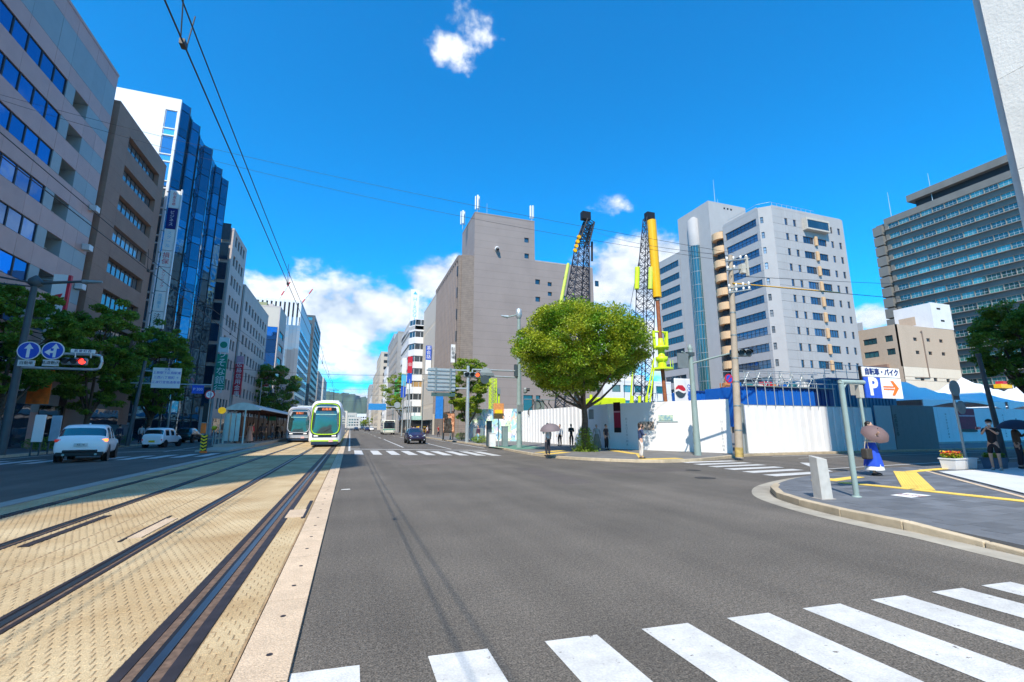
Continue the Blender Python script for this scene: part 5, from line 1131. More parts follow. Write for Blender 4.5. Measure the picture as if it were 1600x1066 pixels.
# ================================================================== STREET FURNITURE
# parking sign on its bent post
t = thing('parking_sign', 'white and blue bicycle parking sign with orange arrow on a bent grey-green post', 'sign', (10.34, 7.19, .12))
m = MB(); m.tube((0,0,0),(-.02,0,2.42),.055,.055,14); m.build('post', pole_green, t)
m = MB(); m.tube((-.02,0,2.42),(-.0,0,2.47),.055,.055,12); m.tube((-.05,0,2.47),(.72,0,2.48),.05,.05,12); m.tube((0,0,2.3),(.14,0,2.45),.03); m.build('arm', pole_green, t)
m = MB(); m.lathe([(.09,0),(.09,.02),(.06,.03)], (0,0,0), 14); m.build('foot', pole_green, t)
X0, Z1 = .70, 2.84
m = MB(); m.box(X0,-.03,Z1-.22,X0+1.27,.03,Z1); bevel(m.build('top_board', white_s, t), .006)
m = MB(); m.box(X0+.01,-.03,Z1-.71,X0+.55,.03,Z1-.235); o1 = m.build('blue_board', blue_s, t); m = MB(); m.box(X0+.552,-.03,Z1-.71,X0+1.27,.03,Z1-.235); o2 = m.build('arrow_board', white_s, t)
text('自転車・バイク', .168, mat('letter_navy', (.01,.03,.16), .5), t, (X0+.635,-.034,Z1-.112), FY, bold=.005)
text('P', .56, white_s, o1, (X0+.28,-.034,Z1-.465), FY, bold=.022, sx=1.05)
m = MB(); m.prism([(0,-.045),(.36,-.045),(.36,-.012),(0,-.012)],0,.006); m.prism([(0,.012),(.36,.012),(.36,.045),(0,.045)],0,.006)
m.prism([(.27,.17),(.36,.17),(.53,0),(.36,-.17),(.27,-.17),(.40,0)],.0,.008); a = m.build('arrow', orange_s, o2, (X0+.62,-.031,Z1-.47)); a.rotation_euler = (R(90),0,0)
m = MB(); m.box(.52,-.02,2.12,.66,.08,2.42); bevel(m.build('back_box', mat('box_beige', (.45,.42,.36), .6), t), .01); m = MB(); m.box(X0-.03,.0,2.15,X0+.02,.05,2.86); m.build('side_bar', black, t)
# second thin post seen behind it
t = thing('street_pole', 'thin pale post behind the parking sign, its foot hidden by the parasol', 'post', (16.3, 10.75, .1)); m = MB(); m.tube((0,0,0),(-.05,0,2.6),.05,.05,12); m.build('post', pole_green, t); m = MB(); m.box(-.35,-.1,2.55,.1,.08,2.95); m.build('box', mat('box_beige', (.45,.42,.36), .6), t)
# square stone bollard
t = thing('stone_bollard', 'square pale stone bollard leaning slightly beside the parking sign post', 'bollard', (9.47, 7.28, .12), R(-14))
m = MB(); m.add([(-.125,-.125,0),(.125,-.125,0),(.125,.125,0),(-.125,.125,0),(-.115,-.115,.84),(.115,-.115,.80),(.115,.115,.84),(-.115,.115,.88)], [(4,5,6,7),(0,1,5,4),(1,2,6,5),(2,3,7,6),(3,0,4,7)]); bevel(m.build('shaft', mat('bollard_stone', (.52,.51,.48), .8, var=.1, vscale=6, bump=.5, bscale=80, stain=.15), t), .01); m = MB(); m.box(-.16,-.16,0,.16,.16,.012); m.build('collar', concrete, t); t.rotation_euler = (0, R(-1.5), R(-14))
# round mirror/sign back on leaning post
t = thing('round_sign', 'backs of two round signs on a thin pale post beside the flower box', 'sign', (21.65, 10.85, .12))
m = MB(); m.tube((0,0,0),(-.15,0,3.0),.04,.04,12); m.build('post', steel_l, t); m = MB(); m.lathe([(.30,-.015),(.30,.015)], (-.08,-.06,2.92), 24, axis='Y'); m.build('round_plate', steel, t); m = MB(); m.lathe([(.25,-.015),(.25,.015)], (.12,-.06,2.2), 24, axis='Y'); m.build('round_plate', steel, t); m = MB(); m.box(-.2,-.05,2.48,.15,-.03,2.66); m.build('name_plate', mat('plate_brown', (.12,.09,.08), .5), t)
# planters
pl_w = mat('planter_white', (.72,.73,.74), .5, var=.04); soil = mat('soil', (.05,.035,.025), .95)
def planter(x, y, w_, m_, label, flowers, rz=0):
    t = thing('flower_box', label, 'planter', (x, y, .125), rz); m = MB(); m.add([(-w_/2,-.2,0),(w_/2,-.2,0),(w_/2,.2,0),(-w_/2,.2,0),(-w_/2-.03,-.24,.36),(w_/2+.03,-.24,.36),(w_/2+.03,.24,.36),(-w_/2-.03,.24,.36)], [(0,1,5,4),(1,2,6,5),(2,3,7,6),(3,0,4,7)]); m.box(-w_/2-.05,-.26,.34,w_/2+.05,-.2,.38); m.box(-w_/2-.05,.2,.34,w_/2+.05,.26,.38); m.box(-w_/2-.05,-.2,.34,-w_/2,.2,.38); m.box(w_/2,-.2,.34,w_/2+.05,.2,.38); m.build('box', m_, t)
    m = MB(); m.box(-w_/2-.02,-.22,.3,w_/2+.02,.22,.33); m.build('soil', soil, t); rg = np.random.default_rng(int(x*10))
    if flowers:
        q = rg.uniform(-1,1,(900,3))*np.array([w_/2,.2,.1]); q[:,2] += .44; ob('foliage', leafmesh('foliage', leaves(q,.04,rg), leaf_yel if flowers != 'dark' else leaf_dark), t)
        if flowers != 'dark':
            for k, mm in enumerate((yellow_s, orange_s, red_s)): q = rg.uniform(-1,1,(170,3))*np.array([w_/2,.2,.09]); q[:,2] += .53; ob('blossom', leafmesh('blossom', leaves(q,.035,rg,1), mm), t)
    return t
planter(20.35, 10.62, .52, pl_w, 'white planter box of orange and yellow flowers at the end of the yellow tiles', 'bright'); planter(21.05, 10.62, .5, pl_w, 'plain white planter box right of the flowering one', None)
planter(22.15, 10.3, .6, mat('planter_blue', (.08,.16,.24), .5), 'dark blue planter with low greenery beside the photographer', 'dark'); planter(24.3, 10.2, .6, mat('planter_blue', (.08,.16,.24), .5), 'dark planter with red flowers at the right edge', 'bright')
# dark lamp post right
t = thing('lamp_post', 'dark lamp post in shadow behind the photographer', 'lamp post', (27.0, 12.2, .1)); m = MB(); m.tube((0,0,0),(-.1,0,1.4),.12,.11,12); m.tube((-.1,0,1.4),(-.45,0,4.6),.10,.08,12); m.build('shaft', pole_dark, t); m = MB(); m.tube((-.45,0,4.6),(-.47,0,4.75),.11); m.build('cap', pole_dark, t)
t = thing('worklights', 'yellowish scaffold cluster hanging high before the government slab', 'machinery', (0,0,0))
q0 = at(1570, 505, 60); t.location = q0
m = MB(); [m.tube((random.uniform(-2,2),0,random.uniform(-4,2)),(random.uniform(-2,3),0,random.uniform(-3,3)),.08,n=5) for _ in range(22)]; m.tube((-2.5,0,-1),(0,0,-5),.1); m.build('frame', mat('ochre',(.35,.24,.08),.6), t); m = MB(); m.box(-.5,-.4,1,2.5,.4,2.2); m.build('head', pole_dark, t); m = MB(); m.tube((.5,0,0),(.8,0,-20),.15); m.build('mast', pole_dark, t)
t = thing('roof_flowers', 'little yellow and red machine top showing above the marquees', 'machine', at(1573, 603, 46)); m = MB(); m.box(-1.6,0,-.4,1.6,1,.3); m.build('body', yel_c, t); m = MB(); m.box(-.9,0,.3,.6,1,.8); m.build('cab', red_s, t); m = MB(); m.tube((1.8,0,-1),(1.9,0,2),.06); m.build('pole', white_s, t)
# signals
def heads(t, x, y, z, lit=None, dx=.42, facing=1, m_h=None, n=3, rz=0, name='signal_head'):
    """three-lamp horizontal head; facing +1 shows its lamps to the camera (-Y)"""
    root = MB(); root.box(-dx*1.5,-.12,-.2,dx*1.5,.12,.2); h = root.build(name, m_h or steel, t, (x, y, z), rz); bevel(h, .08, 3)
    for i in range(n):
        m = MB(); m.lathe([(.15,-.03),(.15,.0)], (0,0,0), 16, axis='Y'); m.build('lamp', lit[i] if lit else lamp_off, h, ((i-1)*dx,-.125,0))
        m = MB()
        for k in range(10): a0, a1 = math.pi*k/10, math.pi*(k+1)/10; m.quad((.17*math.cos(a0),-.12,.17*math.sin(a0)),(.17*math.cos(a1),-.12,.17*math.sin(a1)),(.17*math.cos(a1),-.34,.17*math.sin(a1)),(.17*math.cos(a0),-.34,.17*math.sin(a0)))
        m.build('visor', black, h, ((i-1)*dx,0,0))
    return h
# left mast with two blue signs and red light
Ym = 32.0
t = thing('signal_mast', 'left signal mast arm with two round blue arrow signs and a red light', 'signal', (-17.2, Ym, .12)); O = Vector((-17.2, Ym, .12))
m = MB(); m.tube((0,0,0),(0,0,9.3),.2,.14,14); m.build('mast', pole_dark, t); m = MB(); m.lathe([(.14,0),(.32,.15),(.3,.4),(.06,.65)], (0,0,9.2), 14); m.build('cap', pole_dark, t)
m = MB(); m.tube((0,0,9.4),(2.2,0,9.75),.1,.07); m.tube((-3,.0,9.8),(0,0,9.4),.05); m.tube((-3,.0,9.3),(0,0,9.2),.04); m.build('lamp_arm', pole_dark, t); m = MB(); m.tube((2.1,0,9.72),(3.0,0,9.8),.13,.07); m.build('lamp_head', steel, t)
zt, zb = at(90,557,Ym).z-O.z+.16, at(90,573,Ym).z-O.z
xe = at(160, 563, Ym).x-O.x
m = MB(); m.tube((0,0,zt),(xe-.3,0,zt),.075); m.tube((0,0,zb-.1),(xe-.3,0,zb-.1),.075)
m.path([(xe-.3,0,zt),(xe-.08,0,zt-.06),(xe,0,(zt+zb-.1)/2),(xe-.08,0,zb-.04),(xe-.3,0,zb-.1)],.075,8); m.build('arm', steel_l, t)
for i, px in enumerate((45, 83)):
    c = at(px, 548, Ym-.15)-O; r_ = .5
    m = MB(); m.lathe([(r_,-.015),(r_,.015)], c, 32, axis='Y'); s_ = m.build('round_sign', white_s, t); m = MB(); m.lathe([(r_-.05,-.004),(r_-.05,.0)], c+Vector((0,-.02,0)), 32, axis='Y'); m.build('blue_disc', blue_s, s_)
    m = MB()
    if i == 0: m.prism([(-.07,-.38),(.07,-.38),(.07,.1),(.2,.1),(0,.4),(-.2,.1),(-.07,.1)],0,.006)
    else: m.prism([(.03,-.38),(.16,-.38),(.16,.12),(.27,.12),(.095,.4),(-.08,.12),(.03,.12),(.03,-.02),(-.1,-.02),(-.1,.1),(-.36,-.1),(-.1,-.28),(-.1,-.14),(.03,-.14)],0,.006)
    a = m.build('arrow', white_s, s_, c+Vector((0,-.027,0))); a.rotation_euler = (R(90),0,0)
    m = MB(); m.box(c.x-.36,c.y-.02,c.z-.86,c.x+.36,c.y+.02,c.z-.52); s2 = m.build('sub_plate', mat('plate_white', (.62,.62,.6), .5), t); text('軌道敷内' if i else '自動車', .2, black, s2, (c.x, c.y-.024, c.z-.69), FY)
c = at(117, 565, Ym-.2)-O; h = heads(t, c.x, c.y, c.z, [lamp_off, lamp_off, lamp_red], .38)
c = at(130, 549, Ym-.2)-O; m = MB(); m.box(c.x-.55,c.y-.02,c.z-.1,c.x+.55,c.y+.02,c.z+.1); s2 = m.build('name_board', white_s, t); text('紙 屋 町 西', .16, mat('letter_navy',(.01,.03,.16),.5), s2, (c.x,c.y-.024,c.z), FY)
for sx in (-.35,.35): m = MB(); m.tube((c.x+sx,c.y+.1,c.z-.35),(c.x+sx,c.y+.02,c.z-.08),.035); m.build('stay', white_s, t)
# white notice board gantry (left)
t = thing('notice_gantry', 'white blue-lettered notice board on an arm from a leaning dark pole, among the left trees', 'sign', (-16.6, 45, .12)); O = Vector((-16.6, 45, .12))
m = MB(); m.tube((0,0,0),(.35,0,6.8),.16,.12,12); m.build('mast', pole_dark, t); zt, zb = at(262,580,45).z-O.z, at(262,600,45).z-O.z
xr, xl, x2 = at(283,590,45).x-O.x, at(238,590,45).x-O.x, at(330,604,45).x-O.x
m = MB(); m.tube((.3,0,zt-.05),(xl+.3,0,zt-.05),.05); m.tube((-.4,0,zb),(x2,0,zb),.05); m.build('arm', steel_l, t)
m = MB(); m.box(xl,-.08,zb-.35,xr,-.03,zt+.25); s_ = m.build('board', white_s, t); cx_ = (xl+xr)/2; hh = zt-zb+.6
text('広島', .2, blue_s, s_, (cx_,-.085,zt+.12), FY)
for i, ln in enumerate(('上鉄駅下広島駅東','三西八丁堀町 ＋','江波行宮島通車場')): text(ln, .245, blue_s, s_, (cx_,-.085,zt-.17-i*hh*.235), FY)
m = MB(); m.box(x2-1.35,-.06,zb-.75,x2-.5,-.02,zb-.05); s2 = m.build('blue_plate', blue_s, t); text('P 300', .3, white_s, s2, (x2-.92,-.065,zb-.4), FY)
# 50 limit and small ones at the tram stop
t = thing('round_sign', 'small round sign with red rim on a pole by the tram stop end', 'sign', (-10.1, 40, .03)); m = MB(); m.tube((0,0,0),(0,0,4.2),.045); m.build('post', pole_dark, t); m = MB(); m.lathe([(.33,-.015),(.33,.015)], (0,-.05,3.95), 24, axis='Y'); s_ = m.build('rim', red_s, t); m = MB(); m.lathe([(.25,-.004),(.25,0)], (0,-.07,3.95), 24, axis='Y'); m.build('face', white_s, s_); text('50', .3, blue_s, s_, (0,-.078,3.95), FY); m = MB(); m.box(-.3,-.1,1.9,.1,.1,3.3); m.build('board_back', black, t)
t = thing('chevron_post', 'yellow and black chevron marker at the tip of the tram stop island', 'marker', (-8.55, 33.9, .0)); m = MB(); m.tube((0,0,0),(0,0,1.1),.16,.16,16); m.build('drum', black, t)
for k in range(5):
    m = MB()
    for s_ in (-1,1): m.quad((0,-.165,.12+k*.2),(s_*.17,-.165,.22+k*.2),(s_*.17,-.165,.32+k*.2),(0,-.165,.22+k*.2)) if s_ > 0 else m.quad((0,-.165,.22+k*.2),(-.17,-.165,.32+k*.2),(-.17,-.165,.22+k*.2),(0,-.165,.12+k*.2))
    m.build('chevron', yellow_s, t)
m = MB(); m.box(-.17,-.16,0,.17,.16,.12); m.build('foot', orange_s, t)
t = thing('marker_board', 'orange upright marker on a thin pole behind the chevron post', 'marker', (-9.5, 37, 0)); m = MB(); m.tube((0,0,0),(0,0,1.2),.03); m.build('post', steel, t); m = MB(); m.box(-.16,-.04,1.15,.16,.04,1.85); bevel(m.build('board', orange_s, t), .04); m = MB(); m.tube((.17,.1,0),(.17,.1,5.2),.035); m.build('tall_post', steel, t)
# banner post right of car, poster stand
t = thing('flag_banner', 'bright blue vertical banner on a dark pole behind the dark car', 'banner', (9.9, 52, .1)); m = MB(); m.tube((0,0,0),(0,0,4.6),.05); m.build('post', pole_dark, t); m = MB(); m.box(-.9,-.03,2.4,-.05,.03,5.3); m.build('banner', mat('banner_blue', (.02,.20,.62), .6), t)
m = MB(); m.box(-1.6,-.1,5.5,-.5,.1,5.75); m.build('lamp_box', steel, t)
t = thing('poster_stand', 'orange poster stand on the pavement behind the dark car', 'poster stand', (10.95, 54, .1)); m = MB(); m.box(-.75,-.06,.8,.75,.06,3.1); m.build('frame', mat('wood_brown', (.22,.12,.07), .6), t); m = MB(); m.box(-.65,-.07,.95,.65,-.062,3.0); m.build('poster', mat('poster_orange', (.62,.16,.05), .6, var=.5, vscale=5, col2=(.7,.35,.2)), t); m = MB(); m.box(-.6,-.05,0,-.5,.05,.8); m.box(.5,-.05,0,.6,.05,.8); m.build('legs', black, t)
# sign gantry on the right (seen from behind) with its pole
Yg = 45
t = thing('sign_gantry', 'back of a large slatted road sign on a pale steel pole behind the signal light', 'sign', (11.0, Yg, .1)); O = Vector((11.0, Yg, .1))
m = MB(); m.tube((0,0,0),(0,0,7.6),.2,.15,14); m.build('mast', steel_l, t)
zt, zb = at(700,581,Yg).z-O.z, at(700,608,Yg).z-O.z; x0, x1 = at(668,590,Yg).x-O.x, at(711,590,Yg).x-O.x
m = MB(); m.tube((0,0,zt+.2),(x0-.1,0,zt+.1),.09); m.tube((0,0,zb+.1),(x0-.1,0,zb),.09); m.build('arm', steel_l, t)
for k in range(6): z = zb-.25+k*(zt-zb+.6)/6; m = MB(); m.box(x0,-.16,z,x1,-.12,z+(zt-zb+.6)/6-.05); m.box(x0,-.22,z+.1,x1,-.17,z+.2); m.build('sign_slat', steel_l, t)
for x in (x0+.7, x1-.6): m = MB(); m.box(x,-.3,zb-.35,x+.14,-.23,zt+.4); m.build('stiffener', steel, t)
m = MB(); m.box(x0+.4,-.2,zb-.75,x1,-.1,zb-.4); m.build('plate', mat('plate_dark', (.06,.12,.12), .5), t)
t = thing('cabinet', 'grey-green roadside cabinet at the foot of the sign gantry pole', 'cabinet', (12.15, Yg, .1)); m = MB(); m.box(-.5,-.25,0,.5,.25,1.35); bevel(m.build('body', mat('cabinet_grey', (.20,.26,.26), .6), t), .03); m = MB(); m.box(-.02,-.26,.1,.0,-.251,1.25); m.build('seam', black, t)
# near right signal pole with lamp arm
t = thing('signal_mast', 'right signal pole with orange-red light, round sign back and street lamp', 'signal', (11.75, 32, .1)); O = Vector((11.75, 32, .1))
m = MB(); m.tube((0,0,0),(0,0,10.1),.21,.12,14); m.build('mast', pole_green, t); zt = at(760,581,32).z-O.z; xl = at(738,585,32).x-O.x
m = MB(); m.tube((0,0,zt+.15),(xl,0,zt+.12),.06); m.tube((0,0,zt-.35),(xl,0,zt-.30),.06); m.tube((xl,0,zt+.12),(xl,0,zt-.3),.06); m.build('arm', steel_l, t)
c = at(737,586,31.8)-O; heads(t, c.x, c.y, c.z, [lamp_off, lamp_off, lamp_or], .40)
c = at(760,585,31.8)-O; m = MB(); m.lathe([(.46,-.02),(.46,.02)], c+Vector((0,.1,.05)), 28, axis='Y'); m.build('round_sign_back', steel_l, t); m = MB(); m.box(c.x-.55,c.y-.05,c.z-.1,c.x+.55,c.y+.05,c.z+.12); m.build('bracket', steel, t)
m = MB(); c = at(757,591,31.7)-O; m.lathe([(.32,-.12),(.32,.0)], c+Vector((0,0,-.1)), 20, axis='Y'); m.build('camera_dome', pole_dark, t)
zl = at(790,495,32).z-O.z; xl2 = at(790,495,32).x-O.x
m = MB(); m.tube((0,0,10.0),(xl2+.2,0,zl+.0),.05); m.build('lamp_arm', pole_green, t); m = MB(); m.tube((xl2+.2,0,zl),(xl2-.35,0,zl+.05),.13,.05); m.build('lamp_head', steel_l, t); m = MB(); m.lathe([(.16,0),(.24,.2),(.2,.7),(.05,.8)], (0,0,9.7), 12); m.build('cap', steel_l, t)
h = heads(t, .45, -.1, 4.15, None, .3, rz=R(70)); m = MB(); m.box(-.35,-.15,5.2,-.15,.15,6.1); m.build('clamp_box', pole_dark, t); m = MB(); m.box(-.2,-.3,2.6,.2,-.2,3.1); m.build('button_box', steel, t)
t = thing('notice_sign', 'orange notice on a thin dark post between cabinets, left of the signal pole', 'sign', (10.85, 34.2, .1)); m = MB(); m.tube((0,0,0),(0,0,3.0),.04); m.build('post', pole_green, t); m = MB(); m.box(-.42,-.04,2.1,.42,0,3.3); s_ = m.build('board', mat('notice_orange', (.66,.27,.09), .6, var=.25, vscale=6), t); m = MB(); m.box(-.3,-.045,2.5,.3,-.041,2.8); m.build('panel', yellow_s, s_)
for x, y, w_, h_, mm, lab in ((10.15,34.4,.35,1.9,pole_dark,'tall dark teal roadside box left of the orange notice'),(10.3,34.0,.45,1.0,white_s,'low white roadside box in front of the tall dark one'),(11.3,34.0,.42,1.5,mat('cabinet_grey',(.2,.26,.26),.6),'grey-green roadside box between the orange notice and the signal pole')):
    t = thing('cabinet', lab, 'cabinet', (x, y, .1)); m = MB(); m.box(-w_/2,-.2,0,w_/2,.2,h_); bevel(m.build('body', mm, t), .03); m = MB(); m.box(-w_/2-.02,-.22,h_,w_/2+.02,.22,h_+.05); m.build('lid', mm, t)
# pole with arm to the round drum signals in front of the concrete pole
t = thing('signal_mast', 'thick grey-green pole before the sunlit hoarding, its arm carrying dark round signals', 'signal', (17.6, 20.3, .1)); O = Vector((17.6, 20.3, .1))
m = MB(); m.tube((0,0,0),(0,0,1.2),.19,.17,14); m.tube((0,0,1.2),(0,0,5.7),.165,.12,14); m.build('mast', pole_green, t); m = MB(); m.lathe([(.12,0),(.15,.1),(.05,.3)], (0,0,5.7), 12); m.build('cap', pole_green, t)
q0, q1 = at(1085,568,20.2)-O, at(1142,552,18.6)-O; m = MB(); m.tube((0,0,q0.z), q1, .05); m.build('arm', pole_green, t)
c = at(1157,552,18.5)-O; heads(t, c.x, c.y, c.z, None, .36, rz=R(-25)); m = MB(); m.cbox((-.1,-.05,5.45),(.5,.2,.2)); m.build('clamp', pole_dark, t)
# sign whose shadow falls on the wall
c = (-.75,-.5); m = MB(); m.tube((0,0,5.3),(-.9,-.4,5.5),.04); m.build('side_arm', pole_green, t); m = MB(); m.box(-1.25,-.45,4.6,-.55,-.4,5.4); m.build('side_sign', steel, t)
# concrete utility pole
t = thing('utility_pole', 'weathered concrete utility pole with steel crossarms and a small no-parking sign', 'utility pole', (18.05, 17.95, .1)); O = Vector((18.05, 17.95, .1))
conc_p = mat('pole_concrete', (.42,.35,.27), .85, var=.12, vscale=2, bump=.3, bscale=40, stain=.2)
m = MB(); m.tube((0,0,0),(.6,0,10.5),.19,.12,16); m.build('shaft', conc_p, t); m = MB(); m.tube((0,0,.05),(.02,0,.5),.196,.193,16); m.build('guard', mat('guard_faded', (.42,.30,.10), .8, var=.4, vscale=4), t)
for k in range(8): m = MB(); m.tube((.057*(1.3+k*1.2),0,1.3+k*1.2),(.057*(1.36+k*1.2),0,1.36+k*1.2),.195-.008*k,.195-.008*k,16); m.build('band', steel, t)
for z, l in ((10.1,1.3),(9.6,1.3),(8.6,1.2),(8.35,1.2)):
    m = MB(); m.tube((.15,-.1,z),(l+.5,-.1,z+.35),.045,n=8); m.build('crossarm', steel_l, t)
    for s_ in (-.25,.2,.7,1.1): m = MB(); m.lathe([(.03,0),(.06,.05),(.06,.14),(.02,.18)], (s_+.5,-.1,z+.05+(s_+.35)*.21), 8); m.build('insulator', white_s, t)
m = MB(); m.cbox((1.6,-.1,10.0),(.12,.12,1.1)); m.cbox((1.25,-.1,9.8),(.25,.25,.5)); m.build('transformer_frame', mat('insul_grey', (.5,.48,.42), .6), t)
m = MB(); m.lathe([(.24,-.012),(.24,.012)], (-.42,-.2,3.85), 24, axis='Y'); s_ = m.build('no_parking_sign', red_s, t); m = MB(); m.lathe([(.18,-.004),(.18,.0)], (-.42,-.215,3.85), 24, axis='Y'); m.build('blue_face', blue_s, s_); m = MB(); m.cbox((-.42,-.222,3.85),(.06,.006,.4),rot=Euler((0,R(45),0)).to_matrix()); m.build('slash', red_s, s_); m = MB(); m.tube((-.2,-.15,3.85),(0,0,3.85),.03); m.build('clamp', steel, t)

# ------------------------------------------------------------------ wires
def cable(p, q, sag, r, label, name='overhead_wire', n=24, group=None, m_=None):
    p, q = Vector(p), Vector(q); pts = []
    for i in range(n+1): s = i/n; v = p.lerp(q, s); v.z -= sag*4*s*(1-s); pts.append(v-p)
    m = MB(); m.path(pts, r, 5); o = m.build(name, m_ or wire_m, None, p); tag(o, label, 'wire', group); return o
cable((-1.87,-6,5.5),(-1.87,160,5.5),0,.009,'tram contact wire over the right hand track', 'contact_wire', group=None)
for k in range(5): cable((-1.87,-6+k*34,6.15),(-1.87,28+k*34,6.15),.35,.008,'upper carrier wire above the right hand track, span '+['nearest','second','third','fourth','farthest'][k]+' from the camera', 'carrier_wire', group='carrier wires over the right track')
cable((-5.07,-6,5.5),(-5.07,160,5.5),0,.009,'tram contact wire over the left hand track','contact_wire')
for k in range(5): cable((-5.07,-6+k*34,6.15),(-5.07,28+k*34,6.15),.35,.008,'upper carrier wire above the left hand track, span '+['nearest','second','third','fourth','farthest'][k]+' from the camera', 'carrier_wire', group='carrier wires over the left track')
for xx, g_ in ((-1.87,'right'),(-5.07,'left')):
    for k in range(6):
        y = 4.95+k*8.5; m = MB()
        for s_ in (-.02,.02): m.tube((s_*0+xx,y+s_*4,5.5),(xx,y+s_*9,6.0),.007,n=4)
        m.cbox((xx,y,5.49),(.05,.09,.06)); tag(m.build('dropper', wire_m, None, (0,0,0)), 'thin dropper and clamp on the %s track carrier wire, %s from the camera' % (g_, ['nearest','second','third','fourth','fifth','sixth'][k]), 'wire clamp', 'droppers on the %s track' % g_)
sp_l = onx(0,148,-21.9); up_t = at(1143,395,17.9)
cable((-21.9, sp_l[0], sp_l[1]), (up_t.x+.2, 17.9, up_t.z), .6, .010, 'upper long cable crossing the sky from the pink block to the concrete pole')
sp_l = onx(0,156,-21.9); cable((-21.9, sp_l[0], sp_l[1]), (up_t.x+.2, 17.9, up_t.z-.5), 1.0, .010, 'lower long cable crossing the sky from the pink block to the concrete pole')
e1 = at(1700,481,46); cable((18.5,17.8,9.0), e1, .5, .022, 'cable from the concrete pole towards the right edge, its start wrapped in yellow')
m = MB(); p_ = Vector((18.5,17.8,9.0)); q_ = p_.lerp(e1,.10); m.path([Vector((0,0,0)), (q_-p_)+Vector((0,0,-.14))], .035, 6); tag(m.build('cable_guard', yel_c, None, p_), 'yellow tubular guard on the cable leaving the concrete pole', 'cable guard')
e1 = at(1700,440,60); cable((18.4,17.8,9.4), e1, 1.0, .015, 'thin upper cable from the concrete pole to the right edge')
e2 = at(985,300,70); cable(at(1143,400,17.9), at(925,360,60), .5, .015, 'thin cable from the concrete pole towards the cranes')
for k, (y, z) in enumerate([(56,7.2),(80,8.4),(104,9.2),(140,10),(190,11)]):
    nm = ['nearest','second','third','fourth','farthest'][k]
    cable((-17.5,y,z+1),(11.5,y,z+1),.7,.02,'cross-street span wire over the tram tracks, '+nm+' of the row','span_wire',group='span wires across the street')
    for s_, X in (('left',-17.5),('right',11.6)):
        t = thing('span_pole', 'slim grey pole carrying the '+nm+' span wire on the '+s_+' pavement', 'pole', (X, y, .1), group='span wire poles'); m = MB(); m.tube((0,0,0),(0,0,z+1.3),.11,.08,10); m.build('shaft', steel, t); m = MB(); m.lathe([(.1,0),(.04,.15)], (0,0,z+1.3), 8); m.build('cap', steel, t)
# banner poles in the middle distance (right pavement)
def bpole(px, Yp, bands, label, ztop):
    c = at(px, 667, Yp); t = thing('banner_pole', label, 'banner pole', (c.x, Yp, .1)); m = MB(); m.tube((0,0,0),(0,0,ztop),.13,.10,10); m.build('shaft', steel_l, t)
    for (y0, y1, mm, s) in bands:
        z1, z0_ = at(px, y0, Yp).z, at(px, y1, Yp).z; m = MB(); m.box(-.42,-.06,z0_,.34,.06,z1); o = m.build('banner', mm, t)
        if s: text(s, .6, white_s, o, (-.05,-.07,(z0_+z1)/2), FY)
bpole(628, 78, [(560,585,white_s,None),(586,604,cyan_s,None),(605,622,blue_s,None)], 'pale pole with a tall white, cyan and blue banner in the right middle distance', 9)
bpole(637, 74, [(558,584,red_s,'日'),(585,600,blue_s,None),(601,609,white_s,None)], 'pale pole with a red and blue banner just right of the white and cyan one', 9)
t = thing('road_sign_gantry', 'small blue direction sign on an arm far down the right pavement', 'sign', (8.6, 84, .1)); m = MB(); m.tube((1.5,0,0),(1.5,0,6),.12); m.build('mast', steel_l, t); m = MB(); m.tube((1.5,0,4.6),(-4.0,0,4.5),.06); m.tube((1.5,0,5.1),(-4,0,5),.06); m.build('arm', steel_l, t); m = MB(); m.box(-5.8,-.06,4.4,-2.8,.0,5.5); m.build('board', mat('board_blue', (.03,.25,.6), .5), t); m = MB(); m.lathe([(.55,-.03),(.55,0)], (-.9,-.1,5.3), 20, axis='Y'); m.build('round_plate', steel_l, t)
t = thing('shop_awning', 'pale shop front with red goods under the banded white building', 'shop front', (13, 104.5, .1)); m = MB(); m.box(0,0,3.0,6,2.2,3.9); m.build('fascia', mat('awn', (.35,.55,.5), .6), t); m = MB(); m.box(.2,.6,.0,5.8,2.2,2.9); m.build('interior', black, t)
for i in range(8): m = MB(); m.box(.4+i*.66,.2,.0,.9+i*.66,.6,1.1+.5*(i%2)); m.build('goods', [red_s, yellow_s, white_s, cyan_s][i%4], t)

# ================================================================== VEHICLES
def split_parts(me, names, parent, loc=(0,0,0)):
    """one object per connected patch of each material"""
    nf = len(me.polygons); ef = {}
    mi = [p.material_index for p in me.polygons]
    for p in me.polygons:
        for ek in p.edge_keys: ef.setdefault(ek, []).append(p.index)
    seen = [False]*nf; done = {}
    for s in range(nf):
        if seen[s]: continue
        st = [s]; seen[s] = True; comp = []
        while st:
            f = st.pop(); comp.append(f)
            for ek in me.polygons[f].edge_keys:
                for g in ef[ek]:
                    if not seen[g] and mi[g] == mi[s]: seen[g] = True; st.append(g)
        done.setdefault(mi[s], []).append(comp)
    for k, comps in done.items():
        if names[k][1]: comps = [sum(comps, [])]
        for comp in comps:
            used = {}; vs = []; fs = []
            for f in comp:
                ff = []
                for v in me.polygons[f].vertices:
                    if v not in used: used[v] = len(vs); vs.append(tuple(me.vertices[v].co))
                    ff.append(used[v])
                fs.append(ff)
            m = MB(); m.add(vs, fs, 0, True); m.build(names[k][0], me.materials[k], parent, loc)
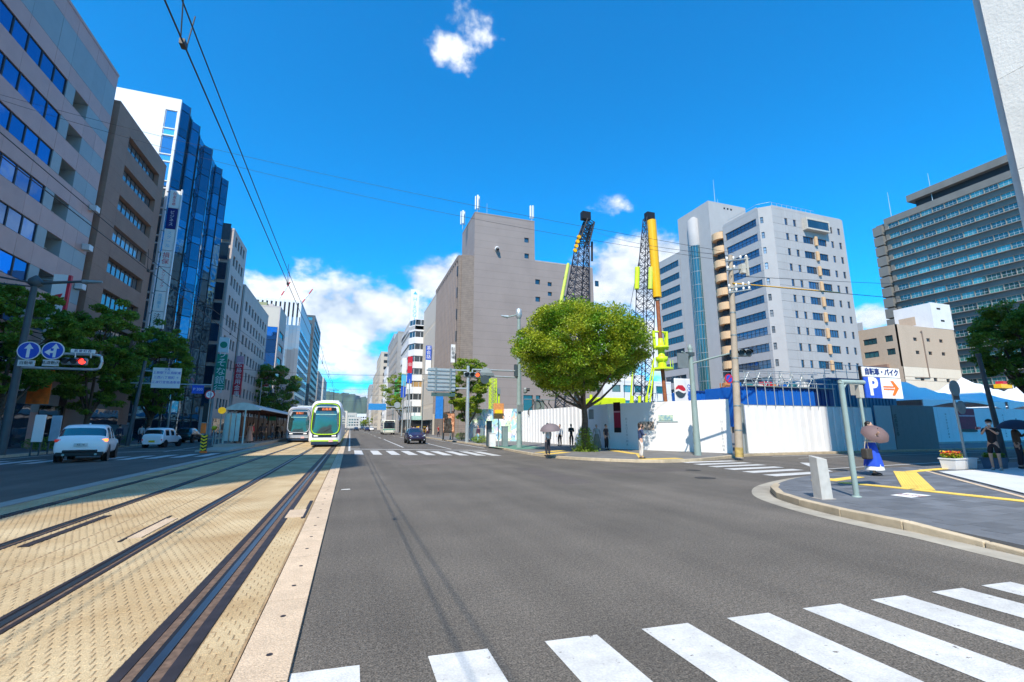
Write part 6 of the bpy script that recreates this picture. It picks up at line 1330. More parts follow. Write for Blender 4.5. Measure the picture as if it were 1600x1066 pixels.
def car(name, label, x, y, rz, st, W, paint_m, wr=.33, wb=(.8, 3.4), rear=True, cat='car', z=.005, glass=None, group=None):
    t = thing(name, label, cat, (x, y, z), rz, group); V = []; Fm = []; n = 14; Fq = []
    def ring(s):
        yy, zb, zbelt, zt, hw, hwt = s[:6]; h = [(0,zb),(hw*.80,zb),(hw*.97,zb+.10),(hw,(zb+zbelt)/2+.05),(hw*.965,zbelt),(hwt,zt-.05),(hwt*.82,zt),(0,zt+.012)]
        return [(a, yy, b) for a, b in h]+[(-a, yy, b) for a, b in h[-2:0:-1]]
    for s in st: V += ring(s)
    for i in range(len(st)-1):
        for j in range(n):
            a = i*n+j; b = i*n+(j+1) % n; Fq.append((a, b, b+n, a+n)); g = st[i][6] if len(st[i]) > 6 else ''
            k = 0; jj = j if j < 7 else 13-j
            if (jj == 0 and i) or (jj == 1 and 2 <= i < len(st)-4): k = 2
            if jj == 4 and 's' in g: k = 1
            if jj in (5, 6) and ('r' in g or 'w' in g): k = 1
            Fm.append(k)
    V.append((0, st[0][0]-.015, (st[0][1]+st[0][3])/2)); V.append((0, st[-1][0]+.015, (st[-1][1]+st[-1][3])/2)); c0, c1 = len(V)-2, len(V)-1; b1 = (len(st)-1)*n
    for j in range(n): Fq += [(c0, (j+1) % n, j), (c1, b1+j, b1+(j+1) % n)]; Fm += [0]*2
    me = bpy.data.meshes.new('body'); me.from_pydata(V, [], Fq)
    for q in (paint_m, glass or car_glass, black): me.materials.append(q)
    me.polygons.foreach_set('material_index', Fm); o = bpy.data.objects.new('tmp', me); md = o.modifiers.new('s', 'SUBSURF'); md.levels = 2; md.render_levels = 2
    m2 = evaluated(o)
    split_parts(m2, [('body', 1), ('window', 0), ('lower_trim', 1)], t)
    hw = W/2
    for yy in wb:
        for s in (-1, 1):
            w_ = ob('wheel', None, t, (s*(hw-.13), yy, wr)); m = MB(); m.lathe([(wr*.62,-.1),(wr*.94,-.11),(wr,-.07),(wr,.07),(wr*.94,.11),(wr*.62,.1)], (0,0,0), 28, axis='X'); m.build('tyre', rubber, w_)
            m = MB(); m.lathe([(wr*.62,-.10),(wr*.55,-.03),(wr*.55,.03),(wr*.62,.10)], (0,0,0), 24, axis='X')
            for k in range(5): a = k*2*math.pi/5; m.cbox((s*.09, math.cos(a)*wr*.3, math.sin(a)*wr*.3), (.03, .07, wr*.55), rot=Euler((-a+math.pi/2,0,0)).to_matrix())
            m.build('rim', steel_l, w_)
            m = MB(); m.lathe([(wr*1.16,-.012),(wr*1.16,.012)], (0,0,0), 28, axis='X'); m.build('wheel_arch', black, t, (s*(hw-.015), yy, wr))
    return t
car_glass = mglass('car_glass', (.012,.02,.03), rand=.1)
cw = mat('car_white', (.88,.88,.88), .25, var=.01, spec=.6); cd = mat('car_aubergine', (.035,.022,.055), .2, metal=.3, var=.05, spec=.8); cb_ = mat('car_black', (.015,.016,.02), .2, var=.05, spec=.8)
tail = mat('tail_red', (.25,.008,.01), .2, emit=(1,.05,.02), es=.15); tail_on = mat('tail_amber', (.6,.12,.02), .3, emit=(1,.25,.05), es=2.0); headl = mat('headlamp', (.6,.65,.7), .08, metal=.6)
plate_w = mat('plate_pale', (.6,.6,.58), .5); plate_y = mat('plate_yellow', (.75,.55,.03), .5)
suv = [(.0,.50,.74,.98,.86,.78),(.05,.34,.95,1.12,.92,.80),(.10,.30,1.02,1.12,.925,.84,'r'),(.34,.28,1.0,1.60,.925,.77,''),(.50,.28,.98,1.70,.92,.73,'s'),(1.55,.28,.97,1.71,.92,.72,''),(1.63,.28,.97,1.71,.92,.72,'s'),(2.4,.28,.97,1.68,.92,.70,''),(2.48,.28,.97,1.66,.92,.69,'sw'),(3.3,.28,1.0,1.16,.92,.72,''),(4.0,.28,.96,1.06,.91,.72,''),(4.42,.32,.80,.92,.86,.66),(4.55,.42,.68,.78,.78,.6)]
t = car('parked_car', 'white SUV seen from behind on the left carriageway, amber indicator on', -11.55, 26.6, R(15), suv, 1.84, cw, .36, (.82, 3.5))
m = MB()
for s in (-1, 1):
    m = MB(); m.prism([(s*.92,.0),(s*.55,-.06),(s*.50,-.02),(s*.66,.10),(s*.91,.12)],0,.06); o = m.build('tail_light', tail if s < 0 else tail_on, t, (0,.085,.93)); o.rotation_euler = (R(90),0,0); bevel(o, .015)
    m = MB(); m.cbox((s*1.0,2.75,1.06),(.2,.12,.15)); bevel(m.build('mirror', black, t), .03)
    m = MB(); m.lathe([(.05,0),(.05,.12)], (s*.55,-.02,.35), 10, axis='Y'); m.build('exhaust', steel, t)
m = MB(); m.box(-.24,-.03,.72,.24,.0,.86); o = m.build('number_plate', plate_w, t, (0,-.03,0)); text('32-16', .1, black, o, (0,-.034,.79), FY, sx=1.2)
m = MB(); m.box(-.6,-.035,.45,.6,.03,.56); m.box(-.82,.0,.28,.82,.1,.46); bevel(m.build('rear_bumper', black, t), .03); m = MB(); m.box(-.5,.0,.905,.5,.03,.925); m.build('chrome_strip', steel_l, t, (0,.03,0)); m = MB(); m.box(-.62,.42,1.58,.62,.78,1.63); bevel(m.build('spoiler', cw, t), .02); m = MB(); m.cbox((.05,1.1,1.72),(.05,.14,.09)); m.build('fin_aerial', cw, t)
kei = [(.0,.42,.70,.92,.66,.62),(.05,.28,.84,.96,.72,.65),(.09,.26,.88,.98,.735,.66,'r'),(.28,.26,.86,1.42,.735,.60,''),(.42,.26,.85,1.50,.735,.58,'s'),(1.2,.26,.85,1.52,.735,.58,''),(1.28,.26,.85,1.52,.735,.58,'s'),(2.0,.26,.85,1.48,.735,.57,''),(2.08,.26,.85,1.46,.735,.57,'sw'),(2.65,.26,.86,1.0,.73,.60,''),(3.1,.28,.82,.94,.72,.56,''),(3.32,.34,.70,.80,.66,.5),(3.4,.42,.6,.7,.6,.45)]
t = car('parked_car', 'small white hatchback with yellow number plate, seen from behind beyond the SUV', -14.35, 43.0, R(-6), kei, 1.475, cw, .28, (.55, 2.9))
for s in (-1, 1): m = MB(); m.cbox((s*.56,.04,.60),(.24,.06,.10)); bevel(m.build('tail_light', tail, t), .015); m = MB(); m.cbox((s*.8,2.2,.98),(.15,.1,.12)); m.build('mirror', black, t)
m = MB(); m.box(-.2,-.03,.42,.2,.0,.56); m.build('number_plate', plate_y, t); m = MB(); m.box(-.6,.0,.27,.6,.06,.38); m.build('rear_bumper', cw, t)
hat = [(.0,.44,.72,.86,.72,.62),(.08,.3,.9,1.0,.82,.66),(.2,.28,.95,1.1,.845,.66,'r'),(.62,.26,.95,1.42,.845,.56,''),(.8,.26,.95,1.47,.845,.56,'s'),(1.5,.26,.94,1.5,.845,.57,''),(1.6,.26,.94,1.5,.845,.57,'s'),(2.2,.26,.92,1.47,.845,.56,''),(2.3,.26,.92,1.45,.845,.56,'sw'),(3.1,.26,.9,1.0,.84,.66,''),(3.6,.28,.82,.9,.82,.62,''),(3.88,.34,.68,.76,.74,.54),(3.98,.42,.6,.66,.64,.46)]
def front(t, L, hwf, zl=.68, pl=plate_w, body=None):
    for s in (-1, 1): m = MB(); m.prism([(s*.42,0),(s*(hwf+.05),.06),(s*(hwf+.03),.2),(s*.6,.14)],0,.1); o = m.build('headlight', headl, t, (0,L-.02,zl)); o.rotation_euler = (R(90),0,0); m = MB(); m.cbox((s*(hwf+.17),2.5,.98),(.2,.12,.13)); bevel(m.build('mirror', body or cd, t), .03); m = MB(); m.cbox((s*.62,L-.03,.40),(.18,.06,.1)); m.build('fog_lamp', headl, t)
    m = MB(); m.box(-.6,L-.04,.36,.6,L+.01,.52); m.box(-.35,L-.03,.64,.35,L+.0,.70); m.build('grille', black, t); m = MB(); m.box(-.2,L+.01,.46,.2,L+.03,.60); m.build('number_plate', pl, t); m = MB(); m.cbox((0,L+.0,.70),(.14,.04,.08)); m.build('badge', steel_l, t)
t = car('moving_car', 'dark aubergine hatchback driving towards the camera behind the far crosswalk', 6.05, 48.2, R(180), hat, 1.69, cd, .31, (.7, 3.25)); front(t, 3.94, .70)
t = car('moving_car', 'black car parked at the left kerb just beyond the small white hatchback', -15.6, 54, 0, hat, 1.69, cb_, .31, (.7, 3.25))
for i, (X, Y, mm, nm, rz_) in enumerate([(2.3,190,cb_,'black',180),(5.8,175,cd,'dark purple',180),(8.6,205,cw,'white',180),(2.6,240,cw,'second white',180),(6.0,260,cb_,'second black',180),(-11,150,cb_,'distant black',0),(-14,190,cw,'distant white',0),(8.8,270,cd,'farthest purple',180)]):
    t = car('distant_car', nm+' car far down the '+('right' if X > 0 else 'left')+' carriageway', X, Y, R(rz_), hat, 1.69, mm, .31, (.7, 3.25))
# bus in the distance
def bus(x, y, label, col, rz=0):
    t = thing('town_bus', label, 'bus', (x, y, 0), rz); m = MB(); m.box(-1.2,0,.35,1.2,9,2.95); bevel(m.build('body', col, t), .18, 3); m = MB(); m.box(-1.08,-.02,1.25,1.08,.01,2.5); bevel(m.build('windscreen', car_glass, t), .05); m = MB(); m.box(-.9,-.03,2.55,.9,.0,2.8); m.build('destination_box', black, t)
    for s in (-1, 1):
        m = MB(); m.box(s*1.21-.005,.4,1.3,s*1.21+.005,8.6,2.4); m.build('side_windows', car_glass, t); m = MB(); m.cbox((s*.9,-.02,.8),(.28,.05,.18)); m.build('headlight', headl, t)
        for yy in (1.6, 7): m = MB(); m.lathe([(.45,-.12),(.45,.12)], (s*1.08,yy,.45), 20, axis='X'); m.build('wheel', rubber, t)
    m = MB(); m.box(-1.19,-.03,1.0,1.19,0,1.15); m.build('stripe', green_s, t); return t
bus(7.6, 98, 'cream and green town bus approaching in the right middle distance', mat('bus_cream', (.66,.68,.58), .4))

# ------------------------------------------------------------------ trams
def rrect(w_, z0, z1, r, n=6, tumble=.06):
    pts = []; cx, cz = w_/2-r, 0
    for (sx, sz, a0) in ((1,-1,-90),(1,1,0),(-1,1,90),(-1,-1,180)):
        for i in range(n+1):
            a = R(a0+90*i/n); zc = (z1-r) if sz > 0 else (z0+r*.5); rr = r if sz > 0 else r*.5; X = sx*(w_/2-(r if sz > 0 else r*.5)*1)+rr*math.cos(a); Z = zc+rr*math.sin(a)
            f = 1-tumble*max(0, (Z-1.2)/(z1-1.2)); pts.append((X*f, Z))
    return pts
tram_w = mat('tram_white', (.80,.81,.83), .25, var=.01, spec=.6); tram_lime = mat('tram_lime', (.45,.72,.02), .35, var=.02); tram_d = mat('tram_dark', (.02,.035,.07), .3, var=.05); led = mat('led_orange', (.3,.08,.03), .5, emit=(1,.25,.08), es=1.2)
tram_glass = mglass('tram_glass', (.03,.06,.06), rand=.1, metal=.1)
def tram(x, y, label, L, accent, body, route):
    t = thing('tram', label, 'tram', (x, y, .03)); secs = [(0,.72,.55,3.15,.35),(.05,.86,.40,3.36,.45),(.18,.95,.32,3.52,.5),(.45,.99,.28,3.62,.5),(1.0,1,.27,3.68,.48),(L*.45,1,.27,3.68,.48),(L,1,.27,3.68,.48)]
    V = []; Fq = []; rs = [rrect(2.46*s[1], s[2], s[3], s[4]) for s in secs]; n = len(rs[0])
    for s, r in zip(secs, rs): V += [(p[0], s[0], p[1]) for p in r]
    for i in range(len(secs)-1): Fq += [(i*n+j, i*n+(j+1) % n, (i+1)*n+(j+1) % n, (i+1)*n+j) for j in range(n)]
    m = MB(); m.add(V, Fq, 0, True); m.add(V[:n], [tuple(range(n))]); m.add(V[-n:], [tuple(range(n-1,-1,-1))]); m.build('body', body, t)
    def sq(a, w_, h_, e=4.5): c, s = math.cos(a), math.sin(a); return (math.copysign(abs(c)**(2/e), c)*w_, math.copysign(abs(s)**(2/e), s)*h_)
    def fy(X, Z): return -.045+ .30*max(0, (abs(X)-.6)/.65)**2*.6+.10*max(0, (Z-1.9)/1.6)**2
    m = MB(); N = 48; zc = 2.18; pts = [sq(2*math.pi*i/N, 1.0, 1.18) for i in range(N)]
    rings = [[(p[0]*k*(1-.05*(p[1]*k)/1.18), fy(p[0]*k, zc+p[1]*k)-.015, zc+p[1]*k) for p in pts] for k in (1, .7, .4)]; vs = sum(rings, [])+[(0, -.06, zc)]
    fs = [(r*N+i, (r+1)*N+i, (r+1)*N+(i+1) % N, r*N+(i+1) % N) for r in range(2) for i in range(N)]+[(2*N+i, 3*N, 2*N+(i+1) % N) for i in range(N)]; m.add(vs, fs, 0, True); o = m.build('windscreen', tram_glass, t)
    if o.data.polygons[0].normal.y > 0: o.data.flip_normals()
    m = MB(); rp = [(q[0]*1.03, q[1]-.012, (q[2]-zc)*1.03+zc) for q in rings[0]]; m.path(rp+[rp[0]], .042, 8); m.build('ring', accent, t)
    m = MB(); r2 = [(q[0]*1.09, q[1]+.02, (q[2]-zc)*1.08+zc) for q in rings[0]]; m.path(r2+[r2[0]], .035, 6); m.build('ring_surround', tram_d, t)
    m = MB(); m.box(-.7,-.075,2.83,.7,-.05,3.1); o = m.build('destination_display', black, t); text(route, .22, led, o, (0,-.08,2.96), FY, sx=1.1)
    m = MB(); m.box(-.78,-.07,2.52,.75,-.062,2.58); m.build('sun_visor_bar', mat('tram_mint', (.35,.62,.55), .5), t); m = MB(); m.tube((-.1,-.09,1.2),(.45,-.09,1.5),.015); m.build('wiper', black, t)
    m = MB(); m.box(-.95,-.02,.72,.95,.3,.98); bevel(m.build('lamp_band', tram_d, t), .04)
    for s in (-1, 1): m = MB(); m.cbox((s*.66,-.03,.87),(.32,.04,.10)); bevel(m.build('headlight', mat('tram_lamp', (.8,.8,.75), .2, emit=(1,.95,.85), es=.8), t), .02)
    m = MB(); m.box(-1.02,-.03,.42,1.02,.5,.52); bevel(m.build('accent_stripe', accent, t), .015); m = MB(); m.box(-1.0,.02,.12,1.0,L-.4,.40); bevel(m.build('skirt', tram_d, t), .08); m = MB(); m.box(.30,-.05,.38,.62,-.03,.56); m.build('number_plate', mat('plate_pink', (.75,.45,.42), .5), t)
    for k in range(int(L/6)):
        for s in (-1, 1): m = MB(); m.box(s*1.17-.03,1.2+k*6,1.1,s*1.17+.03,6.4+k*6,2.6); m.build('side_window', tram_glass, t); m = MB(); m.box(s*1.22-.02,1+k*6,.42,s*1.22+.02,6.9+k*6,.55); m.build('side_stripe', accent, t)
    m = MB(); m.box(-.8,5,3.66,.8,9,3.95); bevel(m.build('roof_unit', steel_l, t), .06)
    m = MB(); m.path([(0,12,3.7),(0,13.2,4.5),(0,12.0,5.35)],.03,6); m.tube((-.5,12,5.4),(.5,12,5.4),.03); m.build('pantograph', black, t)
    for s in (-.73, .73):
        for yy in (2, 4, 14, 16): m = MB(); m.lathe([(.3,-.06),(.3,.06)], (s,yy,.28), 16, axis='X'); m.build('wheel', steel, t)
    return t
tram(-1.86, 40, 'white tram with a lime green ring round its windscreen coming towards the camera', 28, tram_lime, tram_w, '広島港')
tram(-5.07, 53, 'grey-white tram with dark windscreen standing at the stop left of the lime one', 24, mat('tram_grey', (.4,.42,.46), .4), mat('tram_silver', (.36,.38,.42), .3), '宮島口')

# ------------------------------------------------------------------ tram stop
mb = MB(); mb.prism([(-9.75,41),(-6.95,41),(-6.9,98),(-9.75,98)],-.02,.27); mb.prism([(-9.3,35),(-7.4,35),(-6.95,41.0),(-9.75,41.0)],-.02,.1); struct('tram_platform', mb, mat('platform_pave', (.40,.36,.30), .8, var=.08, stain=.1))
t = thing('tram_shelter', 'long tram stop shelter with curved pale roof end, glass screens and brown posts', 'shelter', (-8.4, 43, .27)); Ls = 50
m = MB(); n = 10; prof = [(-1.35+2.7*i/n, 2.75+.55*math.sin(math.pi*i/n)) for i in range(n+1)]
for (xa, za), (xb, zb_) in zip(prof[:-1], prof[1:]): m.quad((xa,0,za),(xb,0,zb_),(xb,Ls,zb_),(xa,Ls,za)); m.quad((xb,0,zb_-.07),(xa,0,za-.07),(xa,Ls,za-.07),(xb,Ls,zb_-.07),1)
m.build('roof', [mat('roof_grey', (.42,.40,.37), .5), mat('soffit_brown', (.13,.07,.05), .6)], t)
m = MB(); m.prism([(a, b-2.68) for a, b in prof]+[(1.35,.0),(-1.35,.0)],-.05,.02); o = m.build('roof_end', mat('end_panel', (.42,.52,.50), .35), t, (0,-.02,2.68)); o.rotation_euler = (R(90),0,0)
pb = MB(); pb.box(-.05,-.05,0,.05,.05,2.8); pbm = pb.mesh('post', mat('post_brown', (.10,.045,.035), .5)); pg = MB(); pg.box(-.05,-.05,0,.05,.05,2.8); pgm = pg.mesh('post', mat('post_pale', (.45,.56,.54), .4, metal=.2))
for k in range(18): ob('post', pgm if k < 2 else pbm, t, (-1.2, .1+k*2.9, 0)); 
for k in range(9): ob('post', pgm if k == 0 else pbm, t, (.2, .1+k*5.8, 0))
gs = mat('screen_glass', (.35,.48,.47), .2, spec=.8); sg_ = MB(); sg_.box(-.02,.1,.25,.02,2.75,2.3); sgm = sg_.mesh('screen', gs); sg2 = MB(); sg2.box(-.02,.1,.25,.02,2.75,2.3); sgm2 = sg2.mesh('screen', mat('screen_brown', (.11,.06,.05), .4))
for k in range(17): ob('screen', sgm if k < 1 else sgm2, t, (-1.2, .1+k*2.9, 0))
for x in (-1.15, -.75, -.4): m = MB(); m.box(x,-.02,.2,x+.3,.02,2.4); m.build('end_screen', gs, t)
rf_ = MB(); rf_.tube((-1.2,0,2.6),(1.3,0,2.72),.04); rfm = rf_.mesh('rafter', mat('post_brown', (.1,.04,.03), .5))
for k in range(16): ob('rafter', rfm, t, (0, 1+k*2.9, 0))
for k in range(6): m = MB(); m.box(-1.0,3+k*6,.42,-.6,6+k*6,.47); m.box(-.95,3.1+k*6,0,-.9,3.2+k*6,.42); m.box(-.95,5.8+k*6,0,-.9,5.9+k*6,.42); m.build('bench', steel, t)
m = MB(); m.lathe([(.27,-.05),(.27,.05)], (-1.42,-.3,2.62), 24, axis='Y'); m.build('yellow_disc', mat('disc_yellow', (.85,.50,.01), .4, emit=(1,.6,.02), es=.25), t)
m = MB(); m.tube((-1.42,-.25,0),(-1.42,-.25,2.4),.05); m.build('disc_post', pole_green, t)
m = MB(); m.box(-.3,14,2.0,.6,14.05,2.45); m.build('hanging_sign', green_s, t)
t = thing('platform_railing', 'pale railing along the road side of the tram stop', 'railing', (-9.7, 41.2, .27)); 
for k in range(14): m = MB(); m.tube((0,k*2,0),(0,k*2,1.0),.03); m.build('post', pole_green, t)
for z in (.4, .7, 1.0): m = MB(); m.tube((0,0,z),(0,26,z),.025); m.build('rail', pole_green, t)
t = thing('yellow_beacon', 'small round yellow beacon on a post left of the tram stop', 'beacon', (-11.0, 46, 0)); m = MB(); m.tube((0,0,0),(0,0,1.3),.06); m.build('post', steel_l, t); m = MB(); m.sphere((0,0,1.5),.2); m.build('globe', yellow_s, t)

# ================================================================== PEOPLE
skin = mat('skin', (.52,.31,.22), .5, var=.04); hair_b = mat('hair_black', (.015,.012,.01), .5); shoe = mat('shoe_dark', (.03,.03,.03), .5)
def skinned(name, verts, edges, radii, root, m_, parent, extra=None):
    me = bpy.data.meshes.new(name); me.from_pydata(verts, edges, []); o = bpy.data.objects.new(name, me); s = o.modifiers.new('skin', 'SKIN'); s.branch_smoothing = .6
    for i, r in enumerate(radii):
        d = me.skin_vertices[0].data[i]; d.radius = (r, r) if not isinstance(r, tuple) else r; d.use_root = (i == root)
    u = o.modifiers.new('sub', 'SUBSURF'); u.levels = 1; u.render_levels = 1
    m2 = evaluated(o)
    m2.materials.clear(); m2.materials.append(m_)
    for p in m2.polygons: p.use_smooth = True
    if extra:        # head joined into the same continuous body
        import bmesh
        bm = bmesh.new(); bm.from_mesh(m2); em = extra.mesh('x', [m_]); bm.from_mesh(em); bm.to_mesh(m2); bm.free()
        for p in m2.polygons: p.use_smooth = True
    m2.name = name; return ob(name, m2, parent)
def person(x, y, z, rz, label, h=1.68, top='short', topc=(.7,.7,.7), bot='trousers', botc=(.02,.02,.025), arms=None, stride=.0, cap=None, mask=False, hairlen=.0, lean=0, detail=True, group=None, name='person', shoec=None):
    k = h/1.7; t = thing(name, label, 'person', (x, y, z), rz, group); S = lambda v: (v[0]*k, v[1]*k, v[2]*k)
    tm = mat('cloth_%d_%d_%d' % tuple(int(c*99) for c in topc), topc, .8, var=.08, vscale=8); bmx = mat('cloth_%d_%d_%d' % tuple(int(c*99) for c in botc), botc, .8, var=.08, vscale=8)
    arms = arms or [((.235,.02,1.12),(.25,-.06,.87)),((-.235,.02,1.12),(-.25,-.06,.87))]
    V = [(0,0,.92),(0,0,1.08),(0,.005,1.26),(0,.01,1.40),(0,.005,1.47),(0,-.005,1.54)]; Rr = [.125,.11,.13,.10,.05,.052]; E = [(0,1),(1,2),(2,3),(3,4),(4,5)]
    legs = []
    for s in (1,-1):
        st = stride*s; i0 = len(V); V += [(s*.09,0,.86),(s*.10,-.02-st*.5,.48),(s*.10,.02-st,.085),(s*.11,-.12-st,.035)]; Rr += [.085,.055,.036,.034]; E += [(0,i0),(i0,i0+1),(i0+1,i0+2),(i0+2,i0+3)]; legs.append(i0)
    ar = []
    for s, (e, w_) in zip((1,-1), arms):
        i0 = len(V); d = (Vector(w_)-Vector(e)).normalized(); V += [(s*.165,.01,1.40),e,w_,tuple(Vector(w_)+d*.075)]; Rr += [.055,.038,.024,.027]; E += [(3,i0),(i0,i0+1),(i0+1,i0+2),(i0+2,i0+3)]; ar.append(i0)
        if detail:
            sd = d.orthogonal().normalized(); u_ = d.cross(sd)
            for q in range(4): i1 = len(V); bs_ = Vector(w_)+d*.085+sd*(q-1.5)*.017; ln = (.065,.078,.072,.055)[q]; V += [tuple(bs_+d*ln*.55), tuple(bs_+d*ln+u_*.02)]; Rr += [.0085,.007]; E += [(i0+3,i1),(i1,i1+1)]
            i1 = len(V); V += [tuple(Vector(w_)+d*.04+sd*.035), tuple(Vector(w_)+d*.075+sd*.05+u_*.015)]; Rr += [.010,.008]; E += [(i0+2,i1),(i1,i1+1)]
    hd = MB(); hd.sphere((0,-.012*k,1.615*k),(.074*k,.092*k,.112*k),0,16,12); hd.sphere((0,-.105*k,1.60*k),(.014*k,.02*k,.024*k),0,8,6); hd.sphere((.075*k,0,1.61*k),(.012*k,.022*k,.03*k),0,8,6); hd.sphere((-.075*k,0,1.61*k),(.012*k,.022*k,.03*k),0,8,6)
    skinned('body', [S(v) for v in V], E, [r*k for r in Rr], 0, skin, t, hd)
    m = MB(); m.sphere((0,.012*k,1.645*k),(.083*k,.098*k,.098*k),0,16,10); 
    if hairlen: m.sphere((0,.05*k,1.56*k),(.08*k,.06*k,.12*k),0,12,8)
    o = m.build('hair', hair_b, t)
    for s in (-1,1): m = MB(); m.sphere((s*.028*k,-.098*k,1.622*k),(.010*k,.006*k,.006*k),0,8,5); m.build('eye', black, t)
    m = MB(); m.sphere((0,-.097*k,1.562*k),(.022*k,.008*k,.006*k),0,8,5); m.build('mouth', mat('lip', (.35,.12,.1), .5), t)
    if mask: m = MB(); m.sphere((0,-.065*k,1.575*k),(.062*k,.055*k,.05*k),0,12,8); m.build('face_mask', white_s, t)
    if cap: m = MB(); m.sphere((0,.0,1.675*k),(.09*k,.105*k,.075*k),0,14,8); m.box(-.065*k,-.2*k,1.66*k,.065*k,-.05*k,1.675*k); m.build('cap', mat('cap_%d' % int(cap[0]*99), cap, .7), t)
    # clothes: same chain, a little larger
    TV = [(0,0,.86),V[1],V[2],V[3],(0,.003,1.435)]; TE = [(0,1),(1,2),(2,3),(3,4)]; TR = [.145,.128,.148,.115,.072]
    for s, i0 in zip((1,-1), ar):
        j = len(TV); TV += [V[i0]]; TR += [.072]; TE += [(3,j)]
        if top == 'long': TV += [V[i0+1],V[i0+2]]; TR += [.052,.036]; TE += [(j,j+1),(j+1,j+2)]
        else: TV += [tuple(Vector(V[i0]).lerp(Vector(V[i0+1]),.75))]; TR += [.056]; TE += [(j,j+1)]
    skinned('shirt', [S(v) for v in TV], TE, [r*k for r in TR], 0, tm, t)
    if bot in ('trousers','shorts'):
        BV = [(0,0,.96),V[0]]; BE = [(0,1)]; BR = [.135,.14]
        for i0 in legs:
            j = len(BV); BV += [V[i0],V[i0+1] if bot == 'trousers' else tuple(Vector(V[i0]).lerp(Vector(V[i0+1]),.85))]; BR += [.105,.075 if bot == 'trousers' else .085]; BE += [(1,j),(j,j+1)]
            if bot == 'trousers': BV += [tuple(Vector(V[i0+2])+Vector((0,0,.02)))]; BR += [.058]; BE += [(j+1,j+2)]
        skinned(bot, [S(v) for v in BV], BE, [r*k for r in BR], 0, bmx, t)
    else:
        zb_ = .30 if bot == 'skirt' else .12; m = MB(); N = 28; pr = [(.135,1.06),(.17,.92),(.22,.70),(.27,.5),(.31,zb_)]; vs = [(r*(1+.06*math.cos(7*2*math.pi*i/N)*(1-(z_-zb_)/.76 if z_ < 1 else 0))*math.cos(2*math.pi*i/N)*k, r*(1+.06*math.cos(7*2*math.pi*i/N))*math.sin(2*math.pi*i/N)*.85*k, z_*k) for r, z_ in pr for i in range(N)]
        m.add(vs, [(a*N+i, (a+1)*N+i, (a+1)*N+(i+1) % N, a*N+(i+1) % N) for a in range(4) for i in range(N)], 0, True); m.build('skirt', bmx, t)
    for i0 in legs:
        p = Vector(S(V[i0+2])); m = MB(); m.sphere((p.x,p.y-.06*k,.04*k),(.048*k,.135*k,.05*k),0,12,8); m.build('shoe', mat('shoe_c%d' % int((shoec or (.03,))[0]*99), shoec or (.03,.03,.03), .6), t)
    return t
def parasol(x, y, z, label, r, col, tilt=(0,0), stick=.75, m2=None):
    t = thing('parasol', label, 'parasol', (x, y, z)); N = 16; vs = []; K = 5; mm = mat('parasol_%d' % int(col[0]*999), col, .7, var=.06)
    for j in range(K+1):
        a = j/K; 
        for i in range(N): th = 2*math.pi*i/N; sc = (1 if i % 2 == 0 else .95); vs.append((r*math.sin(a*1.35)/math.sin(1.35)*sc*math.cos(th), r*math.sin(a*1.35)/math.sin(1.35)*sc*math.sin(th), r*.62*(math.cos(a*1.35)-math.cos(1.35)) / (1-math.cos(1.35))))
    m = MB(); m.add(vs, [(j*N+i, (j+1)*N+i, (j+1)*N+(i+1) % N, j*N+(i+1) % N) for j in range(K) for i in range(N)], 0, True); c = m.build('canopy', mm, t)
    m = MB(); 
    for i in range(0, N, 2): m.tube((0,0,r*.58), vs[K*N+i], .006, n=4)
    m.build('ribs', steel, t); m = MB(); m.tube((0,0,r*.7),(0,0,-stick),.009); m.tube((0,0,-stick),(0,0,-stick-.1),.014); m.build('handle', black, t); t.rotation_euler = (R(tilt[0]), R(tilt[1]), 0); return t
up_arm = lambda s: ((s*.22,-.10,1.18),(s*.10,-.24,1.30))
phone = lambda x, y, z, label, w_=.08, col=black: tag(bevel((lambda m: (m.box(-w_/2,-.006,-.07,w_/2,.006,.07), m)[1])(MB()).build('mobile_phone', col, None, (x, y, z)), .004), label, 'phone')
g_ = G(856, 713, .13); person(g_[0], g_[1], .13, R(200), 'person in white top and dark trousers under the grey parasol at the far kerb', 1.62, 'long', (.72,.70,.68), 'trousers', (.03,.03,.04), [up_arm(1), ((-.235,.02,1.12),(-.25,-.06,.87))])
parasol(g_[0]+.12, g_[1]-.1, 1.42, 'open grey parasol hiding the head of the person at the far kerb', .56, (.16,.13,.14), (6,-6), .35)
g_ = G(875, 697, .1); person(g_[0], g_[1], .1, R(-50), 'person in pale shirt and black trousers before the corrugated hoarding', 1.66, 'long', (.50,.54,.60), 'trousers', (.02,.02,.025))
g_ = G(893, 698, .1); person(g_[0], g_[1], .1, R(-15), 'person all in black looking at a phone left of the plane tree', 1.68, 'long', (.015,.015,.02), 'trousers', (.015,.015,.02), [((.2,-.08,1.15),(.06,-.26,1.2)),((-.2,-.08,1.15),(-.06,-.26,1.2))]); phone(g_[0]-.05, g_[1]-.33, 1.34, 'dark phone held by the person in black')
g_ = G(933, 702, .1); person(g_[0], g_[1], .1, R(-30), 'person in pale grey top and long khaki skirt just right of the tree foot', 1.64, 'long', (.38,.40,.42), 'long skirt', (.24,.23,.18), cap=(.3,.3,.3))
g_ = G(948, 703, .1); person(g_[0], g_[1], .1, R(20), 'person in dark top and black trousers below the crimson banner', 1.64, 'short', (.05,.03,.035), 'trousers', (.015,.015,.02))
g_ = G(1002.5, 717, .1); person(g_[0], g_[1], .1, R(75), 'person in navy jacket and white trousers holding a phone to the face', 1.66, 'long', (.03,.05,.12), 'trousers', (.62,.58,.54), [((.2,-.10,1.18),(.08,-.16,1.42)),((-.22,-.06,1.14),(-.12,-.18,1.16))], hairlen=1)
phone(g_[0]+.13, g_[1]-.02, 1.66, 'phone raised by the person in the navy jacket')
wp = G(1368, 743, .12)
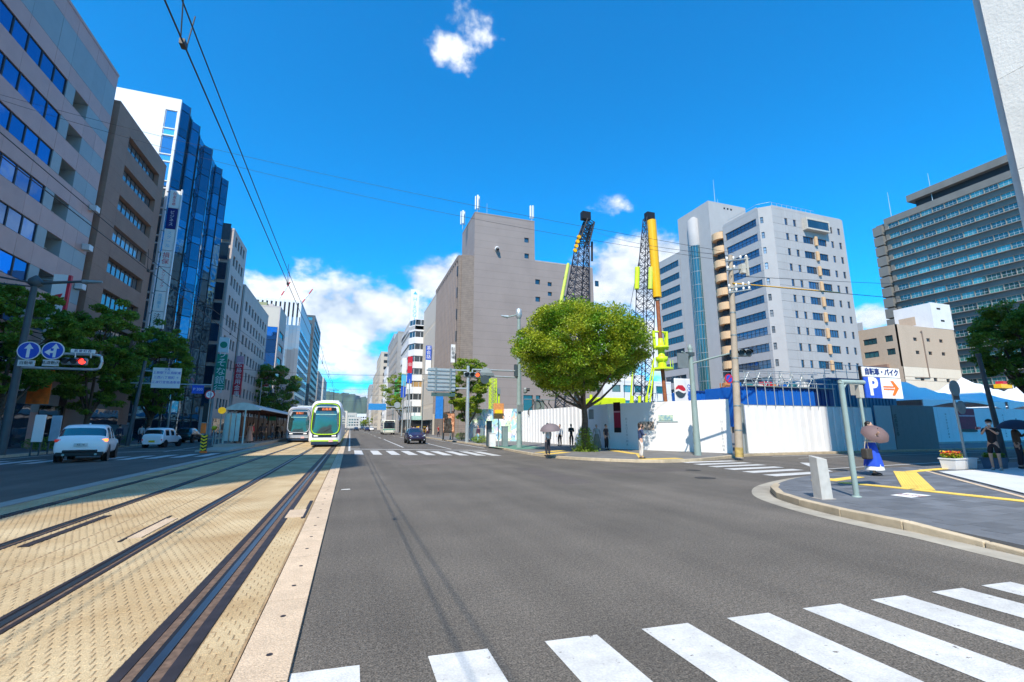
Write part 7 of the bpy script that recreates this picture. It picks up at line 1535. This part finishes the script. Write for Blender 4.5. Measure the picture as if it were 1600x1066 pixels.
person(wp[0], wp[1], .122, R(25), 'woman in white blouse and bright blue long skirt walking under the pinkish parasol', 1.62, 'long', (.60,.56,.48), 'skirt', (.015,.07,.52), [((.22,-.08,1.14),(.12,-.18,1.22)),((-.26,-.12,1.2),(-.38,-.22,1.3))], hairlen=1)
m = MB(); N = 28; vs = [(r*math.cos(2*math.pi*i/N)*(1+.05*math.cos(9*2*math.pi*i/N)), r*.85*math.sin(2*math.pi*i/N), z_) for r, z_ in ((.27,.34),(.30,.17)) for i in range(N)]; m.add(vs, [(i,N+i,N+(i+1)%N,(i+1)%N) for i in range(N)], 0, True)
wom = [o for o in bpy.data.objects if o.name.startswith('person') and o.get('label','').startswith('woman')][0]; m.build('petticoat', white_s, wom)
m = MB(); m.lathe([(.16,0),(.165,.05)], (0,0,1.0), 20); m.build('waistband', white_s, wom)
parasol(wp[0]-.02, wp[1]-.16, 1.36, 'translucent pinkish brown parasol tilted over the woman in the blue skirt', .38, (.15,.10,.10), (38,-22), .35)
t = thing('shoulder_bag', 'dark bag with pale trim at the left hip of the woman in blue', 'bag', (wp[0]-.34, wp[1]-.06, .62)); m = MB(); m.box(-.13,-.1,0,.13,.1,.32); bevel(m.build('bag_body', mat('bag_dark', (.05,.045,.04), .6), t), .04, 3); m = MB(); m.path([(-.08,0,.32),(-.02,0,.52),(.08,0,.52),(.1,0,.32)],.012); m.build('strap', mat('strap_beige', (.4,.33,.25), .6), t)
pp = G(1559, 735, .125)
person(pp[0], pp[1], .125, R(-78), 'photographer in black cap, black T-shirt and shorts, white mask, hands raised with a camera', 1.70, 'short', (.012,.012,.014), 'shorts', (.014,.014,.016), [((.2,-.14,1.22),(.06,-.34,1.40)),((-.2,-.14,1.22),(-.04,-.34,1.42))], cap=(.01,.01,.012), mask=True, shoec=(.3,.3,.3))
t = thing('camera', 'small pinkish camera held up by the photographer', 'camera', (pp[0]-.46, pp[1]+.1, 1.55)); m = MB(); m.box(-.03,-.07,-.04,.03,.07,.05); bevel(m.build('camera_body', mat('camera_pink', (.45,.2,.2), .5), t), .01); m = MB(); m.lathe([(.03,0),(.03,.05)], (-.075,0,0), 14, axis='X'); m.build('lens', black, t)
ep = G(1597, 733, .125)
person(ep[0]+.25, ep[1]+.1, .125, R(10), 'person in brown under the dark umbrella at the right edge', 1.62, 'long', (.12,.07,.04), 'trousers', (.03,.03,.04), [up_arm(1), ((-.235,.02,1.12),(-.25,-.06,.87))]); parasol(ep[0]+.3, ep[1]+.05, 1.52, 'open dark navy umbrella at the right edge of the picture', .55, (.02,.03,.06), (4,0), .45)
g_ = G(747, 692, .1); person(g_[0], g_[1], .1, R(-60), 'person in dark top and light blue trousers walking past the mural', 1.6, 'long', (.08,.03,.06), 'trousers', (.25,.50,.62), stride=.15)
pf = [(383,'long',(.10,.05,.04),(.08,.04,.03),'brown',44.2,-8.9),(391,'short',(.62,.30,.20),(.55,.30,.22),'orange',45.0,-8.1),(400,'short',(.45,.02,.05),(.02,.02,.03),'red',47.5,-8.3),(404,'long',(.04,.04,.05),(.02,.02,.03),'black',50,-8.0),(409,'short',(.06,.05,.05),(.16,.12,.08),'charcoal',52,-7.9),(414,'short',(.25,.25,.28),(.05,.12,.22),'grey and blue jeans',54.5,-7.7),(420,'long',(.03,.03,.03),(.02,.02,.02),'dark coat',58,-7.7),(426,'short',(.42,.40,.38),(.03,.03,.04),'pale grey top',61,-7.6)]
for i, (px, tp_, c1, c2, nm, Y, X) in enumerate(pf): person(X, Y, .27, R([-60,160,90,200,-90,100,170,80][i]), 'person in '+nm+' waiting under the tram stop roof', 1.66, tp_, c1, 'long skirt' if i == 1 else 'trousers', c2, detail=False, hairlen=i % 2)
for i, (px, Y, c1) in enumerate([(188,44,(.02,.03,.06)),(233,52,(.55,.6,.68)),(222,50,(.6,.6,.6))]): c = at(px, 667, Y); person(c.x, Y, .12, R(170), 'person in '+['dark navy','pale blue','white'][i]+' top on the left pavement among the trees', 1.64, 'long', c1, 'trousers', (.03,.03,.05), detail=False)
for i in range(10): person(11.6+random.uniform(0,2), 70+i*5.5, .1, R(random.uniform(0,360)), 'person in '+['red','white','black','blue','grey','brown','navy','cream','green','pink'][i]+' on the far right pavement under the awnings', 1.65, 'short', [(.45,.03,.03),(.7,.7,.7),(.02,.02,.02),(.05,.1,.4),(.3,.3,.3),(.2,.1,.05),(.02,.03,.1),(.6,.55,.42),(.05,.25,.1),(.6,.25,.3)][i], 'trousers', (.04,.04,.06), stride=.12, detail=False, group='people on the far right pavement')
# roadside clutter on the left
for x, y, h_, mm, lab in [(-18.1,31.5,1.75,mat('cabinet_teal',(.07,.12,.14),.6),'large dark grey-green cabinet at the left edge before the trees'),(-18.0,46.3,1.6,mat('cabinet_teal',(.07,.12,.14),.6),'dark cabinet with ribs behind the white SUV nose')]:
    t = thing('cabinet', lab, 'cabinet', (x, y, .12)); m = MB(); m.box(-.8,-.9,0,.5,.9,h_); bevel(m.build('body', mm, t), .03); m = MB(); m.box(-.84,-.94,h_,.54,.94,h_+.06); m.build('lid', mm, t); m = MB(); m.box(.505,-.01,.1,.515,.01,h_-.1); m.build('door_gap', black, t)
for px, Y, lab in ((57,31,'narrow white notice column between the cabinet and the white SUV'),(83,33,'pale blue-grey notice column just left of the white SUV')):
    c = at(px, 690, Y); t = thing('notice_column', lab, 'notice board', (c.x, Y, .12)); m = MB(); m.box(-.22,-.05,.7,.22,.05,2.1); bevel(m.build('board', [white_s, mat('board_blue_grey', (.30,.42,.50), .5)][px > 60], t), .02); m = MB(); m.box(-.2,-.03,0,-.14,.03,.7); m.box(.14,-.03,0,.2,.03,.7); m.build('legs', pole_dark, t)
t = thing('festival_banner', 'orange hanging banner glimpsed between the dark street trees', 'banner', (-19.9, 39.5, 3.1)); m = MB(); m.box(-.6,-.03,0,.6,.03,3.2); m.build('cloth', mat('banner_orange', (.80,.16,.02), .6, var=.3, vscale=3), t); m = MB(); m.tube((-1.8,0,3.25),(.7,0,3.25),.04); m.build('rod', pole_dark, t)
t = thing('litter', 'small white scrap lying on the asphalt beside the tram tracks', 'litter', (*G(533,766), .006)); m = MB(); m.prism([(0,0),(.22,.01),(.2,.06),(.08,.05)],0,.01); m.build('scrap', white_s, t)

bpy.data.scenes.remove(TMP)

# ------------------------------------------------------------------ air
hz = bpy.data.materials.new('haze_air'); hz.use_nodes = True; ht = hz.node_tree; ht.nodes.clear()
pv_ = nd(ht, 'ShaderNodeVolumePrincipled'); pv_.inputs['Color'].default_value = (.80, .90, 1, 1); pv_.inputs['Density'].default_value = .00007; pv_.inputs['Anisotropy'].default_value = .2
ho = nd(ht, 'ShaderNodeOutputMaterial'); ht.links.new(pv_.outputs[0], ho.inputs['Volume'])
m = MB(); m.box(-3400, -780, -1.1, 3400, 3900, 246); tag(m.build('haze', hz), kind='stuff')
